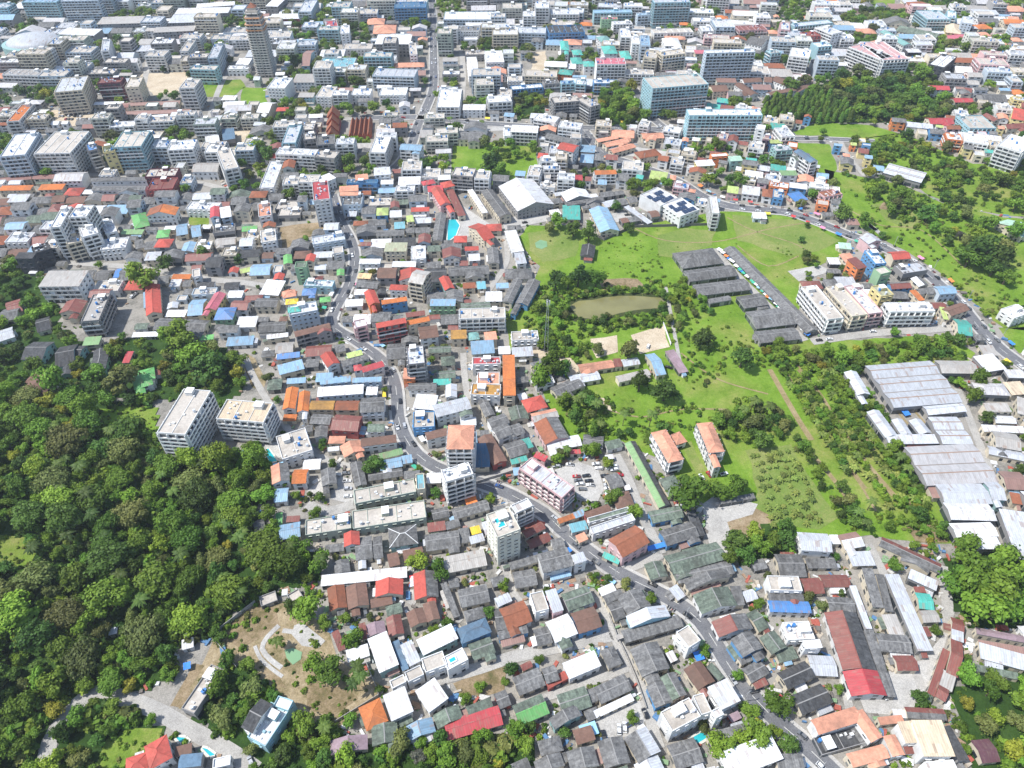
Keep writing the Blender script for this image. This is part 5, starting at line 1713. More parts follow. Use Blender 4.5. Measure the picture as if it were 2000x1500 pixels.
# ------------------------------------------------------------------ vegetation
def quads_mesh(name, C, Nrm, size, tint, mat, rng, aspect=.75):
    """leaf sprays: one four-sided face per centre C, tilted round its normal"""
    n = len(C); t = rng.normal(size=(n, 3)); t -= (t * Nrm).sum(1, keepdims=True) * Nrm; t /= np.linalg.norm(t, axis=1, keepdims=True) + 1e-9
    b = np.cross(Nrm, t); s = size[:, None]
    V = np.stack([C - t * s, C - b * s * aspect + Nrm * s * .15, C + t * s, C + b * s * aspect + Nrm * s * .15], 1).reshape(-1, 3)
    me = bpy.data.meshes.new(name); me.vertices.add(4 * n); me.loops.add(4 * n); me.polygons.add(n)
    me.vertices.foreach_set('co', V.astype(np.float32).ravel()); me.loops.foreach_set('vertex_index', np.arange(4 * n, dtype=np.int32))
    me.polygons.foreach_set('loop_start', np.arange(0, 4 * n, 4, dtype=np.int32)); me.polygons.foreach_set('loop_total', np.full(n, 4, np.int32))
    a = me.attributes.new('tint', 'FLOAT', 'FACE'); a.data.foreach_set('value', np.clip(tint, 0, 1).astype(np.float32))
    me.materials.append(mat); me.update(); me.validate(); return me
def crown_mesh(name, R, H, lobes, leaves, leaf, mat, seed, flat=.75, base=.3):
    rng = np.random.default_rng(seed); pts, nr, tn = [], [], []
    cs = []; stretch = rng.uniform(.85, 1.2)
    for k in range(lobes):
        a = rng.uniform(0, 2 * math.pi); rr = R * .72 * math.sqrt(rng.uniform(.02, 1)); z = H * (base + .5 * rng.uniform(0, 1) * (1 - .55 * (rr / R) ** 2) + .12)
        cs.append((rr * math.cos(a) * stretch, rr * math.sin(a) / stretch, z, R * rng.uniform(.18, .50)))
    cs.append((0, 0, H * .66, R * .5))
    per = leaves // len(cs)
    for (x, y, z, r) in cs:
        d = rng.normal(size=(per, 3)); d /= np.linalg.norm(d, axis=1, keepdims=True); d[:, 2] = np.where(d[:, 2] < -.45, -d[:, 2], d[:, 2])
        rad = r * (1 + .22 * rng.normal(size=(per, 1))) * rng.uniform(.7, 1.08, (per, 1))
        p = d * rad * np.array([1, 1, flat]) + np.array([x, y, z])
        n = d * 1.0 + rng.normal(size=(per, 3)) * .45 + np.array([0, 0, .35]); n /= np.linalg.norm(n, axis=1, keepdims=True)
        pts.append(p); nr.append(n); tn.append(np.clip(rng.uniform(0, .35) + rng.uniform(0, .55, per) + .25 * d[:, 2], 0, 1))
    C = np.concatenate(pts); NN = np.concatenate(nr); T = np.concatenate(tn)
    return quads_mesh(name, C, NN, leaf * rng.uniform(.55, 1.25, len(C)), T, mat, rng)
M_BARK = plain('bark', (.12, .095, .07), .9, .1)
def trunk_mesh(name, H, r, R, seed):
    rg = random.Random(seed); m = MB()
    def limb(p, q, r0, r1, n=6):
        p, q = Vector(p), Vector(q); d = (q - p).normalized(); a = d.orthogonal().normalized(); b = d.cross(a)
        v = [tuple(p + (a * math.cos(2 * math.pi * i / n) + b * math.sin(2 * math.pi * i / n)) * r0) for i in range(n)] + [tuple(q + (a * math.cos(2 * math.pi * i / n) + b * math.sin(2 * math.pi * i / n)) * r1) for i in range(n)]
        m.add(v, [(i, (i + 1) % n, n + (i + 1) % n, n + i) for i in range(n)], M_BARK)
    limb((0, 0, -.6), (0, 0, H * .42), r, r * .7)
    for k in range(5):
        a = k * 1.26 + rg.uniform(-.3, .3); limb((0, 0, H * rg.uniform(.3, .42)), (R * .55 * math.cos(a), R * .55 * math.sin(a), H * rg.uniform(.55, .75)), r * .5, r * .15, 5)
    return m.mesh(name)
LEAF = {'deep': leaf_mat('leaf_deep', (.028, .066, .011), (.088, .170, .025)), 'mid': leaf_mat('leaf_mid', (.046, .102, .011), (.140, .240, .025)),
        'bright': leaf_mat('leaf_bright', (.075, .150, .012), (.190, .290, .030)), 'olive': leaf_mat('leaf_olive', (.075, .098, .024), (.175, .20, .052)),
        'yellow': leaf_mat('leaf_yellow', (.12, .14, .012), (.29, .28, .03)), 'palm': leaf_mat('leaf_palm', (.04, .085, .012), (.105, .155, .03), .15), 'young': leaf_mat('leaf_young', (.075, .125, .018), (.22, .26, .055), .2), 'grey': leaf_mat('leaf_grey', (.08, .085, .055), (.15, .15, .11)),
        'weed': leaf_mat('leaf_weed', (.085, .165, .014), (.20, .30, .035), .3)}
def make_tree(kindname, R, H, lobes, leaves, leaf, lm, seed, **kw):
    t = empty('tree', (0, 0, 0))
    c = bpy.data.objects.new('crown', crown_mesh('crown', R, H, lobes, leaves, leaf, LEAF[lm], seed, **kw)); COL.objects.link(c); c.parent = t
    k = bpy.data.objects.new('trunk', trunk_mesh('trunk', H, .28 + R * .03, R, seed)); COL.objects.link(k); k.parent = t
    return t
PROTO = []   # (root, base radius, look word, weight)
for lm, w in (('deep', 3), ('deep', 3), ('mid', 5), ('mid', 5), ('bright', 4), ('olive', 3), ('yellow', .9), ('grey', .2)):
    i = len(PROTO); PROTO.append((make_tree('tree', 5.0, 9.0 + .6 * (i % 3), 15 + i % 4, 1500, .56, lm, 40 + i, flat=.8), 5.0, lm, w))
for lm, w in (('deep', 0), ('mid', 0), ('mid', 0), ('bright', 0), ('olive', 0)):
    i = len(PROTO); PROTO.append((make_tree('tree', 8.2, 13.0 + (i % 3), 30 + i % 5, 3600, .62, lm, 140 + i, flat=.72), 8.2, lm, w))
BIG = [8, 9, 9, 10, 10, 11, 11, 12]
LOOK = {'weed': 'pale green', 'deep': 'dark green', 'mid': 'mid green', 'bright': 'bright green', 'olive': 'olive green', 'yellow': 'yellowish', 'grey': 'greyish bare'}
# slender conifers of the dense grove
def make_conifer(seed):
    rng = np.random.default_rng(seed); n = 620; z = rng.uniform(0, 1, n) ** .8; r = (1 - z) ** .4 * 2.2 + .2; a = rng.uniform(0, 2 * math.pi, n); q = np.sqrt(rng.uniform(.35, 1, n))
    C = np.stack([r * q * np.cos(a), r * q * np.sin(a), 1.5 + z * 8.5], 1); Nn = np.stack([np.cos(a), np.sin(a), np.full(n, .8)], 1) + rng.normal(size=(n, 3)) * .3; Nn /= np.linalg.norm(Nn, axis=1, keepdims=True)
    t = empty('conifer_tree', (0, 0, 0)); c = bpy.data.objects.new('crown', quads_mesh('crown', C, Nn, rng.uniform(.3, .65, n), rng.uniform(0, .8, n), LEAF['mid'], rng)); COL.objects.link(c); c.parent = t
    k = bpy.data.objects.new('trunk', trunk_mesh('trunk', 8, .22, 1, seed)); COL.objects.link(k); k.parent = t; return t
CONIFER = make_conifer(3)
def make_palm(seed, H, fl, nf):
    rg = random.Random(seed); t = empty('palm_tree', (0, 0, 0)); m = MB(); n = 7
    for k in range(6):
        z0, z1 = H * k / 6, H * (k + 1) / 6; x0, x1 = .35 * (k / 6) ** 2 * H * .2, .35 * ((k + 1) / 6) ** 2 * H * .2
        r0, r1 = .24 - .1 * k / 6, .24 - .1 * (k + 1) / 6
        v = [(x0 + r0 * math.cos(2 * math.pi * i / n), r0 * math.sin(2 * math.pi * i / n), z0) for i in range(n)] + [(x1 + r1 * math.cos(2 * math.pi * i / n), r1 * math.sin(2 * math.pi * i / n), z1) for i in range(n)]
        m.add(v, [(i, (i + 1) % n, n + (i + 1) % n, n + i) for i in range(n)], M_BARK)
    xt = .35 * H * .2; m.build('trunk', t)
    vs, fs, tint = [], [], []
    for k in range(nf):
        a = 2 * math.pi * k / nf * 1.0 + rg.uniform(-.2, .2); el = rg.uniform(-.1, .9); L = fl * rg.uniform(.8, 1.1); ca, sa = math.cos(a), math.sin(a)
        prev = None
        for j in range(7):
            s = j / 6; d = L * s; z = H + d * math.sin(el) * .7 - (d * d) / L * .62; rr = d * math.cos(el * .7); w = L * .17 * math.sin(math.pi * min(1, .12 + s * .9)) + .04
            c = Vector((xt + ca * rr, sa * rr, z)); q = Vector((-sa, ca, 0)) * w
            cur = (c + q - Vector((0, 0, w * .45)), c, c - q - Vector((0, 0, w * .45)))
            if prev:
                o = len(vs); vs += [tuple(p) for p in (*prev, *cur)]; fs += [(o, o + 1, o + 4, o + 3), (o + 1, o + 2, o + 5, o + 4)]; tv = rg.uniform(.1, .95); tint += [tv, tv * .8]
            prev = cur
    me = bpy.data.meshes.new('frond'); me.from_pydata(vs, [], fs); at_ = me.attributes.new('tint', 'FLOAT', 'FACE'); at_.data.foreach_set('value', np.array(tint, np.float32)); me.materials.append(LEAF['palm' if H > 4 else 'young'])
    c = bpy.data.objects.new('crown', me); COL.objects.link(c); c.parent = t
    return t
PALMS = [make_palm(1, 9, 4.2, 16), make_palm(2, 11, 4.4, 15), make_palm(5, 2.2, 3.1, 9)]

EDGE_PX = [(1690, 270), (1760, 260), (1830, 290), (1900, 320), (2100, 330), (2100, 430), (1960, 420), (1850, 400), (1760, 350), (1700, 330)]
TREES = []       # (x, y, radius, proto index or 'c')
trng = random.Random(21)
def pick(exclude=()):
    ws = [0 if p[2] in exclude else p[3] for p in PROTO]
    return trng.choices(range(len(PROTO)), ws)[0]
BUILT = [(r['c'], r['ang'], r['L'], r['D']) for r in RECS]
BOCC = np.zeros_like(OCC)
_keep = OCC; OCC = BOCC
for c, a, L, D in BUILT: mark_rect(c, a, L, D, 1.2 if not (c[0] < -150 and 330 < c[1] < 520) else 4.0)
for P, w, mn in ROADS:
    for i in range(len(P) - 1):
        d = P[i + 1] - P[i]; mark_rect((P[i] + P[i + 1]) / 2, math.atan2(d.y, d.x), d.length + 1, w + .5)
CLEAR = [[(195, 800), (250, 790), (310, 800), (305, 850), (230, 860), (200, 840)], [(-20, 1050), (60, 1050), (75, 1110), (-20, 1120)], [(215, 1440), (270, 1425), (322, 1425), (262, 1500), (190, 1500)]]
CLEAR.append([(1668, 738), (1820, 706), (1880, 790), (1925, 900), (1990, 1090), (1900, 1085), (1860, 1050), (1800, 920), (1745, 830)])
for px in CLEAR: mark_poly([at(u, v) for u, v in px])
def built(x, y):
    i, j = int(y - OY), int(x - OX); return not (0 <= i < OH and 0 <= j < OW) or BOCC[i, j]
OCC = _keep
GRID = {}
def tree_free(x, y, r):
    gx, gy = int(x // 6), int(y // 6)
    for a in range(gx - 2, gx + 3):
        for b in range(gy - 2, gy + 3):
            for (X, Y, R_) in GRID.get((a, b), ()):
                if (X - x) ** 2 + (Y - y) ** 2 < (.78 * (r + R_)) ** 2: return False
    return True
def put(x, y, r, k):
    GRID.setdefault((int(x // 6), int(y // 6)), []).append((x, y, r)); TREES.append((x, y, r, k))
def scatter(px, rmin, rmax, tries, exclude=(), kind=None, dens=1.0):
    pts = [at(u, v) for u, v in px]; r = poly_mask(pts)
    if not r: return
    x0, y0, x1, y1, ins = r; ij = np.argwhere(ins)
    if not len(ij): return
    n = int(len(ij) * tries * dens)
    for q in RNG.integers(0, len(ij), n):
        j, i = ij[q]; x, y = OX + x0 + i + trng.random(), OY + y0 + j + trng.random()
        R_ = rmin + (rmax - rmin) * trng.random() ** 1.5
        if built(x, y) or not tree_free(x, y, R_): continue
        put(x, y, R_, kind if kind is not None else pick(exclude))
# single trees picked out in the photograph: pixel of the crown's middle, radius in metres, look
LOOKI = {'deep': 0, 'mid': 2, 'bright': 4, 'olive': 5, 'yellow': 6, 'grey': 7, 'mid2': 3, 'deep2': 1}
def single(u, v, R_, look):
    p = at(u, v, R_ * 1.1); x, y = p.x, p.y; put(x, y, R_, LOOKI[look])
for s in [(1345, 968, 8.5, 'mid'), (1415, 960, 6, 'mid2'), (1440, 950, 6, 'mid'), (1395, 955, 4.5, 'mid2'), (1250, 745, 7.5, 'deep'), (1300, 762, 8, 'deep'), (1130, 540, 8, 'deep'), (1165, 545, 6, 'mid2'), (1085, 545, 7, 'deep2'),
          (1110, 550, 6, 'mid'), (280, 545, 10, 'mid'), (1080, 715, 8, 'mid'), (1055, 735, 7, 'mid2'), (1100, 720, 6, 'deep'), (1228, 685, 6.5, 'olive'), (860, 1115, 4.6, 'mid'), (815, 1095, 4.6, 'bright'), (735, 905, 5, 'deep'),
          (725, 915, 4.5, 'deep2'), (560, 938, 3.6, 'bright'), (525, 1005, 4, 'mid'), (600, 1195, 6, 'mid'), (570, 1185, 4.5, 'deep'), (645, 1310, 5.5, 'mid'), (615, 1300, 5, 'bright'), (690, 1250, 4.5, 'mid2'),
          (1520, 1375, 5.2, 'mid'), (1235, 1400, 2.6, 'mid'), (1455, 1440, 5, 'bright'), (1480, 1430, 5.5, 'mid'), (1410, 1455, 5, 'bright'), (1797, 1362, 3.8, 'deep'), (1270, 1170, 3, 'mid'), (1000, 1305, 3.5, 'deep'),
          (940, 1340, 2.6, 'bright'), (1440, 1345 - 25, 2.6, 'mid'), (1605, 1180, 3, 'olive'), (1805, 1250, 2.2, 'yellow'), (955, 1195, 3.2, 'deep'), (985, 1140, 3, 'bright'), (1150, 880, 4.5, 'mid'), (1165, 878, 4, 'mid2'),
          (1205, 965, 4, 'deep'), (1190, 975, 4, 'mid'), (1240, 1000, 4, 'mid'), (1090, 895, 3.5, 'mid2'), (1100, 885, 3.5, 'olive'), (325, 515, 6, 'deep'), (395, 490, 5, 'deep'), (595, 470, 4, 'mid'), (465, 505, 4.2, 'deep'),
          (1090, 430, 6, 'mid'), (1070, 445, 5, 'olive'), (1120, 445, 7, 'deep'), (1150, 460, 6, 'deep2'), (1230, 445, 5, 'deep'), (1650, 415, 8, 'deep'), (1690, 430, 6, 'mid'), (1815, 415, 8, 'deep'), (1920, 490, 11, 'deep'),
          (1960, 500, 10, 'deep2'), (1895, 500, 9, 'mid2'), (1985, 450, 8, 'mid'), (960, 320, 9, 'deep'), (975, 330, 7, 'mid'), (1375, 660, 7, 'deep'), (1450, 700, 7, 'deep2'), (355, 660, 9, 'mid'), (375, 690, 9, 'mid2'), (410, 710, 11, 'deep'),
          (330, 660, 7, 'mid'), (240, 745, 10, 'olive'), (190, 740, 6, 'mid'), (110, 760, 9, 'mid'), (1535, 1052, 5.5, 'deep'), (1510, 1060, 5, 'mid2'), (1485, 1068, 5, 'mid'), (1455, 1085, 4.5, 'deep'), (1425, 1090, 4, 'mid'),
          (90, 340, 6, 'mid'), (500, 290, 8, 'mid'), (520, 300, 8, 'deep'), (575, 120, 9, 'deep'), (1900, 1130, 9, 'mid'), (1940, 1150, 10, 'mid2'), (1870, 1140, 8, 'mid'), (1960, 1110, 8, 'mid'), (1920, 1190, 9, 'mid2'), (1965, 1185, 8, 'mid')]:
    single(*s)
def scatter_big(px, rmin, rmax, tries):
    pts = [at(u, v) for u, v in px]; x0, y0, x1, y1, ins = poly_mask(pts); ij = np.argwhere(ins)
    for q in RNG.integers(0, len(ij), int(len(ij) * tries)):
        j, i = ij[q]; x, y = OX + x0 + i, OY + y0 + j; R_ = trng.uniform(rmin, rmax)
        if built(x, y) or built(x + R_ * .5, y) or built(x - R_ * .5, y) or not tree_free(x, y, R_ * 1.05): continue
        put(x, y, R_, trng.choice(BIG))
scatter_big(FOREST_PX[0], 5.6, 9.2, .012)
for p in FOREST_PX[:1]: scatter(p, 2.8, 6.0, .12)
for p in FOREST_PX[1:3]: scatter(p, 2.4, 5.0, .11)
scatter(FOREST_PX[3], 5, 8, .06, ('yellow', 'grey', 'olive')); scatter(FOREST_PX[4], 3.5, 6.5, .08, ('grey', 'deep')); scatter(FOREST_PX[5], 3.5, 6, .08)
scatter([(1490, 205), (1600, 190), (1660, 225), (1660, 243), (1580, 243), (1485, 242)], 2.6, 3.4, .14, kind='c')
scatter(FOREST_PX[6], 5, 9, .035); scatter(EDGE_PX, 2.5, 6.5, .012); scatter(FOREST_PX[7], 5, 8, .035, ('deep',)); scatter(FOREST_PX[8], 4, 7, .03)
BELTS = [([(1090, 780), (1150, 770), (1215, 850), (1300, 850), (1290, 872), (1215, 866), (1130, 880)], 2.6, 5, .05), ([(1490, 790), (1535, 800), (1550, 860), (1480, 880), (1400, 850), (1400, 820)], 3, 5.5, .06),
 ([(1545, 860), (1565, 850), (1640, 950), (1690, 1030), (1660, 1045), (1600, 960)], 2.6, 4.6, .09), ([(1480, 675), (1600, 690), (1760, 665), (1860, 650), (1880, 700), (1860, 720), (1700, 715), (1660, 740), (1640, 770), (1560, 720), (1500, 715)], 2.6, 5, .055),
 ([(1310, 560), (1335, 540), (1400, 600), (1385, 620), (1340, 620)], 2.5, 5, .06), ([(1100, 570), (1200, 560), (1310, 572), (1320, 590), (1305, 578), (1200, 574), (1110, 590)], 1.8, 3, .12), ([(1040, 600), (1100, 590), (1110, 640), (1180, 690), (1100, 720), (1060, 690)], 2.4, 4.5, .05),
 ([(1120, 630), (1300, 606), (1320, 640), (1230, 640), (1130, 660)], 1.8, 3.6, .06), ([(1690, 770), (1720, 790), (1800, 900), (1845, 1000), (1840, 1060), (1760, 1040), (1790, 960), (1730, 860)], 2, 4.4, .05), ([(1700, 1000), (1760, 1010), (1780, 1040), (1720, 1035)], 1.8, 3.4, .05),
 ([(1680, 350), (1740, 350), (1900, 420), (1990, 520), (1960, 560), (1850, 480), (1700, 410)], 3, 7, .01), ([(1560, 60), (1680, 30), (1720, 60), (1620, 110), (1560, 110)], 5, 8, .012), ([(1830, 90), (1950, 85), (1990, 120), (1880, 130)], 5, 9, .03), ([(1900, 0), (2030, 0), (2030, 25), (1920, 25)], 6, 9, .03),
 ([(560, 125), (680, 130), (690, 168), (600, 170), (555, 150)], 5, 8, .03), ([(545, 30), (700, 40), (700, 75), (560, 75)], 5, 8, .012), ([(655, 280), (720, 280), (730, 330), (670, 345)], 4, 7, .03), ([(545, 215), (640, 222), (640, 236), (540, 236)], 4, 6, .04), ([(930, 280), (1050, 285), (1050, 310), (990, 320), (940, 310)], 4, 7, .025),
 ([(1050, 40), (1130, 50), (1140, 75), (1060, 80)], 5, 8, .02), ([(80, 100), (115, 165), (110, 205), (75, 205)], 5, 8, .02), ([(1570, 420), (1600, 560), (1580, 580), (1560, 520)], 2, 4, .02), ([(540, 1420), (700, 1440), (860, 1450), (1040, 1435), (1060, 1490), (900, 1500), (560, 1500)], 3, 5, .06),
 ([(1080, 1435), (1160, 1435), (1160, 1460), (1080, 1460)], 2.5, 4, .07), ([(0, 480), (110, 470), (120, 530), (0, 560)], 4, 8, .03), ([(40, 420), (90, 400), (100, 440), (40, 470)], 4, 6, .03), ([(500, 660), (540, 655), (540, 700), (500, 715)], 4, 6, .05), ([(1280, 580), (1330, 590), (1340, 680), (1300, 640)], 2, 4, .03),
 ([(1600, 560), (1640, 520), (1660, 540), (1640, 560)], 2, 4, .05), ([(1810, 700), (1870, 690), (1920, 770), (1950, 860), (1915, 880), (1880, 800)], 3.5, 6, .045), ([(940, 680), (985, 650), (990, 600), (960, 640)], 2.5, 4, .05), ([(600, 830), (650, 830), (640, 870), (615, 870)], 2.5, 4, .06), ([(1200, 340), (1270, 330), (1275, 350), (1215, 370)], 4, 6, .04)]
scatter(FOREST_PX[9], 3, 5.6, .016); scatter([(300, 640), (470, 690), (480, 760), (400, 780), (330, 720)], 3.5, 6.5, .05)
for p, a, b, t in BELTS: scatter(p, a, b, t)
for pts in GROVES:
    r = poly_mask(pts)
    if r:
        x0, y0, x1, y1, ins = r; ij = np.argwhere(ins)
        for q in RNG.integers(0, len(ij), max(4, int(len(ij) * .035))):
            j, i = ij[q]; x, y = OX + x0 + i, OY + y0 + j; R_ = trng.uniform(3.2, 6.5)
            if not built(x, y) and tree_free(x, y, R_): put(x, y, R_, pick(('grey', 'yellow')))
PALM_AT = []
a0, a1 = at(1515, 715, 0), at(1700, 1000, 0); dr = (a1 - a0); nl = dr.length; dr.normalize(); nn_ = Vector((-dr.y, dr.x, 0))
for row in range(13):                        # the plantation's long rows
    o_ = 1 + row * 5.0; s_ = trng.uniform(0, 3)
    if row % 2 == 0:
        q0 = a0 + nn_ * (o_ + 2.5); q1 = q0 + dr * nl; ribbon('footpath', [q0 + (q1 - q0) * (k / 24) + nn_ * .5 * math.sin(k) for k in range(25)], -.7, .7, .215, G_DRY)
    while s_ < nl * (.78 if row < 2 else 1.0):
        p = a0 + dr * s_ + nn_ * (-o_ if False else o_); s_ += trng.uniform(2.5, 3.7)
        if trng.random() < .28: PALM_AT.append((p.x + trng.uniform(-.8, .8), p.y + trng.uniform(-.8, .8), 2, trng.uniform(1.0, 1.5)))
        elif not built(p.x, p.y): put(p.x + trng.uniform(-.5, .5), p.y + trng.uniform(-.5, .5), trng.uniform(1.7, 2.9), trng.choice((2, 3, 4, 0)))
# street and garden trees wherever the town leaves a gap
for _ in range(5200):
    u, v = trng.uniform(0, 2000), 1500 * trng.random() ** 1.35
    p = at(u, v, 0); R_ = trng.uniform(1.8, 3.6) if v > 420 else trng.uniform(3.0, 5.5)
    if occupied(p.x, p.y) or built(p.x, p.y) or built(p.x + R_ * .6, p.y) or built(p.x - R_ * .6, p.y) or built(p.x, p.y - R_ * .6) or not tree_free(p.x, p.y, R_): continue
    put(p.x, p.y, R_, pick(('grey',)))

def seen(x, y, m=60):
    px, py, d = to_px((x, y, 4)); return -m < px < 2000 + m and -m < py < 1500 + m * 2
TREES = [t for t in TREES if seen(t[0], t[1])]
conif = [t for t in TREES if t[3] == 'c']; broad = [t for t in TREES if t[3] != 'c']
broad.sort(key=lambda t: -t[2] / to_px((t[0], t[1], 4))[2])
def near_lm(x, y):
    px, py, d = to_px((x, y, 4)); b = min(LANDMARKS, key=lambda l: (l[1] - px) ** 2 + ((l[2] - py) * 1.4) ** 2); return b[0], (b[1] - px) ** 2 + (b[2] - py) ** 2
lab = defaultdict(list); used = set()
def place(proto, x, y, sc, rz, key, group, cat, flat=None):
    z = hill_z(x, y) + (flat or 0)
    if id(proto) not in used: used.add(id(proto)); o = proto; o.location = (x, y, z); o.rotation_euler = (0, 0, rz); o.scale = sc
    else: o = dup(proto, (x, y, z), rz, sc)
    o['category'] = cat; o['group'] = group
    lm, d = near_lm(x, y); lab[(key, lm)].append((d, o)); return o
for (x, y, R_, k) in broad[:300]:
    root, R0, look, w = PROTO[k]; s = R_ / R0; q = s * trng.uniform(.85, 1.2)
    size = 'broad' if R_ > 5.6 else ('young' if R_ < 3 else 'rounded')
    place(root, x, y, (s * trng.uniform(.8, 1.25), s * trng.uniform(.8, 1.2), q), trng.uniform(0, 6.28), '%s %s leafy tree' % (size, LOOK[look]), 'broadleaf trees', 'tree')
rest = broad[300:]
for i, (root, R0, look, w) in enumerate(PROTO):
    if id(root) in used: continue
    q = next((t for t in rest if t[3] == i), None)
    if q:
        rest.remove(q); s = q[2] / R0; place(root, q[0], q[1], (s, s, s), 0, '%s leafy tree' % LOOK[look], 'broadleaf trees', 'tree')
conif.sort(key=lambda t: t[1])
for (x, y, R_, k) in conif[:120]:
    s = R_ / 2.6 * trng.uniform(.85, 1.15); place(CONIFER, x, y, (s, s, s), trng.uniform(0, 6.28), 'narrow dark evergreen', 'evergreens of the dense grove', 'tree')
# palms: planted rows on the lawn, the plantation and singles
A_, B_, C_ = at(1470, 895, 0), at(1550, 880, 0), at(1600, 1020, 0)
for i in range(7):
    for j in range(11):
        p = A_ + (B_ - A_) * (i / 6) + (C_ - B_) * (j / 10) * 1.02
        if trng.random() < .85: PALM_AT.append((p.x + trng.uniform(-1.5, 1.5), p.y + trng.uniform(-1.5, 1.5), 2, trng.uniform(.6, 1.0)))
for _ in range(22):
    p = at(trng.uniform(40, 520), trng.uniform(860, 1200)); PALM_AT.append((p.x, p.y, trng.choice((0, 1)), trng.uniform(.9, 1.25)))
for (u, v) in [(1785, 885), (1820, 900), (1675, 1005), (1700, 985), (120, 855), (135, 880), (165, 895), (105, 930), (130, 930), (480, 1050), (475, 1060), (570, 1075), (625, 1100), (1218, 820), (1270, 822), (1175, 835), (1312, 940), (1300, 950),
               (1105, 880), (1690, 1025), (1760, 870), (1755, 895), (1770, 920), (1740, 940), (545, 1255), (700, 1310), (710, 1330), (690, 1340), (1140, 780), (1125, 790), (1165, 800), (940, 245), (925, 248), (900, 250), (880, 240), (1500, 800), (1470, 790), (1450, 805), (640, 1425)]:
    p = at(u, v, 5); PALM_AT.append((p.x, p.y, trng.choice((0, 1)), trng.uniform(.8, 1.1)))
trng.shuffle(PALM_AT)
PALM_AT = [q for q in PALM_AT if not built(q[0], q[1]) and seen(q[0], q[1])]
for (x, y, k, s) in PALM_AT[:290]:
    place(PALMS[k], x, y, (s, s, s), trng.uniform(0, 6.28), 'low star shaped young palm' if k == 2 else 'tall thin coconut palm', 'palms', 'palm tree')
for (key, lm), rs in lab.items():
    rs.sort(key=lambda q: q[0])
    for i, (d, o) in enumerate(rs):
        if len(rs) <= 20: o['label'] = '%s near the %s' % (key, lm) if len(rs) == 1 else '%s, %s from the %s' % (key, ORD[i] or 'first', lm)
        else: o['label'] = '%s in the crowd of such around the %s' % (key, lm); o['group'] = 'crowd of %ss around the %s' % (key, lm)

# what nobody could count: the rest of the wood, undergrowth and tall grass
def scatter_stuff(name, P, src, label, smin, smax, seed, flatten=1.0):
    if not len(P): return
    me = bpy.data.meshes.new(name); me.from_pydata([tuple(p[:3]) for p in P], [], [])
    at_ = me.attributes.new('size', 'FLOAT', 'POINT'); at_.data.foreach_set('value', np.array([p[3] for p in P], np.float32))
    o = bpy.data.objects.new(name, me); COL.objects.link(o); o['kind'] = 'stuff'; o['label'] = label
    g = bpy.data.node_groups.new(name, 'GeometryNodeTree')
    g.interface.new_socket('Geometry', in_out='INPUT', socket_type='NodeSocketGeometry'); g.interface.new_socket('Geometry', in_out='OUTPUT', socket_type='NodeSocketGeometry')
    gi, go = g.nodes.new('NodeGroupInput'), g.nodes.new('NodeGroupOutput')
    mp = g.nodes.new('GeometryNodeMeshToPoints'); ip = g.nodes.new('GeometryNodeInstanceOnPoints'); oi = g.nodes.new('GeometryNodeObjectInfo'); oi.inputs['Object'].default_value = src; oi.transform_space = 'ORIGINAL'
    rv = g.nodes.new('FunctionNodeRandomValue'); rv.data_type = 'FLOAT_VECTOR'; rv.inputs[0].default_value = (0, 0, 0); rv.inputs[1].default_value = (.12, .12, 6.283); rv.inputs['Seed'].default_value = seed
    na = g.nodes.new('GeometryNodeInputNamedAttribute'); na.data_type = 'FLOAT'; na.inputs['Name'].default_value = 'size'
    l = g.links.new
    l(gi.outputs[0], mp.inputs['Mesh']); l(mp.outputs[0], ip.inputs['Points']); l(oi.outputs['Geometry'], ip.inputs['Instance']); l(rv.outputs[0], ip.inputs['Rotation']); l(na.outputs[0], ip.inputs['Scale']); l(ip.outputs[0], go.inputs[0])
    md = o.modifiers.new('scatter', 'NODES'); md.node_group = g; return o
for i, (root, R0, look, w) in enumerate(PROTO):
    P = [(x, y, hill_z(x, y), R_ / R0) for (x, y, R_, k) in rest if k == i]
    src = [c for c in root.children if c.name.startswith('crown')][0]
    scatter_stuff('woodland', P, src, '%s trees of the wood and the distant gardens' % LOOK[look], 1, 1, i)
if conif[120:]:
    scatter_stuff('woodland', [(x, y, 0, R_ / 2.6) for (x, y, R_, k) in conif[120:]], CONIFER.children[0], 'far conifers of the dense grove', 1, 1, 77)
# shrub prototypes stand as real shrubs in the meadow
SHRUBS = []
for i, (lm, u, v) in enumerate((('mid', 1255, 530), ('weed', 1420, 640), ('deep', 1345, 690), ('olive', 1700, 430))):
    me = crown_mesh('foliage', 1.6, 2.0, 6, 150, .5, LEAF[lm], 90 + i, .8, .05); p = at(u, v, 0)
    t = empty('shrub', (p.x, p.y, 0)); o = bpy.data.objects.new('foliage', me); COL.objects.link(o); o.parent = t; SHRUBS.append(o)
    tag(t, '%s rounded shrub standing free on the meadow, %s' % (LOOK[lm], ('below the garden hut', 'beside the market sheds', 'beside the ditch', 'beyond the east road')[i]), 'shrub')
LAWNM = [poly_mask([at(u, v, 0) for u, v in q]) for q in LAWN_PX[:1] + SAND_PX[:3]]
def on_lawn(x, y):
    for x0, y0, x1, y1, ins in LAWNM:
        i, j = int(y - OY) - y0, int(x - OX) - x0
        if 0 <= i < ins.shape[0] and 0 <= j < ins.shape[1] and ins[i, j]: return True
    return False
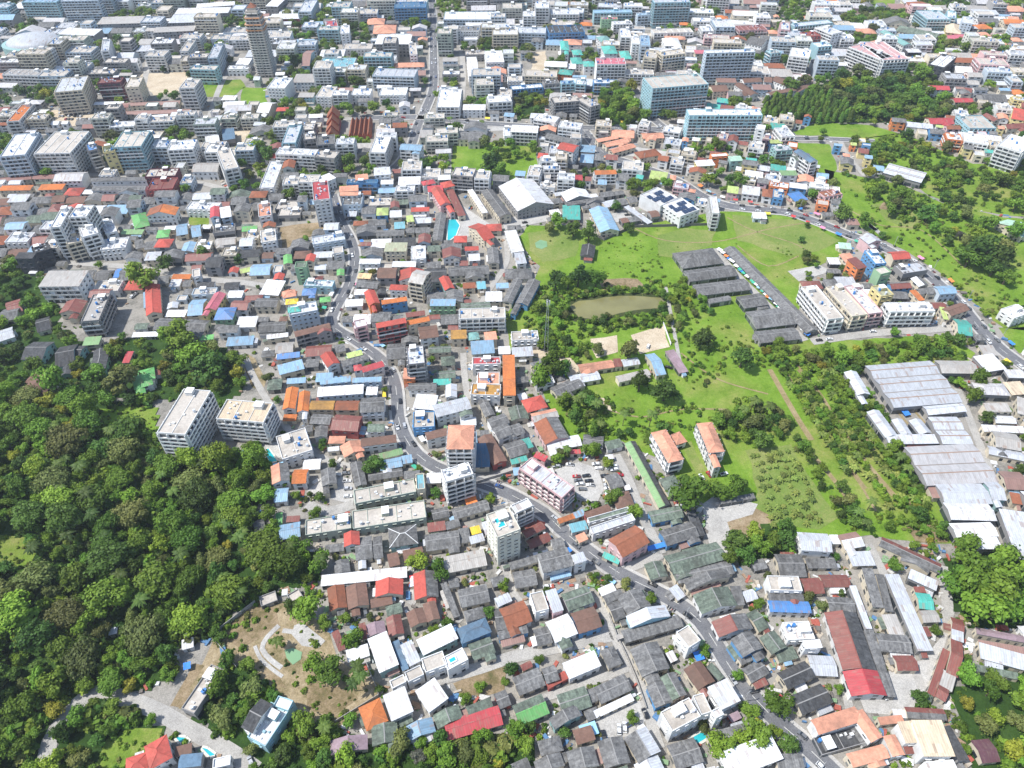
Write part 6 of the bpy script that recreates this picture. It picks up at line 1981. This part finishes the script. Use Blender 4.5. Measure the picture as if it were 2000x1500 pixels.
def undergrowth(px, per, smin, smax, weights, bag):
    pts = [at(u, v) for u, v in px]; r = poly_mask(pts)
    if not r: return
    x0, y0, x1, y1, ins = r; ij = np.argwhere(ins); n = int(len(ij) * per)
    if not n: return
    cl = {}
    for q in RNG.integers(0, len(ij), n):
        j, i = ij[q]; x, y = OX + x0 + i + trng.random(), OY + y0 + j + trng.random()
        if built(x, y) or on_lawn(x, y): continue
        k = (int(x // 22), int(y // 22)); d = cl.setdefault(k, trng.random())
        if trng.random() > .25 + d: continue
        bag[trng.choices(range(4), weights)[0]].append((x, y, hill_z(x, y) - .1, trng.uniform(smin, smax) * (.6 + d * .7)))
BAG = [[], [], [], []]
def mark_small(px):
    pts = [at(u, v) for u, v in px]; r = poly_mask(pts)
    if not r: return
    x0, y0, x1, y1, ins = r; ij = np.argwhere(ins)
    for q in RNG.integers(0, len(ij), int(len(ij) * .10)):
        j, i = ij[q]; x, y = OX + x0 + i + trng.random(), OY + y0 + j + trng.random()
        BAG[trng.choice((1, 1, 1, 0, 3))].append((x, y, hill_z(x, y) + .1, trng.uniform(.2, .8)))

undergrowth(MEADOW_PX[0], .002, .2, .55, (.6, 8, .2, .4), BAG); undergrowth(MEADOW_PX[1], .010, .5, 1.3, (3, 6, 2, 1.5), BAG)
BUSHY = [([(1010, 600), (1060, 560), (1110, 572), (1108, 600), (1125, 626), (1165, 630), (1300, 610), (1325, 640), (1335, 730), (1308, 650), (1230, 642), (1150, 662), (1100, 705), (1045, 690)], .10, .5, 1.2, (5, 6, 2, 1)),
 ([(1235, 540), (1330, 555), (1400, 640), (1480, 665), (1495, 720), (1400, 745), (1345, 765), (1330, 700), (1312, 590)], .09, .4, 1.1, (4, 8, 2, 1)),
 ([(1095, 765), (1180, 768), (1205, 800), (1330, 790), (1480, 775), (1505, 830), (1420, 862), (1300, 852), (1200, 852), (1130, 860)], .10, .5, 1.3, (5, 6, 3, 1)),
 ([(1160, 480), (1240, 462), (1292, 500), (1300, 560), (1240, 547), (1170, 532)], .05, .3, .7, (1, 8, .3, .3)),
 ([(1700, 770), (1790, 900), (1845, 1050), (1720, 1040), (1760, 960), (1700, 860)], .06, .4, 1.1, (5, 6, 3, 2)), (EDGE_PX, .03, .6, 1.8, (4, 6, 2, 2)),
 ([(1500, 470), (1560, 460), (1580, 500), (1530, 505)], .05, .3, .6, (1, 6, 0, 1)), ([(1590, 400), (1700, 455), (1830, 530), (1900, 600), (1990, 660), (2000, 600), (1880, 500), (1760, 440)], .035, .4, 1.0, (4, 6, 2, 2))]
for p_, per, a_, b_, w_ in BUSHY: undergrowth(p_, per, a_, b_, w_, BAG)
for p in CLEAR[:3]: mark_small(p)
for p in FOREST_PX[:3]: undergrowth(p, .075, .8, 2.5, (5, 3, 4, 2), BAG)
for p in FOREST_PX[3:6]: undergrowth(p, .05, .6, 1.4, (4, 4, 2, 1), BAG)
for p in FOREST_PX[9:]: undergrowth(p, .05, .5, 1.5, (4, 5, 3, 2), BAG)
for p in FOREST_PX[6:9]: undergrowth(p, .02, 1, 2, (4, 2, 4, 1), BAG)
undergrowth(SCRUB_PX, .055, .3, 1.0, (2, 3, 1, 3), BAG)
for p, a, b, t in BELTS[:12]: undergrowth(p, .07, .5, 1.3, (4, 4, 2, 1), BAG)
for _ in range(26000):                       # weeds and hedges in the yards between the houses
    u, v = trng.uniform(0, 2000), trng.uniform(380, 1500); p = at(u, v, 0)
    if occupied(p.x, p.y) or built(p.x, p.y): continue
    c = math.sin(p.x * .11 + 1.3 * math.sin(p.y * .07)) * math.sin(p.y * .13 + p.x * .03)
    if trng.random() > .08 + max(0, c) * .75: continue
    BAG[trng.choice((0, 0, 1, 1, 2, 3))].append((p.x, p.y, hill_z(p.x, p.y), trng.uniform(.35, .95)))
PONDP = poly_mask([at(u, v, 0) for u, v in [(1108, 600), (1125, 586), (1180, 578), (1240, 575), (1295, 578), (1310, 592), (1298, 606), (1260, 608), (1210, 616), (1160, 628), (1125, 624)]])
def in_pond(x, y):
    x0, y0, x1, y1, ins = PONDP; i, j = int(y - OY) - y0, int(x - OX) - x0
    return 0 <= i < ins.shape[0] and 0 <= j < ins.shape[1] and ins[i, j]
for i in range(4):
    P = [q for q in BAG[i] if not in_pond(q[0], q[1])]
    scatter_stuff('undergrowth', P, SHRUBS[i], 'uncut bushes and tall weeds covering the open ground', 1, 1, 30 + i)
print('TREES', len(broad), len(conif), 'palms', len(PALM_AT), 'shrubs', [len(b) for b in BAG])
# ------------------------------------------------------------------ vehicles
def car_paint(key, col):
    if key in MATS: return MATS[key]
    m, nt, b = _nodes(key); b.inputs['Base Color'].default_value = (*col, 1); b.inputs['Roughness'].default_value = .3; b.inputs['Coat Weight'].default_value = .5
    MATS[key] = m; return m
CARCOL = {'white': (.72, .72, .71), 'silver': (.42, .43, .44), 'black': (.02, .02, .022), 'red': (.42, .02, .025), 'grey': (.14, .145, .15), 'blue': (.03, .08, .25)}
M_TYRE = plain('tyre', (.02, .02, .02), .9)
def make_car(colour, pickup):
    t = empty('parked_car', (0, 0, 0)); pm = car_paint('paint_' + colour, CARCOL[colour])
    prof = [(-2.2, .35), (-2.25, .8), (-2.1, .98), (-1.5, 1.02), (.95, 1.0), (1.5, .92), (2.1, .78), (2.25, .55), (2.2, .35)]
    m = MB(); n = len(prof); v = [(x, -.85, z) for x, z in prof] + [(x, .85, z) for x, z in prof]
    m.add(v, [tuple(range(n))[::-1], tuple(range(n, 2 * n))] + [(i, (i + 1) % n, n + (i + 1) % n, n + i) for i in range(n)][:-1], pm); m.build('body', t)
    cab = [(-2.0 if not pickup else -.35, 1.0), (-1.6 if not pickup else -.2, 1.46), (.25, 1.5), (1.0, 1.0)]
    g = MB(); v = [(x, -.80 if z < 1.2 else -.66, z) for x, z in cab] + [(x, .80 if z < 1.2 else .66, z) for x, z in cab]
    g.add(v, [(3, 2, 1, 0), (4, 5, 6, 7), (0, 1, 5, 4), (2, 3, 7, 6)], G_GLASS); g.build('window', t)
    r = MB(); x0, x1 = cab[1][0] - .04, cab[2][0] + .04; r.box(x0, x1, -.68, .68, 1.47, 1.54, pm, True); r.build('roof', t)
    if pickup:
        b = MB(); b.box(-2.1, -.45, -.7, .7, 1.0, 1.03, plain('bed_liner', (.05, .05, .05))); b.build('load_bed', t)
    w = MB(); k = 10
    v = [(.33 * math.cos(2 * math.pi * i / k), -.1, .33 * math.sin(2 * math.pi * i / k)) for i in range(k)] + [(.33 * math.cos(2 * math.pi * i / k), .1, .33 * math.sin(2 * math.pi * i / k)) for i in range(k)]
    w.add(v, [tuple(range(k)), tuple(range(2 * k - 1, k - 1, -1))] + [(i, i + k, (i + 1) % k + k, (i + 1) % k) for i in range(k)], M_TYRE)
    wm = w.mesh('wheel')
    for sx in (-1.4, 1.4):
        for sy in (-.8, .8):
            o = bpy.data.objects.new('wheel', wm); COL.objects.link(o); o.parent = t; o.location = (sx, sy, .33)
    return t
CARS = {(c, p): make_car(c, p) for c in CARCOL for p in (False, True)}
crng = random.Random(9); car_n = defaultdict(list); CAR_SPOTS = []
def add_car(x, y, rz, col=None, z=.3, where='road'):
    if len(CAR_SPOTS) >= 285 or not seen(x, y, 0): return
    for (X, Y) in CAR_SPOTS:
        if abs(X - x) < 2.1 and abs(Y - y) < 2.1: return
    col = col or crng.choices(list(CARCOL), (9, 5, 5, 1.2, 4, 1))[0]; pk = crng.random() < .28
    CAR_SPOTS.append((x, y)); p = CARS[(col, pk)]
    if id(p) not in used: used.add(id(p)); o = p; o.location = (x, y, z + hill_z(x, y)); o.rotation_euler = (0, 0, rz)
    else: o = dup(p, (x, y, z + hill_z(x, y)), rz)
    o['category'] = 'car'; o['group'] = 'cars parked and driving in the town'
    lm, d = near_lm(x, y); car_n[('%s %s %s' % (col, 'pickup' if pk else 'car', where), lm)].append((d, o))
for (u, v, c) in [(1126, 931, 'red'), (1145, 930, 'black'), (1129, 939, 'grey'), (1150, 940, 'black'), (1133, 946, 'white'), (1153, 948, 'white'), (1138, 956, 'grey'), (1164, 907, 'white'), (1170, 915, 'white'), (1181, 930, 'black'), (1186, 939, 'white'),
                  (1187, 947, 'silver'), (1188, 954, 'white'), (1199, 911, 'white'), (1200, 918, 'white'), (1210, 928, 'red'), (1113, 908, 'white'), (1225, 968, 'white'), (1233, 982, 'silver'), (1164, 983, 'black'), (1087, 911, 'silver'), (1190, 965, 'white')]:
    p = at(u, v, .5); add_car(p.x, p.y, crng.uniform(-.12, .12) + (math.pi if crng.random() < .5 else 0), c, where='in the dirt car park')
for (u, v, c, a) in [(1370, 932, 'white', 1.9), (1385, 927, 'red', 2.0), (1414, 926, 'white', .3), (1209, 1425, 'white', 1.5), (1220, 1421, 'white', 1.5), (1179, 1437, 'black', 1.7), (1260, 1394, 'black', 1.9), (1356, 1342, 'white', 2.0), (1231, 1414, 'blue', .5),
                     (1266, 677, 'white', 1.2), (1306, 718, 'black', -.4), (782, 1182, 'white', 1.3), (700, 1200, 'white', 1.9), (714, 1196, 'grey', 1.9), (260, 580, 'white', 1.2), (266, 575, 'silver', 1.2), (490, 1487, 'silver', 2.2), (1070, 1146, 'white', .2), (1367, 1153, 'white', .4),
                     (1474, 1350, 'black', .2), (1736, 1362, 'white', .3), (1745, 1360, 'black', .3), (1960, 1010, 'white', 0), (1962, 1018, 'white', 0), (678, 940, 'white', .1), (680, 955, 'silver', .1), (676, 925, 'grey', .1), (680, 970, 'white', .1), (1600, 665, 'black', .1), (1620, 663, 'white', .1),
                     (1705, 648, 'white', .1), (1535, 668, 'white', .1), (1320, 1230, 'silver', 1.8), (1323, 1236, 'white', 1.8), (1025, 435, 'black', .2), (1195, 398, 'white', .1), (1225, 420, 'black', .2), (1235, 430, 'grey', .2)]:
    p = at(u, v, .5); add_car(p.x, p.y, a, c, where='parked off the road')
for j in range(4):
    for i in range(20):
        if crng.random() < .3: continue
        p = at(118 + i * 5.8, 216 + j * 6, 0); add_car(p.x, p.y, 1.57, z=.25, where='in the sandy parking ground')
for P, w, mn in ROADS:
    if not mn: continue
    acc = 0; nxt = 10
    for i in range(1, len(P) - 1):
        d = P[i + 1] - P[i]; acc += d.length
        if acc > nxt:
            n = Vector((-d.y, d.x, 0)).normalized(); a = math.atan2(d.y, d.x); px, py, _ = to_px(P[i])
            dense = P is ROADS[3][0] and px > 1430
            for s in (-1, 1):
                if crng.random() < (.85 if dense else .5):
                    q = P[i] + n * s * (w / 2 - 1.2 if crng.random() < .6 or dense else w / 4); add_car(q.x, q.y, a + (math.pi if s > 0 else 0) + crng.uniform(-.03, .03), z=.31, where='on the road')
            nxt = acc + (crng.uniform(6, 10) if dense else crng.uniform(10, 24))
for (key, lm), rs in car_n.items():
    rs.sort(key=lambda q: q[0])
    for i, (d, o) in enumerate(rs):
        if len(rs) <= 20: o['label'] = '%s near the %s' % (key, lm) if len(rs) == 1 else '%s, %s from the %s' % (key, ORD[i] or 'first', lm)
        else: o['label'] = '%s near the %s' % (key, lm); o['group'] = '%s near the %s' % (key, lm)
for (c, p), o in CARS.items():
    if id(o) not in used:
        for ch in list(o.children): bpy.data.objects.remove(ch)
        bpy.data.objects.remove(o)

# ------------------------------------------------------------------ utility poles along the main road
M_POLE = plain('pole_concrete', (.42, .41, .39), .9)
def make_pole():
    t = empty('utility_pole', (0, 0, 0)); m = MB(); m.cyl(0, 0, -.3, 10.5, .16, M_POLE, 6, .1); m.build('post', t)
    for z in (9.6, 8.7):
        m = MB(); m.box(-1.1, 1.1, -.06, .06, z, z + .12, plain('arm_steel', (.25, .25, .25))); m.build('cross_arm', t)
    return t
pole = make_pole(); pn = 0; poles = []
for P, w, mn in (ROADS[0], ROADS[3], ROADS[1]):
    acc = 0; nxt = 12
    for i in range(1, len(P) - 1):
        d = P[i + 1] - P[i]; acc += d.length
        if acc > nxt:
            n = Vector((-d.y, d.x, 0)).normalized(); q = P[i] + n * (w / 2 + 1.1); a = math.atan2(d.y, d.x); nxt = acc + 34
            if not seen(q.x, q.y, 10): continue
            o = pole if pn == 0 else dup(pole, (0, 0, 0), 0)
            o.location = (q.x, q.y, .3); o.rotation_euler = (0, 0, a + math.pi / 2); pn += 1; lm, dd = near_lm(q.x, q.y); poles.append((lm, dd, o))
            o['category'] = 'utility pole'; o['group'] = 'utility poles along the roads'
pl = defaultdict(list)
for lm, dd, o in poles: pl[lm].append((dd, o))
for lm, rs in pl.items():
    rs.sort(key=lambda q: q[0])
    for i, (dd, o) in enumerate(rs): o['label'] = 'concrete roadside utility pole with two cross arms, %s from the %s' % (ORD[min(i, 19)] or 'first', lm)

# ------------------------------------------------------------------ stall awnings and tarpaulins
AW = {'blue': (.05, .22, .62), 'green': (.06, .42, .26), 'orange': (.75, .22, .06), 'white': (.78, .77, .74), 'red': (.55, .06, .06), 'light blue': (.30, .52, .68), 'pink': (.72, .25, .38), 'yellow': (.80, .58, .06)}
aw_n = defaultdict(list); arng = random.Random(14)
def awning(x, y, a, w, d, col, where):
    t = empty('stall_awning', (x, y, .2), a); m = MB(); mt = plain('tarp_' + col.replace(' ', '_'), AW[col], .7, .3, .12, .8)
    h = arng.uniform(2.3, 3.0); s = arng.uniform(.2, .6); sag = .18
    m.slab([(-w / 2, -d / 2, h - s), (0, -d / 2, h - s - sag), (w / 2, -d / 2, h - s), (w / 2, d / 2, h), (0, d / 2, h - sag), (-w / 2, d / 2, h)], .06, mt); m.build('canopy', t)
    for sx in (-1, 1):
        for sy in (-1, 1):
            q = MB(); q.box(sx * (w / 2 - .15) - .04, sx * (w / 2 - .15) + .04, sy * (d / 2 - .15) - .04, sy * (d / 2 - .15) + .04, -.2, h - (s if sy < 0 else 0) - .08, M_POLE); q.build('post', t)
    t['category'] = 'awning'; t['group'] = 'stall awnings'; lm, dd = near_lm(x, y); aw_n[('%s cloth awning %s' % (col, where), lm)].append((dd, t))
for (u0, v0, u1, v1, n, where) in [(1405, 488, 1580, 656, 30, 'along the market lane')]:
    for k in range(n):
        f = (k + arng.random()) / n; p = at(u0 + (u1 - u0) * f, v0 + (v1 - v0) * f, 2); awning(p.x, p.y, math.radians(-52) + arng.uniform(-.1, .1), arng.uniform(2.5, 5), arng.uniform(1.8, 2.8), arng.choice(['blue', 'green', 'white', 'white', 'light blue', 'green', 'orange']), where)
for P, w, mn in (ROADS[0], ROADS[2], ROADS[3]):
    for i in range(2, len(P) - 2, 2):
        d = P[i + 1] - P[i]; n = Vector((-d.y, d.x, 0)).normalized(); a = math.atan2(d.y, d.x)
        for s in (-1, 1):
            q = P[i] + n * s * (w / 2 + 3.2 + arng.random())
            if arng.random() < .34 and not built(q.x, q.y) and seen(q.x, q.y, 0) and len(aw_n) < 260: awning(q.x, q.y, a, arng.uniform(2.5, 5), arng.uniform(2, 3), arng.choice(list(AW)), 'beside the road')
for (u, v, c, w, d) in [(920, 655 + 322, 'orange', 6, 6), (809, 1130, 'red', 4, 4), (818, 1128, 'red', 4, 3), (1365, 1280, 'blue', 4, 4), (545, 910, 'light blue', 6, 4), (1290, 1065, 'blue', 14, 2.5), (1770, 805, 'blue', 4, 4), (365, 1300, 'blue', 3, 3), (1150, 1425, 'light blue', 7, 5), (1390, 1130, 'light blue', 5, 4)]:
    p = at(u, v, 2.5); awning(p.x, p.y, .3, w, d, c, 'standing by itself')
for (key, lm), rs in aw_n.items():
    rs.sort(key=lambda q: q[0])
    for i, (dd, o) in enumerate(rs): o['label'] = '%s, %s from the %s' % (key, ORD[min(i, 19)] or 'first', lm)

# ------------------------------------------------------------------ scooters at the kerb
def make_scooter(col):
    t = empty('scooter', (0, 0, 0)); pm = car_paint('scooter_' + col, CARCOL[col])
    m = MB(); m.box(-.75, .1, -.16, .16, .45, .78, pm, True); m.box(.1, .35, -.14, .14, .3, .45, pm, True); m.box(.35, .55, -.2, .2, .3, .95, pm, True); m.build('body', t)
    m = MB(); m.box(-.7, .1, -.15, .15, .78, .88, M_TYRE, True); m.build('seat', t)
    m = MB(); m.box(.4, .46, -.34, .34, 1.0, 1.06, M_TYRE, True); m.build('handlebar', t)
    for x in (-.6, .65):
        m = MB(); k = 8; v = [(x + .28 * math.cos(2 * math.pi * i / k), s * .06, .28 + .28 * math.sin(2 * math.pi * i / k)) for s in (-1, 1) for i in range(k)]
        m.add(v, [tuple(range(k)), tuple(range(2 * k - 1, k - 1, -1))] + [(i, i + k, (i + 1) % k + k, (i + 1) % k) for i in range(k)], M_TYRE); m.build('wheel', t)
    return t
SCO = {c: make_scooter(c) for c in ('black', 'red', 'white', 'grey')}; sc_n = defaultdict(list); nsc = 0
for P, w, mn in (ROADS[0], ROADS[3]):
    for i in range(2, len(P) - 2, 2):
        if crng.random() < .5: continue
        d = P[i + 1] - P[i]; n = Vector((-d.y, d.x, 0)).normalized(); a = math.atan2(d.y, d.x); s = crng.choice((-1, 1))
        for k in range(crng.randint(1, 4)):
            q = P[i] + n * s * (w / 2 + .9) + d.normalized() * k * 1.1
            if not seen(q.x, q.y, 0) or nsc >= 200: continue
            c = crng.choice(list(SCO)); pr = SCO[c]; nsc += 1
            if id(pr) not in used: used.add(id(pr)); o = pr; o.location = (q.x, q.y, .43); o.rotation_euler = (0, 0, a + 1.4)
            else: o = dup(pr, (q.x, q.y, .43), a + 1.4 + crng.uniform(-.2, .2))
            o['category'] = 'scooter'; o['group'] = 'scooters parked along the roads'; lm, dd = near_lm(q.x, q.y); sc_n[(c, lm)].append((dd, o))
for (c, lm), rs in sc_n.items():
    rs.sort(key=lambda q: q[0])
    for i, (dd, o) in enumerate(rs): o['label'] = '%s scooter parked at the kerb, %s from the %s' % (c, ORD[min(i, 19)] or 'first', lm)

# ------------------------------------------------------------------ yard clutter: crates, drums, scrap and planks nobody could count
CL = MB(); crng2 = random.Random(31)
CM = [plain('clutter_%d' % i, c, .8, .2, .25, 2.0) for i, c in enumerate([(.5, .48, .44), (.16, .14, .12), (.30, .20, .13), (.62, .62, .6), (.10, .20, .34), (.36, .10, .07), (.20, .30, .16), (.42, .36, .28)])]
for _ in range(60000):
    u, v = crng2.uniform(0, 2000), crng2.uniform(150, 1500); p = at(u, v, 0)
    if occupied(p.x, p.y) or built(p.x, p.y): continue
    c = math.sin(p.x * .23 + 2 * math.sin(p.y * .11)) * math.sin(p.y * .19)
    if crng2.random() > .12 + max(0, c) * .6: continue
    a = crng2.uniform(0, 3.14); l, w, h = crng2.uniform(.25, 2.2), crng2.uniform(.25, 1.3), crng2.uniform(.15, 1.3) ** 1.3; ca, sa = math.cos(a), math.sin(a)
    vs = [(p.x + x * ca - y * sa, p.y + x * sa + y * ca, z) for z in (-.05, h) for x, y in ((-l, -w), (l, -w), (l, w), (-l, w))]
    CL.add(vs, [(4, 5, 6, 7), (0, 1, 5, 4), (1, 2, 6, 5), (2, 3, 7, 6), (3, 0, 4, 7)], crng2.choice(CM))
tag(CL.build('yard_clutter'), 'crates, drums and scrap lying in the yards', None, None, 'stuff')

# ------------------------------------------------------------------ boundary walls
def wall_line(px, h, label, mat=None):
    P = [at(u, v) for u, v in px]; c = P[0]; t = empty('boundary_wall', (c.x, c.y, 0)); tag(t, label, 'wall'); mat = mat or plain('wall_cement', (.36, .34, .31), .9, .2, .3)
    for i in range(len(P) - 1):
        a, b = P[i] - c, P[i + 1] - c; d = (b - a); n = Vector((-d.y, d.x, 0)).normalized() * .11; m = MB()
        za, zb = hill_z(P[i].x, P[i].y), hill_z(P[i + 1].x, P[i + 1].y)
        v = [(a.x - n.x, a.y - n.y, za + h), (b.x - n.x, b.y - n.y, zb + h), (b.x + n.x, b.y + n.y, zb + h), (a.x + n.x, a.y + n.y, za + h)]
        m.slab(v if n.length else v, h + .4, mat); m.build('wall_panel', t)
    return t
wall_line([(693, 1252), (705, 1270), (738, 1350), (740, 1360), (655, 1412)], 2.2, 'long cement wall closing the bare plot')
wall_line([(415, 1246), (440, 1275), (463, 1305)], 2.0, 'short cement wall at the upper edge of the bare plot')
wall_line([(413, 1245), (500, 1178)], 2.6, 'sloping retaining wall between forest and bare plot')
wall_line([(1295, 633), (1310, 675)], 2.0, 'pale wall beside the sand patch and the ditch', M_TRIM)
wall_line([(1115, 440), (1180, 470), (1235, 445), (1400, 440)], 2.4, 'dark wall along the top of the meadow', plain('wall_dark', (.16, .15, .14), .9))
wall_line([(683, 905), (690, 945)], 2.0, 'cement wall beside the narrow lane by the dark trees')
wall_line([(930, 945), (1005, 922)], 2.2, 'cement wall across the road from the bluish hotel')
wall_line([(1190, 1205), (1205, 1245), (1222, 1280), (1243, 1330), (1262, 1385)], 1.8, 'mossy wall along the narrow side lane')

# ------------------------------------------------------------------ air
hz = bpy.data.meshes.new('haze'); X0, X1, Y0, Y1, Z0, Z1 = -2600, 2600, -400, 3000, -3.0, 320.0
hz.from_pydata([(X0, Y0, Z0), (X1, Y0, Z0), (X1, Y1, Z0), (X0, Y1, Z0), (X0, Y0, Z1), (X1, Y0, Z1), (X1, Y1, Z1), (X0, Y1, Z1)], [], [(3, 2, 1, 0), (4, 5, 6, 7), (0, 1, 5, 4), (1, 2, 6, 5), (2, 3, 7, 6), (3, 0, 4, 7)])
if HAZE > 0:
    ho = bpy.data.objects.new('haze', hz); COL.objects.link(ho); ho['kind'] = 'stuff'
    hm = bpy.data.materials.new('haze_air'); hm.use_nodes = True; nt = hm.node_tree; nt.nodes.remove(nt.nodes['Principled BSDF'])
    pv = nt.nodes.new('ShaderNodeVolumePrincipled'); pv.inputs['Color'].default_value = (.86, .92, 1, 1); pv.inputs['Density'].default_value = HAZE; pv.inputs['Anisotropy'].default_value = .2
    nt.links.new(pv.outputs[0], nt.nodes['Material Output'].inputs['Volume']); hz.materials.append(hm)
